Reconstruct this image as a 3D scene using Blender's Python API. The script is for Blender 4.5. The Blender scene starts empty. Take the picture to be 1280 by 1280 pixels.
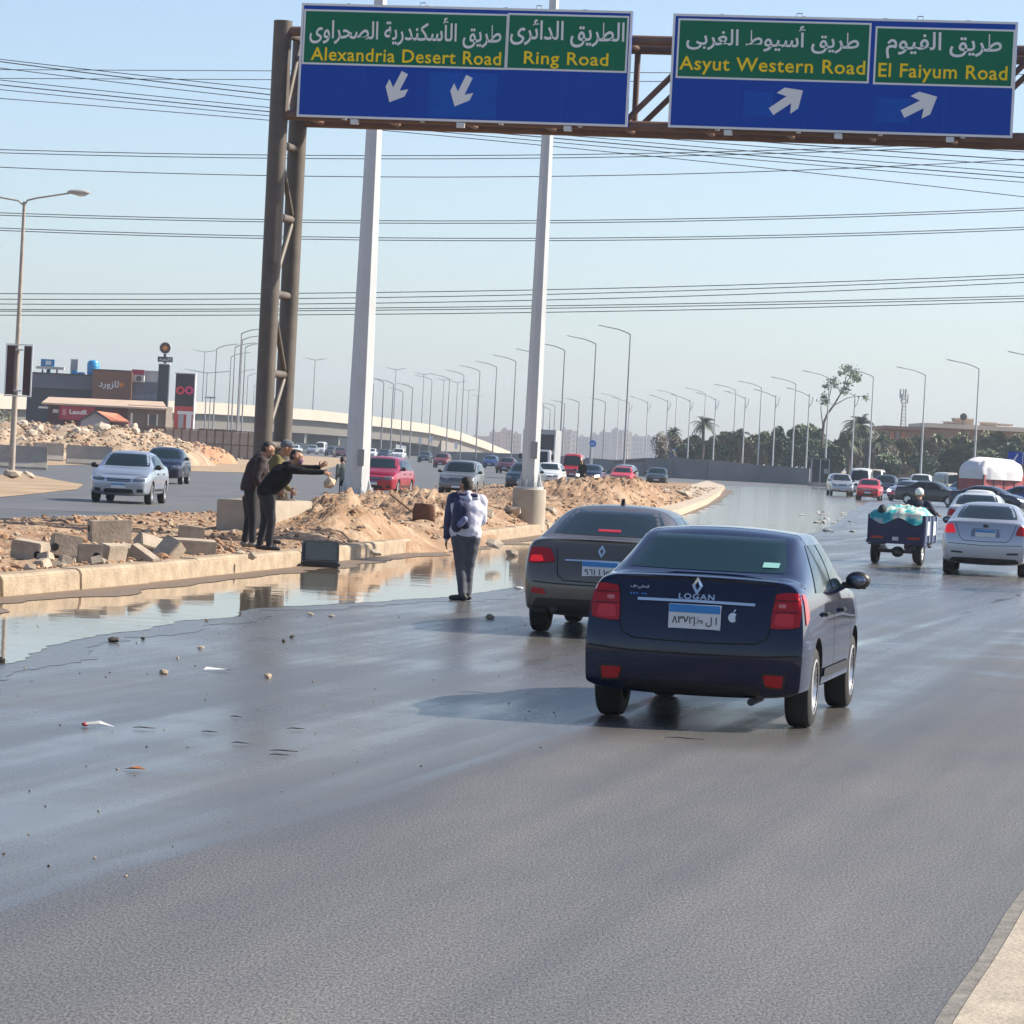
import bpy, bmesh, math, random
from mathutils import Vector, Matrix, noise as MN
from mathutils.bvhtree import BVHTree
sc = bpy.context.scene
C = sc.collection
R = random.Random(11)
rad = math.radians

# ---------------------------------------------------------------- camera
EYE = 2.0
FPX = 4500.0            # focal length in pixels of the 1280 px photograph
ROLL = math.atan(.05)
PITCH = math.atan(75 * math.cos(ROLL) / FPX)
cam = bpy.data.cameras.new('camera')
cam.sensor_width = 36
cam.lens = 36 * FPX / 1280
cam.clip_start = .5
cam.clip_end = 12000
camo = bpy.data.objects.new('camera', cam)
C.objects.link(camo)
sc.camera = camo
FW = Vector((0, math.cos(PITCH), -math.sin(PITCH)))
RT = Vector((1, 0, 0))
UP = Vector((0, math.sin(PITCH), math.cos(PITCH)))
cx_ = RT * math.cos(ROLL) + UP * math.sin(ROLL)
cy_ = -RT * math.sin(ROLL) + UP * math.cos(ROLL)
m = Matrix((cx_, cy_, -FW)).transposed().to_4x4()
m.translation = (0, 0, EYE)
camo.matrix_world = m

# ---------------------------------------------------------------- sky, sun, exposure
SUN_EL, SUN_AZ = 38.0, 78.0        # azimuth clockwise from +Y (view direction)
w = bpy.data.worlds.new('World')
sc.world = w
w.use_nodes = True
nt = w.node_tree
bg = nt.nodes['Background']
sky = nt.nodes.new('ShaderNodeTexSky')
sky.sky_type = 'NISHITA'
sky.sun_disc = False
sky.sun_elevation = rad(SUN_EL)
sky.sun_rotation = rad(SUN_AZ)
sky.altitude = 0
sky.air_density = .75
sky.dust_density = 1.1
sky.ozone_density = 1.3
nt.links.new(sky.outputs[0], bg.inputs[0])
bg.inputs[1].default_value = .103
sl = bpy.data.lights.new('sun', 'SUN')
sl.energy = 5.0
sl.angle = rad(.55)
sl.color = (1, .91, .77)
so = bpy.data.objects.new('sun', sl)
C.objects.link(so)
sd = Vector((math.sin(rad(SUN_AZ)) * math.cos(rad(SUN_EL)), math.cos(rad(SUN_AZ)) * math.cos(rad(SUN_EL)), math.sin(rad(SUN_EL))))
so.rotation_euler = sd.to_track_quat('Z', 'Y').to_euler()
so.location = (60, 10, 60)
sc.view_settings.view_transform = 'Standard'
sc.view_settings.look = 'None'
sc.view_settings.gamma = 1
sc.view_settings.exposure = .86
sc.view_settings.use_curve_mapping = False
sc.cycles.max_bounces = 8
sc.cycles.volume_bounces = 0
sc.cycles.transparent_max_bounces = 12
sc.cycles.use_denoising = True
sc.cycles.caustics_reflective = False

# ---------------------------------------------------------------- survey helpers
def ray(px, py):
    u, v = px - 640, py - 640
    a = u * math.cos(ROLL) + v * math.sin(ROLL)
    b = -u * math.sin(ROLL) + v * math.cos(ROLL)
    return FW + RT * (a / FPX) - UP * (b / FPX)
def G(px, py, z=0.0):
    d = ray(px, py)
    return Vector((0, 0, EYE)) + d * ((z - EYE) / d.z)
def P(px, py, Y):
    d = ray(px, py)
    return Vector((0, 0, EYE)) + d * (Y / d.y)
def yh(px):
    return 533 + .05 * px
def hill(a, b, x):
    t = max(0, min(1, (x - a) / (b - a)))
    return t * t * (3 - 2 * t)

# ---------------------------------------------------------------- materials
M = {}
def mat(name, col, rough=.6, metal=0, coat=0, var=.0, scale=4, bump=0, bscale=None, spec=.5, emit=None, stretch=None, det=6):
    if name in M:
        return M[name]
    mt = bpy.data.materials.new(name)
    mt.use_nodes = True
    t = mt.node_tree
    b = t.nodes['Principled BSDF']
    b.inputs['Base Color'].default_value = (*col, 1)
    b.inputs['Roughness'].default_value = rough
    b.inputs['Metallic'].default_value = metal
    b.inputs['Coat Weight'].default_value = coat
    b.inputs['Coat Roughness'].default_value = .05
    b.inputs['Specular IOR Level'].default_value = spec
    if emit:
        b.inputs['Emission Color'].default_value = (*emit[0], 1)
        b.inputs['Emission Strength'].default_value = emit[1]
    if var or bump:
        tc = t.nodes.new('ShaderNodeTexCoord')
        vec = tc.outputs['Object']
        if stretch:
            mp = t.nodes.new('ShaderNodeMapping')
            mp.inputs['Scale'].default_value = stretch
            t.links.new(vec, mp.inputs[0])
            vec = mp.outputs[0]
    if var:
        n = t.nodes.new('ShaderNodeTexNoise')
        n.inputs['Scale'].default_value = scale
        n.inputs['Detail'].default_value = det
        n.inputs['Roughness'].default_value = .65
        t.links.new(vec, n.inputs['Vector'])
        r = t.nodes.new('ShaderNodeValToRGB')
        r.color_ramp.elements[0].position = .3
        r.color_ramp.elements[1].position = .7
        r.color_ramp.elements[0].color = (*[max(0, c * (1 - var)) for c in col], 1)
        r.color_ramp.elements[1].color = (*[min(1, c * (1 + var)) for c in col], 1)
        t.links.new(n.outputs['Fac'], r.inputs[0])
        t.links.new(r.outputs[0], b.inputs['Base Color'])
        mr = t.nodes.new('ShaderNodeMapRange')
        mr.inputs['To Min'].default_value = max(0, rough - .12)
        mr.inputs['To Max'].default_value = min(1, rough + .12)
        t.links.new(n.outputs['Fac'], mr.inputs['Value'])
        t.links.new(mr.outputs[0], b.inputs['Roughness'])
    if bump:
        n2 = t.nodes.new('ShaderNodeTexNoise')
        n2.inputs['Scale'].default_value = bscale or scale * 4
        n2.inputs['Detail'].default_value = 5
        t.links.new(vec, n2.inputs['Vector'])
        bp = t.nodes.new('ShaderNodeBump')
        bp.inputs['Strength'].default_value = bump
        bp.inputs['Distance'].default_value = .02
        t.links.new(n2.outputs['Fac'], bp.inputs['Height'])
        t.links.new(bp.outputs[0], b.inputs['Normal'])
    M[name] = mt
    return mt
def leafmat(name, c0, c1):
    mt = bpy.data.materials.new(name)
    mt.use_nodes = True
    t = mt.node_tree
    b = t.nodes['Principled BSDF']
    b.inputs['Roughness'].default_value = .6
    g = t.nodes.new('ShaderNodeNewGeometry')
    r = t.nodes.new('ShaderNodeValToRGB')
    r.color_ramp.elements[0].color = (*c0, 1)
    r.color_ramp.elements[1].color = (*c1, 1)
    t.links.new(g.outputs['Random Per Island'], r.inputs[0])
    t.links.new(r.outputs[0], b.inputs['Base Color'])
    M[name] = mt
    return mt

# ---------------------------------------------------------------- mesh helpers
class MB:
    def __init__(s):
        s.v, s.f, s.mi, s.m = [], [], [], 0
    def add(s, vs, fs):
        o = len(s.v)
        s.v += [tuple(v) for v in vs]
        for f in fs:
            s.f.append([i + o for i in f])
            s.mi.append(s.m)
        return s
    def box(s, c, d, rz=0, mtx=None, taper=1):
        x, y, z = d[0] / 2, d[1] / 2, d[2] / 2
        vs = []
        for sz, k in ((-1, 1), (1, taper)):
            for sx, sy in ((-1, -1), (1, -1), (1, 1), (-1, 1)):
                vs.append(Vector((sx * x * k, sy * y * k, sz * z)))
        mm = mtx or Matrix.Rotation(rz, 3, 'Z')
        vs = [mm @ v + Vector(c) for v in vs]
        return s.add(vs, [(3, 2, 1, 0), (4, 5, 6, 7), (0, 1, 5, 4), (1, 2, 6, 5), (2, 3, 7, 6), (3, 0, 4, 7)])
    def tube(s, pts, rs, n=10, cap=True):
        pts = [Vector(p) for p in pts]
        if not isinstance(rs, (list, tuple)):
            rs = [rs] * len(pts)
        vs, fs = [], []
        px = None
        for i, p in enumerate(pts):
            d = (pts[min(i + 1, len(pts) - 1)] - pts[max(i - 1, 0)]).normalized()
            if px is None:
                px = d.orthogonal().normalized()
            px = (px - d * px.dot(d)).normalized()
            py = d.cross(px)
            for k in range(n):
                a = 2 * math.pi * (k + .5) / n
                vs.append(p + (px * math.cos(a) + py * math.sin(a)) * rs[i])
        for i in range(len(pts) - 1):
            for k in range(n):
                fs.append((i * n + k, i * n + (k + 1) % n, (i + 1) * n + (k + 1) % n, (i + 1) * n + k))
        if cap:
            fs.append(tuple(range(n))[::-1])
            fs.append(tuple(range((len(pts) - 1) * n, len(pts) * n)))
        return s.add(vs, fs)
    def lathe(s, prof, c=(0, 0, 0), axis='Z', n=20, close=False):
        vs, fs = [], []
        for (r, h) in prof:
            for k in range(n):
                a = 2 * math.pi * k / n
                p = (r * math.cos(a), r * math.sin(a), h)
                if axis == 'X':
                    p = (p[2], p[0], p[1])
                if axis == 'Y':
                    p = (p[0], p[2], p[1])
                vs.append(Vector(p) + Vector(c))
        m_ = len(prof)
        for i in range(m_ - (0 if close else 1)):
            j = (i + 1) % m_
            for k in range(n):
                fs.append((i * n + k, i * n + (k + 1) % n, j * n + (k + 1) % n, j * n + k))
        if not close:
            if prof[0][0] > 1e-4:
                fs.append(tuple(range(n))[::-1])
            if prof[-1][0] > 1e-4:
                fs.append(tuple(range((m_ - 1) * n, m_ * n)))
        return s.add(vs, fs)
    def prism(s, poly, a, b, fn=lambda u, v, w: (u, v, w)):
        n = len(poly)
        vs = [fn(u, v, a) for u, v in poly] + [fn(u, v, b) for u, v in poly]
        fs = [tuple(range(n))[::-1], tuple(range(n, 2 * n))]
        fs += [(i, (i + 1) % n, (i + 1) % n + n, i + n) for i in range(n)]
        return s.add(vs, fs)
    def ell(s, c, r, n=10, mtx=None):
        vs, fs = [], []
        h = n // 2
        for i in range(h + 1):
            t = math.pi * i / h
            for k in range(n):
                a = 2 * math.pi * k / n
                v = Vector((r[0] * math.sin(t) * math.cos(a), r[1] * math.sin(t) * math.sin(a), r[2] * math.cos(t)))
                vs.append((mtx @ v if mtx else v) + Vector(c))
        for i in range(h):
            for k in range(n):
                fs.append((i * n + k, (i + 1) * n + k, (i + 1) * n + (k + 1) % n, i * n + (k + 1) % n))
        return s.add(vs, fs)
    def rock(s, c, r, seed=0, flat=.8):
        ico = [(0, 0, 1), (.894, 0, .447), (.276, .851, .447), (-.724, .526, .447), (-.724, -.526, .447), (.276, -.851, .447),
               (.724, .526, -.447), (-.276, .851, -.447), (-.894, 0, -.447), (-.276, -.851, -.447), (.724, -.526, -.447), (0, 0, -1)]
        fs = [(0, 1, 2), (0, 2, 3), (0, 3, 4), (0, 4, 5), (0, 5, 1), (1, 6, 2), (2, 7, 3), (3, 8, 4), (4, 9, 5), (5, 10, 1),
              (6, 7, 2), (7, 8, 3), (8, 9, 4), (9, 10, 5), (10, 6, 1), (11, 7, 6), (11, 8, 7), (11, 9, 8), (11, 10, 9), (11, 6, 10)]
        q = random.Random(seed)
        rot = Matrix.Rotation(q.random() * 6.28, 3, 'Z') @ Matrix.Rotation(q.uniform(-.6, .6), 3, 'X')
        sx, sy, sz = q.uniform(.8, 1.3), q.uniform(.6, 1.1), q.uniform(.5, 1) * flat
        vs = []
        for v in ico:
            k = r * q.uniform(.72, 1.15)
            vs.append(rot @ Vector((v[0] * k * sx, v[1] * k * sy, v[2] * k * sz)) + Vector(c))
        return s.add(vs, fs)
    def mesh(s, name, mats, smooth=False, bev=0, weld=False):
        me = bpy.data.meshes.new(name)
        me.from_pydata(s.v, [], s.f)
        for mt in (mats if isinstance(mats, (list, tuple)) else [mats]):
            me.materials.append(mt)
        me.polygons.foreach_set('material_index', s.mi)
        bm = bmesh.new()
        bm.from_mesh(me)
        if weld:
            bmesh.ops.remove_doubles(bm, verts=bm.verts, dist=1e-4)
        if bev:
            ed = [e for e in bm.edges if len(e.link_faces) == 2 and e.calc_face_angle(0) > .6]
            bmesh.ops.bevel(bm, geom=ed, offset=bev, segments=2, affect='EDGES', clamp_overlap=True)
        bmesh.ops.recalc_face_normals(bm, faces=bm.faces)
        bm.to_mesh(me)
        bm.free()
        if smooth:
            me.polygons.foreach_set('use_smooth', [True] * len(me.polygons))
            if smooth != 2:
                try:
                    me.set_sharp_from_angle(angle=rad(38))
                except Exception:
                    pass
        me.update()
        return me
    def build(s, name, mats, parent=None, smooth=False, bev=0, loc=None, weld=False):
        return obj(name, s.mesh(name, mats, smooth, bev, weld), parent, loc)

def obj(name, me, parent=None, loc=None):
    o = bpy.data.objects.new(name, me)
    C.objects.link(o)
    if parent is not None:
        o.parent = parent
    if loc is not None:
        o.location = loc
    return o
def tag(o, label=None, cat=None, group=None, kind=None):
    if label: o['label'] = label
    if cat: o['category'] = cat
    if group: o['group'] = group
    if kind: o['kind'] = kind
    return o
def empty(name, loc=(0, 0, 0), rz=0, label=None, cat=None, group=None):
    o = bpy.data.objects.new(name, None)
    o.empty_display_size = .3
    C.objects.link(o)
    o.location = loc
    o.rotation_euler = (0, 0, rz)
    return tag(o, label, cat, group)
def kids(o):
    return [c for c in bpy.data.objects if c.parent == o]
def copy_tree(o, parent=None, cache={}):
    c = o.copy()
    C.objects.link(c)
    if parent is not None:
        c.parent = parent
    if o.name not in cache:
        cache[o.name] = kids(o)
    for ch in cache[o.name]:
        copy_tree(ch, c)
    return c
def grid_mesh(name, nu, nv, fn, mats, smooth=True):
    vs = [fn(i / nu, j / nv) for j in range(nv + 1) for i in range(nu + 1)]
    fs = [(j * (nu + 1) + i, j * (nu + 1) + i + 1, (j + 1) * (nu + 1) + i + 1, (j + 1) * (nu + 1) + i) for j in range(nv) for i in range(nu)]
    b = MB().add(vs, fs)
    return b.mesh(name, mats, 2 if smooth else False)
def poly_obj(name, pts, z, mt, parent=None):
    me = bpy.data.meshes.new(name)
    bm = bmesh.new()
    f = bm.faces.new([bm.verts.new((p[0], p[1], z)) for p in pts])
    bmesh.ops.triangulate(bm, faces=[f])
    bmesh.ops.recalc_face_normals(bm, faces=bm.faces)
    for f in bm.faces:
        if f.normal.z < 0:
            f.normal_flip()
    bm.to_mesh(me)
    bm.free()
    me.materials.append(mt)
    return obj(name, me, parent)
def evaluated(o):
    dg = bpy.context.evaluated_depsgraph_get()
    dg.update()
    return bpy.data.meshes.new_from_object(o.evaluated_get(dg))

# ---------------------------------------------------------------- lettering
ARAB = {'ا': (0xFE8D, 2), 'أ': (0xFE83, 2), 'ئ': (0xFE89, 4), 'ب': (0xFE8F, 4), 'ة': (0xFE93, 2), 'ت': (0xFE95, 4), 'ج': (0xFE9D, 4), 'ح': (0xFEA1, 4),
        'د': (0xFEA9, 2), 'ر': (0xFEAD, 2), 'ز': (0xFEAF, 2), 'س': (0xFEB1, 4), 'ص': (0xFEB9, 4), 'ط': (0xFEC1, 4), 'غ': (0xFECD, 4), 'ف': (0xFED1, 4), 'ق': (0xFED5, 4),
        'ك': (0xFED9, 4), 'ل': (0xFEDD, 4), 'م': (0xFEE1, 4), 'ن': (0xFEE5, 4), 'ه': (0xFEE9, 4), 'و': (0xFEED, 2), 'ي': (0xFEF1, 4), 'ى': (0xFEEF, 2)}
def shape_ar(s):
    out = []
    for i, c in enumerate(s):
        if c not in ARAB:
            out.append(c)
            continue
        b, n = ARAB[c]
        p = i > 0 and s[i - 1] in ARAB and ARAB[s[i - 1]][1] == 4
        q = n == 4 and i + 1 < len(s) and s[i + 1] in ARAB
        out.append(chr(b + (3 if p and q else 2 if q else 1 if p else 0)))
    return ''.join(reversed(out))
def text_mb(s, w_, h_, bold=.02, space=1.0):
    """flat lettering in the XZ plane, centred, w_ x h_ metres, islands staggered by 0.3 mm towards -Y"""
    cu = bpy.data.curves.new('lettering', 'FONT')
    cu.body = s
    cu.offset = bold
    cu.resolution_u = 3
    cu.space_character = space
    o = bpy.data.objects.new('lettering', cu)
    C.objects.link(o)
    me = evaluated(o)
    bpy.data.objects.remove(o)
    vs = [v.co.copy() for v in me.vertices]
    par = list(range(len(vs)))
    def find(a):
        while par[a] != a:
            par[a] = par[par[a]]
            a = par[a]
        return a
    for p in me.polygons:
        for k in p.vertices[1:]:
            par[find(k)] = find(p.vertices[0])
    x0, x1 = min(v.x for v in vs), max(v.x for v in vs)
    y0, y1 = min(v.y for v in vs), max(v.y for v in vs)
    ids = {}
    b = MB()
    out = []
    for i, v in enumerate(vs):
        k = ids.setdefault(find(i), len(ids))
        out.append(((v.x - (x0 + x1) / 2) / (x1 - x0) * w_, -.0004 * (k % 5), (v.y - (y0 + y1) / 2) / (y1 - y0) * h_))
    b.add(out, [list(p.vertices) for p in me.polygons])
    return b
def moved(b, c, rz=0):
    mm = Matrix.Rotation(rz, 3, 'Z')
    b.v = [tuple(mm @ Vector(v) + Vector(c)) for v in b.v]
    return b
ORD = ['first', 'second', 'third', 'fourth', 'fifth', 'sixth', 'seventh', 'eighth', 'ninth', 'tenth', 'eleventh', 'twelfth', 'thirteenth', 'fourteenth', 'fifteenth', 'sixteenth', 'seventeenth', 'eighteenth', 'nineteenth', 'twentieth']

# ================================================================ SETTING
def road_material():
    mt = bpy.data.materials.new('wet_asphalt')
    mt.use_nodes = True
    t = mt.node_tree
    N = t.nodes.new
    L = t.links.new
    b = t.nodes['Principled BSDF']
    geo = N('ShaderNodeNewGeometry')
    sep = N('ShaderNodeSeparateXYZ')
    L(geo.outputs['Position'], sep.inputs[0])
    def noise_(scale, detail=4, stretch=None, rot=0, rough=.6):
        n = N('ShaderNodeTexNoise')
        n.inputs['Scale'].default_value = scale
        n.inputs['Detail'].default_value = detail
        n.inputs['Roughness'].default_value = rough
        if stretch:
            mp = N('ShaderNodeMapping')
            mp.inputs['Rotation'].default_value = (0, 0, rot)
            mp2 = N('ShaderNodeMapping')
            mp2.inputs['Scale'].default_value = stretch
            L(geo.outputs['Position'], mp.inputs[0])
            L(mp.outputs[0], mp2.inputs[0])
            L(mp2.outputs[0], n.inputs['Vector'])
        else:
            L(geo.outputs['Position'], n.inputs['Vector'])
        return n.outputs['Fac']
    def math_(op, a, c, d=None):
        n = N('ShaderNodeMath')
        n.operation = op
        for i, x in enumerate((a, c, d)):
            if x is None: continue
            if isinstance(x, (int, float)): n.inputs[i].default_value = x
            else: L(x, n.inputs[i])
        return n.outputs[0]
    def ramp_(v, a, c, lo=0, hi=1):
        n = N('ShaderNodeMapRange')
        n.interpolation_type = 'SMOOTHSTEP'
        L(v, n.inputs['Value'])
        n.inputs['From Min'].default_value = a
        n.inputs['From Max'].default_value = c
        n.inputs['To Min'].default_value = lo
        n.inputs['To Max'].default_value = hi
        return n.outputs[0]
    X, Y = sep.outputs[0], sep.outputs[1]
    streak = noise_(.55, 6, (1, .10, 1), .19)
    patch = noise_(.28, 5)
    fine = noise_(1, 2, (80, 26, 1), .0, .6)
    grain = noise_(1, 2, (190, 66, 1), .0, .6)
    blot = noise_(1, 6, (.75, .16, 1), .2, .66)
    trk = noise_(1, 3, (2.4, .03, 1), .215, .5)
    # distance to the right of the wet edge that runs along the lane
    e = math_('SUBTRACT', math_('ADD', X, 2.09), math_('MULTIPLY', math_('SUBTRACT', Y, 14.7), .235))
    e2 = math_('ADD', e, math_('MULTIPLY', math_('SUBTRACT', streak, .5), .9))
    e3 = math_('ADD', e2, math_('MULTIPLY', math_('SUBTRACT', patch, .5), 1.2))
    wet = math_('MULTIPLY', ramp_(e3, .45, -.75), ramp_(math_('SUBTRACT', X, math_('MULTIPLY', math_('SUBTRACT', Y, 84), .125)), -3.5, -2.0))                           # left of the edge: damp
    far = math_('MULTIPLY', ramp_(Y, 27, 40), ramp_(math_('SUBTRACT', X, math_('MULTIPLY', math_('SUBTRACT', Y, 84), .125)), -2.5, -1.0))   # splashed lanes, not the far carriageway
    lane = ramp_(math_('ABSOLUTE', math_('SUBTRACT', math_('SUBTRACT', X, 1.5), math_('MULTIPLY', math_('SUBTRACT', Y, 27.9), .2)), 0.0), 2.2, 1.0)
    lane = math_('MULTIPLY', lane, ramp_(Y, 24.0, 27.5))
    wet = math_('MAXIMUM', wet, math_('MULTIPLY', lane, .95))
    wet = math_('MAXIMUM', wet, math_('MULTIPLY', far, ramp_(patch, .35, .62)))
    rim = math_('MULTIPLY', math_('MULTIPLY', ramp_(e2, -.26, -.14), ramp_(e2, .02, -.08)), ramp_(patch, .36, .6, .35, 1))   # thin film at the wet edge
    dryc = N('ShaderNodeValToRGB')
    dryc.color_ramp.elements[0].position = .40
    dryc.color_ramp.elements[0].color = (.048, .050, .054, 1)
    dryc.color_ramp.elements[1].position = .62
    dryc.color_ramp.elements[1].color = (.182, .184, .188, 1)
    agg = math_('ADD', math_('MULTIPLY', fine, .55), math_('MULTIPLY', grain, .45))
    L(agg, dryc.inputs[0])
    tone = N('ShaderNodeMix')
    tone.data_type = 'RGBA'
    tone.blend_type = 'MULTIPLY'
    tone.inputs[0].default_value = .9
    L(dryc.outputs[0], tone.inputs[6])
    tr = N('ShaderNodeValToRGB')
    tr.color_ramp.elements[0].position = .36
    tr.color_ramp.elements[0].color = (.60, .60, .63, 1)
    tr.color_ramp.elements[1].position = .64
    tr.color_ramp.elements[1].color = (1.28, 1.22, 1.12, 1)
    L(math_('ADD', math_('MULTIPLY', streak, .35), math_('ADD', math_('MULTIPLY', blot, .4), math_('MULTIPLY', trk, .25))), tr.inputs[0])
    L(tr.outputs[0], tone.inputs[7])
    mix = N('ShaderNodeMix')
    mix.data_type = 'RGBA'
    L(wet, mix.inputs[0])
    L(tone.outputs[2], mix.inputs[6])
    wc = N('ShaderNodeMix')
    wc.data_type = 'RGBA'
    wc.blend_type = 'MULTIPLY'
    wc.inputs[0].default_value = 1
    L(tone.outputs[2], wc.inputs[6])
    wc.inputs[7].default_value = (.88, .86, .84, 1)
    L(wc.outputs[2], mix.inputs[7])
    L(mix.outputs[2], b.inputs['Base Color'])
    rg = math_('ADD', math_('MULTIPLY', wet, -.255), math_('ADD', math_('MULTIPLY', blot, .34), .40))
    rg = math_('SUBTRACT', rg, math_('MULTIPLY', rim, .16))
    rg = math_('SUBTRACT', rg, math_('MULTIPLY', math_('MULTIPLY', wet, ramp_(math_('ADD', math_('MULTIPLY', patch, .5), math_('MULTIPLY', trk, .5)), .44, .60)), .10))
    rg = math_('MAXIMUM', rg, .08)
    L(rg, b.inputs['Roughness'])
    bp = N('ShaderNodeBump')
    bp.inputs['Distance'].default_value = .006
    L(agg, bp.inputs['Height'])
    L(math_('SUBTRACT', .50, math_('MULTIPLY', math_('MAXIMUM', wet, rim), .36)), bp.inputs['Strength'])
    L(bp.outputs[0], b.inputs['Normal'])
    return mt
def water_material():
    mt = bpy.data.materials.new('muddy_water')
    mt.use_nodes = True
    t = mt.node_tree
    b = t.nodes['Principled BSDF']
    b.inputs['Base Color'].default_value = (.14, .12, .09, 1)
    gz_ = t.nodes.new('ShaderNodeNewGeometry')
    sz_ = t.nodes.new('ShaderNodeSeparateXYZ')
    mz_ = t.nodes.new('ShaderNodeMapRange')
    mz_.inputs['From Min'].default_value = 50
    mz_.inputs['From Max'].default_value = 130
    mz_.inputs['To Min'].default_value = .035
    mz_.inputs['To Max'].default_value = .12
    t.links.new(gz_.outputs['Position'], sz_.inputs[0])
    t.links.new(sz_.outputs[1], mz_.inputs['Value'])
    t.links.new(mz_.outputs[0], b.inputs['Roughness'])
    b.inputs['IOR'].default_value = 1.33
    geo = t.nodes.new('ShaderNodeNewGeometry')
    mp = t.nodes.new('ShaderNodeMapping')
    mp.inputs['Scale'].default_value = (.9, 1.3, 1)
    n = t.nodes.new('ShaderNodeTexNoise')
    n.inputs['Scale'].default_value = 1.1
    n.inputs['Detail'].default_value = 3
    bp = t.nodes.new('ShaderNodeBump')
    bp.inputs['Strength'].default_value = .26
    bp.inputs['Distance'].default_value = .010
    t.links.new(geo.outputs['Position'], mp.inputs[0])
    t.links.new(mp.outputs[0], n.inputs[0])
    t.links.new(n.outputs['Fac'], bp.inputs['Height'])
    t.links.new(bp.outputs[0], b.inputs['Normal'])
    return mt
def ground_material(name, c0, c1, c2, sc_=.6, bump=.6):
    mt = bpy.data.materials.new(name)
    mt.use_nodes = True
    t = mt.node_tree
    b = t.nodes['Principled BSDF']
    b.inputs['Roughness'].default_value = .95
    b.inputs['Specular IOR Level'].default_value = .15
    geo = t.nodes.new('ShaderNodeNewGeometry')
    n = t.nodes.new('ShaderNodeTexNoise')
    n.inputs['Scale'].default_value = sc_
    n.inputs['Detail'].default_value = 9
    n.inputs['Roughness'].default_value = .72
    r = t.nodes.new('ShaderNodeValToRGB')
    r.color_ramp.elements[0].position = .32
    r.color_ramp.elements[0].color = (*c0, 1)
    r.color_ramp.elements[1].position = .68
    r.color_ramp.elements[1].color = (*c2, 1)
    e = r.color_ramp.elements.new(.5)
    e.color = (*c1, 1)
    n2 = t.nodes.new('ShaderNodeTexNoise')
    n2.inputs['Scale'].default_value = 9
    n2.inputs['Detail'].default_value = 6
    bp = t.nodes.new('ShaderNodeBump')
    bp.inputs['Strength'].default_value = bump
    bp.inputs['Distance'].default_value = .08
    t.links.new(geo.outputs['Position'], n.inputs['Vector'])
    t.links.new(geo.outputs['Position'], n2.inputs['Vector'])
    t.links.new(n.outputs['Fac'], r.inputs[0])
    t.links.new(r.outputs[0], b.inputs['Base Color'])
    t.links.new(n2.outputs['Fac'], bp.inputs['Height'])
    t.links.new(bp.outputs[0], b.inputs['Normal'])
    return mt
mROAD = road_material()
mWATER = water_material()
mSAND = ground_material('sandy_ground', (.25, .175, .115), (.34, .255, .175), (.43, .34, .245), .35)
mDIRT = ground_material('reddish_dirt', (.185, .108, .066), (.30, .20, .13), (.42, .325, .235), .75, 1.0)
mHEAP = ground_material('rubble_earth', (.22, .15, .10), (.34, .255, .18), (.44, .36, .28), .6, 1.0)
mCONC = mat('kerb_concrete', (.31, .24, .168), .85, var=.34, scale=2.2, bump=.8, bscale=18)
mCONC2 = mat('grey_concrete', (.34, .31, .275), .85, var=.2, scale=1.5, bump=.4, bscale=14)
mCONC3 = mat('wall_concrete', (.19, .19, .195), .85, var=.18, scale=.35, bump=.2)
mPALE = mat('pale_concrete', (.50, .44, .36), .8, var=.15, scale=.5)
mSLAB = mat('broken_concrete', (.36, .30, .235), .9, var=.32, scale=3.5, bump=.35, bscale=26)
mHOLE = mat('dark_recess', (.015, .014, .013), .9)

poly = [(-3200, -300), (3200, -300), (3200, 3200), (-3200, 3200)]
tag(poly_obj('ground', poly, -.06, mSAND), kind='structure')
tag(poly_obj('road', [(-14, 3), (40, 3), (150, 250), (170, 436), (60, 470), (12, 480), (2, 600), (-30, 1000), (-120, 1000), (-62, 420), (-33, 300), (-29, 215), (-27, 120), (-26, 60)], 0, mROAD), kind='structure')
sh = [G(1165, 1330), G(1192, 1280), G(1238, 1205), G(1283, 1128), G(1400, 930)]
shp = []
for a, b_ in zip(sh[:-1], sh[1:]):
    for k in range(40):
        q = a.lerp(b_, k / 40)
        n_ = .022 * MN.noise(Vector((q.x * .6, q.y * .35, 1)))
        shp.append((q.x + n_, q.y))
tag(poly_obj('sand', [(shp[0][0] - .6, 8)] + [(x - .055 - .04 * MN.noise(Vector((x * .8, y * .4, 8))), y) for x, y in shp] + [(9.5, 28), (12, 8)], .004, mat('road_dust', (.165, .155, .14), .9, var=.4, scale=6, bump=.4, bscale=60)), kind='structure')
tag(poly_obj('pavement', [(shp[0][0] - .4, 8)] + shp + [(9.5, 28), (12, 8)], .008, mat('dusty_shoulder', (.33, .285, .23), .9, var=.25, scale=3, bump=.5, bscale=40)), kind='structure')

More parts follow.
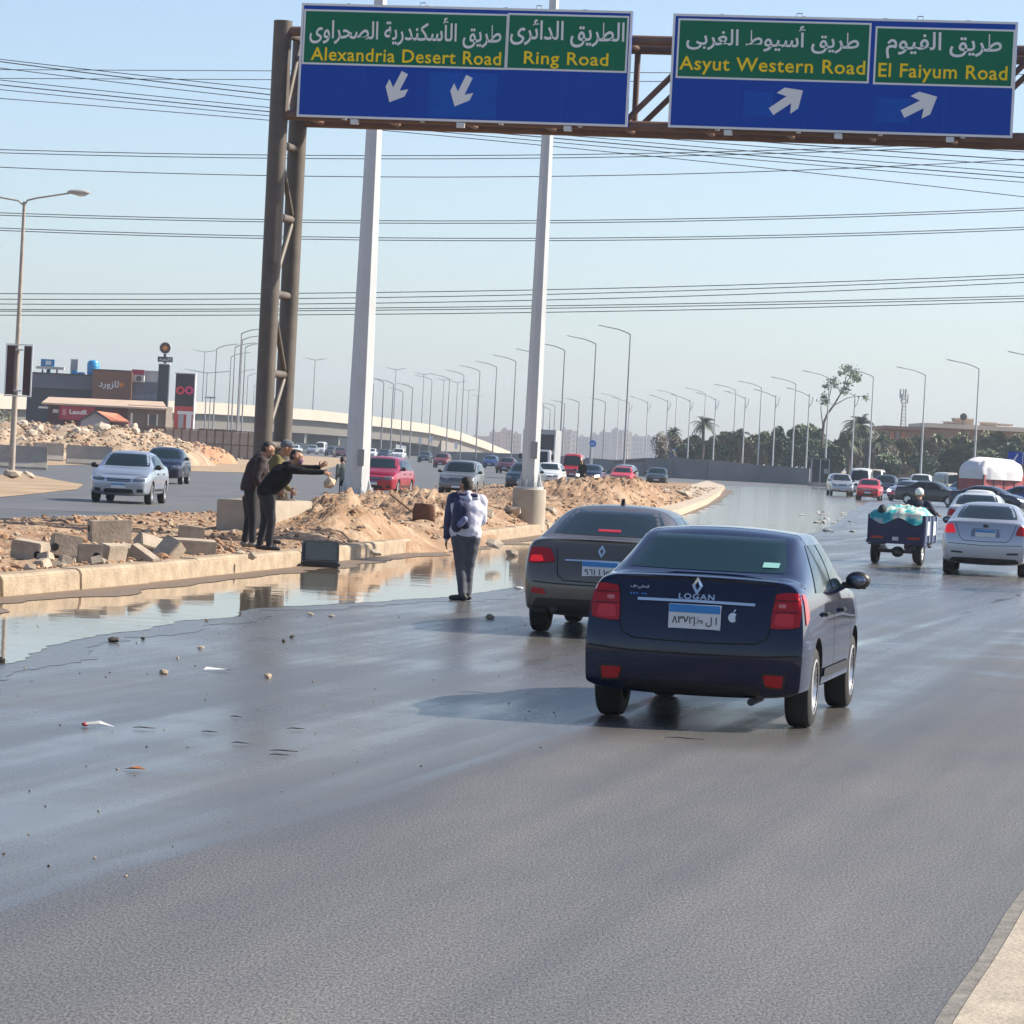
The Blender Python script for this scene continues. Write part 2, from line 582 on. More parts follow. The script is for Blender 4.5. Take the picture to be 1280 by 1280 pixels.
# water: from the kerb out to an irregular edge on the asphalt
KERB = [(-160, 764), (0, 747), (150, 733), (340, 712), (520, 690), (690, 667), (790, 653), (850, 640), (885, 627), (906, 612)]
KW = [G(*p) for p in KERB]
EDGE = [(1012, 609), (1050, 611), (1085, 628), (1062, 640), (1044, 656), (1012, 668), (940, 684), (830, 705), (700, 728), (650, 734), (600, 742), (540, 748), (430, 755), (330, 762), (270, 773), (200, 781), (140, 789), (95, 800), (60, 812), (30, 826), (-10, 834), (-120, 860)]
edge = []
for a, b_ in zip(EDGE[:-1], EDGE[1:]):
    for k in range(22):
        t = k / 22
        q = G(a[0] + (b_[0] - a[0]) * t, a[1] + (b_[1] - a[1]) * t)
        n_ = MN.noise(Vector((q.x * .9, q.y * .35, 3))) * .30 + MN.noise(Vector((q.x * 3, q.y * 1.0, 9))) * .12 + MN.noise(Vector((q.x * 9, q.y * 3.0, 9))) * .05
        edge.append((q.x + n_, q.y + n_ * .4))
tag(poly_obj('water', [(p.x - .1, p.y) for p in KW] + [tuple(G(905, 607.5)[:2])] + edge, .006, mWATER), kind='structure')
# shallow separate pools on the road
def pool(pts, z=.005):
    out = []
    n = len(pts)
    for i in range(n):
        a, b_ = pts[i], pts[(i + 1) % n]
        for k in range(6):
            t = k / 6
            q = G(a[0] + (b_[0] - a[0]) * t, a[1] + (b_[1] - a[1]) * t)
            s_ = .12 * MN.noise(Vector((q.x * 2, q.y * .8, 5)))
            out.append((q.x + s_, q.y + s_))
    return tag(poly_obj('water', out, z, mWATER), kind='structure')
# thin film of water spreading over the asphalt beyond the flood's edge, and silt along the kerb foot
mFILM = mat('wet_film', (.085, .083, .08), .24, var=.35, scale=2.5, bump=.25, bscale=40)
film = []
for i, (x, y) in enumerate(edge):
    a_ = MN.noise(Vector((x * .5, y * .2, 21)))
    k_ = (.30 + .55 * abs(a_) + .25 * MN.noise(Vector((x * 2.2, y * .7, 2))) + .12 * MN.noise(Vector((x * 7, y * 2.5, 2))))
    film.append((x + k_, y - k_ * .9))
tag(poly_obj('water', [(p.x - .1, p.y) for p in KW] + [tuple(G(905, 607.5)[:2])] + film, .003, mFILM), kind='structure')
silt = [(p.x - .2, p.y) for p in KW]
back = []
for a, b_ in zip(KW[:-1], KW[1:]):
    k = max(2, int((b_ - a).length / .5))
    for i in range(k):
        q = a.lerp(b_, i / k)
        w_ = .55 + 1.0 * max(0, MN.noise(Vector((q.y * .35, 7, 1)))) + .10 * MN.noise(Vector((q.y * 1.7, 3, 1))) + .08 * MN.noise(Vector((q.y * 6, 5, 1)))
        back.append((q.x + max(.04, w_), q.y))
tag(poly_obj('silt', silt + back[::-1], .011, mat('wet_silt', (.17, .12, .078), .55, var=.25, scale=5, bump=.5, bscale=30)), kind='structure')

# median: raised dirt strip between the two carriageways
LEDGE = [(-160, 660), (0, 651), (270, 641), (430, 624), (600, 607), (700, 604), (800, 602), (850, 600)]
LW = [G(*p) for p in LEDGE]
def interp(pts, Y):
    if Y <= pts[0].y: return pts[0].x + (pts[1].x - pts[0].x) / (pts[1].y - pts[0].y) * (Y - pts[0].y)
    for a, b_ in zip(pts[:-1], pts[1:]):
        if Y <= b_.y: return a.x + (b_.x - a.x) * (Y - a.y) / (b_.y - a.y)
    return pts[-1].x
BUMPS = []
def bump(px, py, Y, rx, ry, k=1.0):
    p = P(px, py, Y)
    BUMPS.append((p.x, Y, rx, ry, (p.z - .25) * k))
bump(425, 624, 71, 1.0, 3.6, 1.05)
bump(452, 634, 67.5, 1.05, 3.2, 1.0)
bump(482, 642, 68, .95, 3.0, .95)
bump(508, 616, 86, 1.6, 5, 1.05)
bump(540, 622, 82, 1.3, 5, 1.0)
bump(600, 634, 88, 1.4, 5, 1)
bump(690, 630, 98, 1.4, 6, 1)
bump(735, 603, 128, 2.6, 10, 1.05)
bump(775, 602, 138, 2.8, 11, 1.05)
bump(815, 609, 146, 2.4, 10, 1)
bump(855, 614, 165, 1.8, 9, .8)
bump(-20, 646, 66, 2.2, 5, .8)
def med_h(x, Y):
    xl, xr = interp(LW, Y), interp(KW, Y) + hill(66, 69.5, Y) * hill(82, 77, Y) * .75
    u = (x - xl) / max(.1, xr - xl)
    h = .03 + .22 * hill(0, .35, u) - .25 * hill(66, 69.5, Y) * hill(82, 77, Y) * hill(.80, .99, u)
    n = MN.fractal(Vector((x * .9, Y * .5, 0)), 1.0, 2.1, 5)
    n2 = MN.fractal(Vector((x * 3.2, Y * 1.9, 4)), 1.0, 2.0, 3)
    g = 0
    for (bx, by, rx, ry, k) in BUMPS:
        d = ((x - bx) / rx) ** 2 + ((Y - by) / ry) ** 2
        if d < 9:
            g = max(g, k * math.exp(-d * .75))
    edge_ = hill(1.0, .88, u) * hill(0, .08, u)
    n3 = MN.fractal(Vector((x * 8.5, Y * 5.5, 8)), 1.0, 2.0, 2)
    h += (g * (1 + .26 * n + .22 * n2 + .14 * n3) + .05 * n + .035 * n2 + .02 * n3) * edge_
    return max(h, .012)
NV = 420
def med_fn(u, v):
    Y = 36 * (282 / 36) ** v
    gap = hill(66, 69.5, Y) * hill(82, 77, Y)
    xl, xr = interp(LW, Y), interp(KW, Y) - .28 + gap * (.75 + .35 * MN.noise(Vector((Y * .9, 2, 1))))
    x = xl + (xr - xl) * (u ** .8)
    return Vector((x, Y, med_h(x, Y) if u < 1 else -.04))
tag(obj('dirt_median', grid_mesh('dirt_median', 150, NV, med_fn, mDIRT)), kind='structure')
b = MB()
mats_r = [mat('pale_stone', (.36, .285, .21), .9, var=.3, scale=6), mat('red_stone', (.30, .175, .10), .95, var=.2, scale=6)]
for i in range(5200):
    v = R.random() ** 1.35
    Y = 42 * (240 / 42) ** v
    xl, xr = interp(LW, Y), interp(KW, Y) - .3
    x = xr - (xr - xl) * R.random() ** 1.3
    r = R.uniform(.014, .05) * (1 + Y / 140) * (1.6 if R.random() < .07 else 1)
    b.m = 0 if R.random() < .45 else 1
    b.rock((x, Y, med_h(x, Y) + r * .2), r, i)
tag(b.build('rubble', mats_r), kind='stuff')
# stones big enough to point at
def stone(px, py, r, Y=None, z=None, label=None, grp=None, mt=None, name='stone'):
    p = G(px, py, .3) if Y is None else P(px, py, Y)
    zz = z if z is not None else med_h(p.x, p.y) + r * .35
    o = MB().rock((0, 0, 0), r, int(px * 7 + py)).build(name, mt or mSLAB, loc=(p.x, p.y, zz))
    return tag(o, label, 'stone', grp)
for i, (px, py, r) in enumerate([(605, 655, .22), (640, 652, .26), (690, 648, .2), (700, 652, .18), (617, 680, .16), (640, 676, .15), (470, 690, .12), (500, 660, .1), (560, 662, .15), (585, 668, .13), (730, 645, .2), (745, 640, .22), (857, 622, .35), (830, 625, .25), (300, 690, .09), (315, 693, .08)]):
    stone(px, py, r, label='loose stone lying on the dirt strip beside the kerb', grp='loose stones on the dirt strip')

# kerb of separate stones
kb = tag(empty('kerb', (0, 0, 0)), kind='structure')
ks = MB().prism([(-.02, -.05), (.30, -.05), (.30, .262), (.05, .262), (.0, .22)], -1.493, 1.493, lambda u, v, w_: (-u, w_, v)).mesh('kerb_stone', mCONC, bev=.012)
acc, pts = 0, []
seg = list(zip(KW[:-1], KW[1:]))
dist = 0
for a, c in seg:
    L_ = (c - a).length
    while dist <= L_:
        pts.append((a + (c - a) * (dist / L_), (c - a).normalized()))
        dist += 3.0
    dist -= L_
for p, d in pts:
    if 67.6 < p.y < 78: continue
    o = obj('kerb_stone', ks, kb, (p.x + R.uniform(-.015, .015), p.y, R.uniform(-.012, .012)))
    o.rotation_euler = (0, R.uniform(-.015, .015), math.atan2(-d.x, d.y) + R.uniform(-.008, .008))
# pale walkway at the end of the median
wk = [(760, 650), (800, 640), (838, 622), (862, 608), (884, 602), (905, 608), (900, 616), (884, 626), (849, 639), (800, 650)]
wb = MB().prism([tuple(G(*p, .2)[:2]) for p in wk], .02, .285)
tag(wb.build('pavement', mat('pale_paving', (.42, .35, .27), .85, var=.15, scale=1, bump=.3)), kind='structure')

# dusty patches over the left carriageway
for pts_ in ([(305, 572), (380, 569.5), (434, 573), (432, 580), (400, 588), (320, 591), (225, 589), (160, 580), (200, 573)],
             [(-90, 600), (30, 592), (70, 600), (104, 606), (96, 612), (30, 619), (-90, 630)],
             [(-90, 590), (-90, 560), (150, 560), (310, 566), (310, 571), (215, 577), (150, 580), (20, 583)]):
    tag(poly_obj('sand', [tuple(G(*p)[:2]) for p in pts_], .012, mSAND), kind='structure')

# ---------------------------------------------------------------- rubble heaps on the far left
def heap(name, cx, cy, rx, ry, h, mt, seed, nu=60, nv=36):
    def fn(u, v):
        x, y = (u - .5) * 2, (v - .5) * 2
        e = max(0, 1 - (x * x) ** 1.2 - y * y)
        n = MN.fractal(Vector((x * 4 + seed, y * 3, seed)), 1, 2, 6)
        n2 = MN.fractal(Vector((x * 13 + seed, y * 9, seed)), 1, 2, 3)
        return Vector((cx + x * rx, cy + y * ry, -.05 + h * e ** .6 * (.82 + .30 * n + .13 * n2)))
    o = obj(name, grid_mesh(name, nu, nv, fn, mt))
    tag(o, kind='structure')
    return fn
hp = P(85, 530, 245)
f1 = heap('rubble_mound', hp.x, 250, 9.5, 17, 2.75, mHEAP, 1)
hp2 = P(150, 540, 265)
f2 = heap('rubble_mound', hp2.x, 268, 6.5, 14, 2.1, mHEAP, 5)
hp3 = P(225, 550, 275)
f3 = heap('dirt_mound', hp3.x, 280, 4.0, 10, 1.65, mat('red_soil', (.38, .20, .11), .95, var=.25, scale=.8, bump=1, bscale=6), 9)
hp4 = P(10, 540, 235)
f4 = heap('rubble_mound', hp4.x, 240, 5.5, 10, 1.9, mHEAP, 14)
b = MB()
big = []
for f, n in ((f1, 1700), (f2, 900), (f3, 200), (f4, 500)):
    for i in range(n):
        p = f(R.uniform(.06, .94), R.uniform(.05, .7))
        r = R.uniform(.05, .20)
        b.m = 0 if R.random() < .7 else 1
        b.rock(p + Vector((0, 0, r * .2)), r, i)
        if i % 70 == 7 and f is not f3:
            big.append(p)
tag(b.build('rubble', mats_r), kind='stuff')
for i, p in enumerate(big[:40]):
    r = R.uniform(.3, .62)
    o = MB().rock((0, 0, 0), r, i + 400).build('boulder', mat('boulder_stone', (.50, .42, .33), .9, var=.2, scale=3, bump=.6), loc=p + Vector((0, 0, r * .3)))
    tag(o, 'jagged pale boulder lying in the rubble heap behind the concrete barriers', 'boulder', 'boulders in the rubble heap')
for i in range(24):     # stones on the verge before the fence
    p = G(R.uniform(205, 315), R.uniform(573, 578))
    MBr = MB().rock((0, 0, 0), R.uniform(.18, .42), i + 70)
    tag(MBr.build('stone', mSLAB, loc=(p.x, p.y, .1)), 'pale stone in the scatter at the foot of the rusty panel fence', 'stone', 'stones along the panel fence')

# jersey barriers
prof = [(-.30, 0), (.30, 0), (.30, .10), (.17, .36), (.10, 1.12), (-.10, 1.12), (-.17, .36), (-.30, .10)]
def jersey(px, py, ln, rz, label):
    p = G(px, py)
    o = MB().prism(prof, -ln / 2, ln / 2, lambda u, v, w_: (w_, u, v)).build('concrete_barrier', mCONC2, loc=p, bev=.02)
    o.rotation_euler = (0, 0, rz)
    tag(o, label, 'barrier', 'concrete road barriers before the rubble')
jersey(12, 585, 3.6, .1, 'pale concrete road barrier behind the left street lamp')
jersey(60, 576, 1.9, .15, 'short grey concrete barrier between the left lamp and the long barrier')
jersey(111, 581, 2.7, .12, 'grey concrete barrier just left of the silver blue car')
jersey(152, 572, 2.4, .1, 'grey concrete barrier behind the roof of the silver blue car')

# rusty panel fence
fa, fb = P(184, 572, 345), P(330, 572, 345)
fe = empty('panel_fence', (fa.x, 345, 0), 0, 'rusty framed panel fence between the low shop and the gantry', 'fence')
mRUST = mat('rusted_steel', (.16, .075, .05), .8, var=.3, scale=3)
mPAN = mat('weathered_panel', (.34, .27, .22), .85, var=.2, scale=1.2)
n = 14
wd = (fb.x - fa.x) / n
pm = MB().box((0, 0, 0), (wd - .12, .05, 1.2)).mesh('panel', mPAN)
postm = MB().box((0, 0, 1.35), (.12, .12, 2.75)).mesh('post', mRUST)
for i in range(n + 1):
    obj('post', postm, fe, (i * wd, 0, 0))
    if i < n:
        for k in range(2):
            obj('panel', pm, fe, (i * wd + wd / 2, R.uniform(-.02, .02), .68 + k * 1.3))
for z in (.05, 1.33, 2.66):
    MB().box((n * wd / 2, -.09, z), (n * wd, .06, .09)).build('rail', mRUST, fe)

# grey retaining wall in the distance
WP = [P(1012, 607, 394), P(950, 605.5, 398), P(884, 603, 398), P(842, 601, 400), P(806, 599.5, 406)]
for q in WP: q.z = 0
WP += [Vector((11.8, 420, 0)), Vector((6, 450, 0)), Vector((-2, 500, 0)), Vector((-9, 600, 0)), Vector((-17, 700, 0))]
tops = [(1012, 585.5), (950, 581.5), (884, 574.5), (842, 572), (806, 572.5), (770, 575), (704, 570), (640, 567), (580, 565), (530, 563.5)]
wl = tag(empty('retaining_wall', (0, 0, 0)), 'long grey concrete wall dividing the far carriageways below the lamps', 'wall')
for (a, b_, ta, tb) in zip(WP[:-1], WP[1:], tops[:-1], tops[1:]):
    ha = EYE + (yh(ta[0]) - ta[1]) * a.y / FPX
    hb = EYE + (yh(tb[0]) - tb[1]) * b_.y / FPX
    L_ = (b_ - a).length
    k = max(1, round(L_ / 6))
    d = (b_ - a).normalized()
    nrm = Vector((-d.y, d.x, 0)) * .15
    for i in range(k):
        p0, p1 = a + d * (L_ * i / k + .02), a + d * (L_ * (i + 1) / k - .02)
        h0, h1 = ha + (hb - ha) * i / k, ha + (hb - ha) * (i + 1) / k
        mb = MB().add([p0 - nrm, p1 - nrm, p1 + nrm, p0 + nrm] + [q + Vector((0, 0, h)) for q, h in ((p0 - nrm, h0), (p1 - nrm, h1), (p1 + nrm, h1), (p0 + nrm, h0))],
                      [(3, 2, 1, 0), (4, 5, 6, 7), (0, 1, 5, 4), (1, 2, 6, 5), (2, 3, 7, 6), (3, 0, 4, 7)])
        mb.build('panel', mCONC3, wl)
# rust stained coping blocks on the part of the wall nearest the red cars
cap = MB()
pa, pb = WP[5], WP[3]
for i in range(13):
    t = i / 13
    q = WP[5].lerp(WP[4], t * 1.0)
    hh = EYE + (yh(770) - 575) * WP[5].y / FPX
    h2 = EYE + (yh(806) - 572.5) * WP[4].y / FPX
    bx = MB().box((q.x, q.y - .25, hh + (h2 - hh) * t - .28), (.95, .2, .30), rz=-.9 if False else math.atan2(WP[4].y - WP[5].y, WP[4].x - WP[5].x))
    bx.build('coping_block', mat('stained_coping', (.13, .065, .05), .9, var=.3, scale=2), wl)

# ================================================================ GANTRY AND SIGNS
GH = .2
GA = Vector((math.sin(GH), math.cos(GH), 0))
GB = Vector((math.cos(GH), -math.sin(GH), 0))
FR = G(342, 668, .25)
mGAN = mat('brown_paint', (.10, .082, .067), .55, var=.25, scale=2.5, bump=.1)
mGAN2 = mat('red_brown_paint', (.15, .085, .06), .55, var=.25, scale=2.5)
mBLK = mat('foundation_concrete', (.34, .29, .23), .9, var=.16, scale=2.5, bump=.4, bscale=20)
PN = FR - GB * .42 + GA * .45
PF = FR - GB * .42 + GA * 2.15
gz = .25
ga = empty('sign_gantry', (PN.x, PN.y, 0), -GH, 'brown tubular road sign gantry on twin posts spanning the wet road', 'gantry')
def onplane(px, py, off=-.25):
    d = ray(px, py)
    q = Vector((PN.x, PN.y, 0)) + GA * off
    t = (q - Vector((0, 0, EYE))).dot(GA) / d.dot(GA)
    p = Vector((0, 0, EYE)) + d * t
    return ((p - Vector((PN.x, PN.y, 0))).dot(GB), p.z)
ztop = onplane(350, 26, 0)[1]
zc1 = onplane(815, 51, 0)[1]
zc0 = onplane(812, 158, 0)[1]
SPAN = 19.0
dep = 1.4
base_z = .86
for t0 in (0, SPAN):
    for q in (0, dep):
        MB().tube([(t0, q, base_z), (t0, q, ztop)], .175, 20).build('post', mGAN, ga, smooth=True)
        fl = MB().lathe([(.30, 0), (.30, .035), (.2, .035)], (t0, q, base_z), n=20)
        for k in range(8):
            an = k * math.pi / 4
            fl.tube([(t0 + .25 * math.cos(an), q + .25 * math.sin(an), base_z), (t0 + .25 * math.cos(an), q + .25 * math.sin(an), base_z + .14)], .016, 6)
        fl.build('base_flange', mGAN, ga)
    zs = [1.9, 3.25, 4.75, 6.2, 7.55, ztop - .2]
    for i, z in enumerate(zs):
        MB().tube([(t0, .12, z), (t0, dep - .12, z)], .075, 12).build('strut', mGAN, ga, smooth=True)
        if i:
            y0, y1 = (.12, dep - .12) if i % 2 else (dep - .12, .12)
            MB().tube([(t0, y0, zs[i - 1] + .06), (t0, y1, z - .06)], .055, 10).build('brace', mGAN, ga, smooth=True)
    bb = MB().box((t0 - .10, dep / 2 + .08, (.15 + base_z) / 2), (1.06, 2.95, base_z - .15))
    tag(bb.build('foundation_block', mBLK, ga, bev=.02))
for q in (0, dep):
    for z in (zc0, zc1):
        MB().tube([(-.1, q, z), (SPAN + .1, q, z)], .095, 14).build('chord', mGAN2, ga, smooth=True)
nb = 12
for q in (0, dep):
    for i in range(nb + 1):
        x = .5 + i * (SPAN - 1) / nb
        MB().tube([(x, q, zc0), (x, q, zc1)], .06, 10).build('upright', mGAN2, ga, smooth=True)
        if i < nb:
            x1 = .5 + (i + 1) * (SPAN - 1) / nb
            a, c = (zc0, zc1) if i % 2 == 0 else (zc1, zc0)
            MB().tube([(x, q, a), (x1, q, c)], .055, 10).build('brace', mGAN2, ga, smooth=True)
for i in range(nb + 1):
    x = .5 + i * (SPAN - 1) / nb
    for z in (zc0, zc1):
        MB().tube([(x, 0, z), (x, dep, z)], .05, 8).build('strut', mGAN2, ga, smooth=True)

mBLUE = mat('sign_blue', (.001, .058, .40), .5, var=.06, scale=.6, spec=.15)
mBLUE2 = mat('sign_blue_patch', (.002, .085, .46), .5, var=.08, scale=2, spec=.15)
mGREEN = mat('sign_green', (.001, .155, .080), .5, var=.06, scale=.6, spec=.15)
mWHT = mat('sign_white', (.74, .76, .77), .5)
mYEL = mat('sign_yellow', (.92, .66, .015), .5, spec=.15)
mALU = mat('sign_edge', (.55, .56, .58), .4, metal=.5)
S = FPX / PN.y
def sign(corners, label, greens, texts, arrows, patches):
    c = [onplane(*q) for q in corners]      # tl tr br bl
    x0, x1 = (c[0][0] + c[3][0]) / 2, (c[1][0] + c[2][0]) / 2
    z1, z0 = (c[0][1] + c[1][1]) / 2, (c[2][1] + c[3][1]) / 2
    org = Vector((PN.x, PN.y, 0)) - GA * .25
    cxm, czm = (x0 + x1) / 2, (z0 + z1) / 2
    root = empty('road_sign', org + GB * cxm + Vector((0, 0, czm)), -GH, label, 'road sign', 'overhead direction signs')
    W_, H_ = x1 - x0, z1 - z0
    def loc(px, py):
        q = onplane(px, py)
        return q[0] - cxm, q[1] - czm
    MB().box((0, 0, 0), (W_, .05, H_)).build('panel', mBLUE, root)
    fr = MB()
    e = .042
    for (cx, cz, sx, sz) in ((0, H_ / 2 - e / 2, W_, e), (0, -H_ / 2 + e / 2, W_, e), (-W_ / 2 + e / 2, 0, e, H_ - 2 * e), (W_ / 2 - e / 2, 0, e, H_ - 2 * e)):
        fr.box((cx, -.0285, cz), (sx, .007, sz))
    fr.build('border', mWHT, root)
    for k in range(1, 5):
        MB().box((-W_ / 2 + W_ * k / 5, -.0255, 0), (.012, .003, H_ - .1)).build('sheet_joint', mBLUE2, root)
    bk = MB()
    for k in range(4):
        xx = (k - 1.5) * W_ / 4.2
        bk.box((xx, .14, 0), (.07, .23, H_ * 1.02))
    bk.build('back_rail', mALU, root)
    for xx in (-W_ * .13, W_ * .22):
        MB().tube([(xx - .05, 0, H_ / 2), (xx - .05, 0, H_ / 2 + .06), (xx + .05, 0, H_ / 2 + .06), (xx + .05, 0, H_ / 2)], .012, 6).build('lifting_eye', mALU, root)
    for cl in range(3):
        MB().box(((cl - 1) * W_ / 3.1, .02, -H_ / 2 - .06), (.14, .12, .09)).build('clamp', mALU, root)
    for (a, b_) in greens:
        (u0, v1), (u1, v0) = loc(*a), loc(*b_)
        cz = (v0 + v1) / 2
        MB().box(((u0 + u1) / 2, -.029, cz), (u1 - u0, .008, v1 - v0)).build('field_edge', mWHT, root)
        MB().box(((u0 + u1) / 2, -.0315, cz), (u1 - u0 - .07, .008, v1 - v0 - .07)).build('green_field', mGREEN, root)
    for (cx, cy, wx, hx, s, mt, bold) in texts:
        u, v = loc(cx, cy)
        moved(text_mb(s, wx / S, hx / S, bold, 1.06 if s[0] < 'z' else 1.0), (u, -.0385, v)).build('lettering', mt, root)
    for (cx, cy, ln, ang) in arrows:
        u, v = loc(cx, cy)
        l = ln / S / 2
        ah = [(-l, -.22 * l), (.12 * l, -.22 * l), (-.22 * l, -.66 * l), (.28 * l, -.66 * l), (l, 0), (.28 * l, .66 * l), (-.22 * l, .66 * l), (.12 * l, .22 * l), (-l, .22 * l)]
        ca, sa = math.cos(ang), math.sin(ang)
        pl = [(u + x * ca - y * sa, v + x * sa + y * ca) for x, y in ah]
        MB().prism(pl, -.037, -.030, lambda a, b2, c2: (a, c2, b2)).build('arrow', mWHT, root)
    for (a, b_) in patches:
        (u0, v1), (u1, v0) = loc(*a), loc(*b_)
        MB().box(((u0 + u1) / 2, -.0265, (v0 + v1) / 2), (u1 - u0, .006, v1 - v0)).build('repair_patch', mBLUE2, root)
    return root
sign([(376, 5), (791, 13), (785, 158), (373, 147)], 'wide blue road sign reading Alexandria Desert Road and Ring Road with two down arrows',
     [((381, 11.5), (633, 87.5)), ((635.5, 16.5), (783.5, 91.5))],
     [(507, 40, 243, 37, shape_ar('طريق الأسكندرية الصحراوى'), mWHT, .014), (507.5, 70.5, 241, 16.5, 'Alexandria Desert Road', mYEL, .012),
      (709.5, 42.5, 142, 33, shape_ar('الطريق الدائرى'), mWHT, .014), (708, 76, 105, 20.5, 'Ring Road', mYEL, .012)],
     [(497, 109.5, 41, -2.02), (578, 114.5, 41, -2.0)], [((538, 90), (620, 149))])
sign([(843, 15), (1274.5, 30), (1263.5, 174.5), (834.5, 157.5)], 'wide blue road sign reading Asyut Western Road and El Faiyum Road',
     [((848.5, 23), (1086, 104.5)), ((1095, 33), (1266, 110.5))],
     [(966, 49, 210, 33, shape_ar('طريق أسيوط الغربى'), mWHT, .014), (965, 84.5, 226, 22, 'Asyut Western Road', mYEL, .012),
      (1180, 58, 138, 33, shape_ar('طريق الفيوم'), mWHT, .014), (1178.5, 92.5, 154, 22, 'El Faiyum Road', mYEL, .012)],
     [(984, 126.5, 46, .62), (1150, 132, 46, .50)], [((931, 114), (965, 146)), ((1097, 122), (1137, 154))])

# ---------------------------------------------------------------- high masts
mGALV = mat('galvanised_steel', (.54, .56, .57), .5, metal=.2, var=.08, scale=1.2)
mPLINTH = mat('plinth_concrete', (.37, .32, .26), .9, var=.14, scale=2.5, bump=.3)
def mast(px, py, top_px, rb, rt, fr, fh, label):
    p = G(px, py, .25)
    root = empty('lighting_mast', (p.x, p.y, 0), 0, label, 'mast', 'high steel masts on the dirt strip')
    sc_ = FPX / p.y
    zb = .2 + fh
    MB().lathe([(fr, .1), (fr, zb - .02), (fr - .02, zb)], n=28).build('plinth', mPLINTH, root, smooth=True)
    zt = 21.0
    z5 = EYE + (yh(px) - 5) / sc_
    k = (rt - rb) / (z5 - zb)
    MB().tube([(0, 0, zb + .04), (0, 0, zb + 2.4), (0, 0, zt)], [rb, rb + k * 2.4, max(.06, rb + k * (zt - zb))], 8).build('pole', mGALV, root)
    fl = MB().lathe([(fr * .82, zb), (fr * .82, zb + .05), (rb, zb + .05)], n=24)
    for i in range(10):
        a = i * math.pi / 5
        fl.tube([(fr * .7 * math.cos(a), fr * .7 * math.sin(a), zb + .05), (fr * .7 * math.cos(a), fr * .7 * math.sin(a), zb + .22)], .022, 6)
    fl.build('base_flange', mGALV, root)
    gs = MB()
    for i in range(8):
        a = (i + .5) * math.pi / 4
        mm = Matrix.Rotation(a, 3, 'Z')
        gs.add([mm @ Vector(q) for q in ((rb * .9, -.01, zb + .05), (fr * .78, -.01, zb + .05), (rb * .9, -.01, zb + .5), (rb * .9, .01, zb + .05), (fr * .78, .01, zb + .05), (rb * .9, .01, zb + .5))],
               [(0, 1, 2), (5, 4, 3), (0, 3, 4, 1), (1, 4, 5, 2), (2, 5, 3, 0)])
    gs.build('gusset', mGALV, root)
    MB().box((rb * .25, -rb * .93, zb + .95), (.16, .03, .42)).build('access_door', mat('door_grey', (.30, .31, .32), .5), root)
    cr = MB().lathe([(.05, zt), (.55, zt), (.55, zt + .12), (.05, zt + .12)], n=16)
    cr.build('head_frame', mGALV, root)
    for i in range(6):
        a = i * math.pi / 3
        MB().box((.8 * math.cos(a), .8 * math.sin(a), zt + .02), (.5, .3, .16), rz=a).build('floodlight', mALU, root)
mast(444, 643, 474, .335, .165, .56, .52, 'thick tapering steel mast on a round concrete plinth beside the gantry')
mast(660, 655, 692, .235, .115, .41, .92, 'slimmer tapering steel mast on a taller plinth right of the man in white')

# ---------------------------------------------------------------- street lamps
mLPOLE = mat('lamp_pole_grey', (.26, .27, .29), .5, metal=.3)
mLHEAD = mat('lamp_head_grey', (.25, .26, .28), .5)
def lamp_proto(h, arm, kind, r=.09, mp_=None):
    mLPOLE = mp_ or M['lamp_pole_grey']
    ro = bpy.data.objects.new('street_lamp', None)
    ro.empty_display_size = .3
    def prt(name, mb, mt, smooth=True):
        o = bpy.data.objects.new(name, mb.mesh(name, mt, smooth))
        o.parent = ro
        return o
    prt('pole', MB().tube([(0, 0, 0), (0, 0, h * .5), (0, 0, h)], [r, r * .75, r * .5], 8), mLPOLE)
    def head(x, z, s):
        prt('lamp_head', MB().box((x + s * .38, 0, z + .06), (.85, .30, .08), mtx=Matrix.Rotation(-s * .16, 3, 'Y'), taper=.75), mLHEAD, False)
    if kind == 'L':          # one arm to the left, rising slightly
        prt('arm', MB().tube([(0, 0, h - .05), (-.3, 0, h + .12), (-arm * .5, 0, h + .40), (-arm, 0, h + .58)], [r * .5, r * .45, r * .4, r * .35], 6), mLPOLE)
        head(-arm, h + .58, -1)
    if kind == 'R':
        prt('arm', MB().tube([(0, 0, h - .05), (.3, 0, h + .12), (arm * .5, 0, h + .40), (arm, 0, h + .58)], [r * .5, r * .45, r * .4, r * .35], 6), mLPOLE)
        head(arm, h + .58, 1)
    if kind == 'D':          # arm to the left and a folded bracket on the right
        prt('arm', MB().tube([(0, 0, h - .25), (-arm * .5, 0, h + .15), (-arm, 0, h + .4)], [r * .5, r * .42, r * .35], 6), mLPOLE)
        head(-arm, h + .42, -1)
        prt('bracket', MB().tube([(0, 0, h - 1.5), (.3, 0, h - 1.0), (.42, 0, h - .3)], r * .42, 6), mLPOLE)
    if kind == 'T':
        prt('arm', MB().tube([(-arm, 0, h + .25), (-.3, 0, h - .02), (.3, 0, h - .02), (arm, 0, h + .25)], r * .42, 6), mLPOLE)
        head(arm, h + .25, 1)
        head(-arm, h + .25, -1)
    if kind == 'H':
        prt('lamp_head', MB().box((0, 0, h), (1.7, .4, .22)), mLHEAD, False)
    return ro
mLSUNLIT = mat('lamp_pole_sunlit', (.50, .51, .52), .5, metal=.1)  # lighter copy of the pole grey, sunlight put into the colour
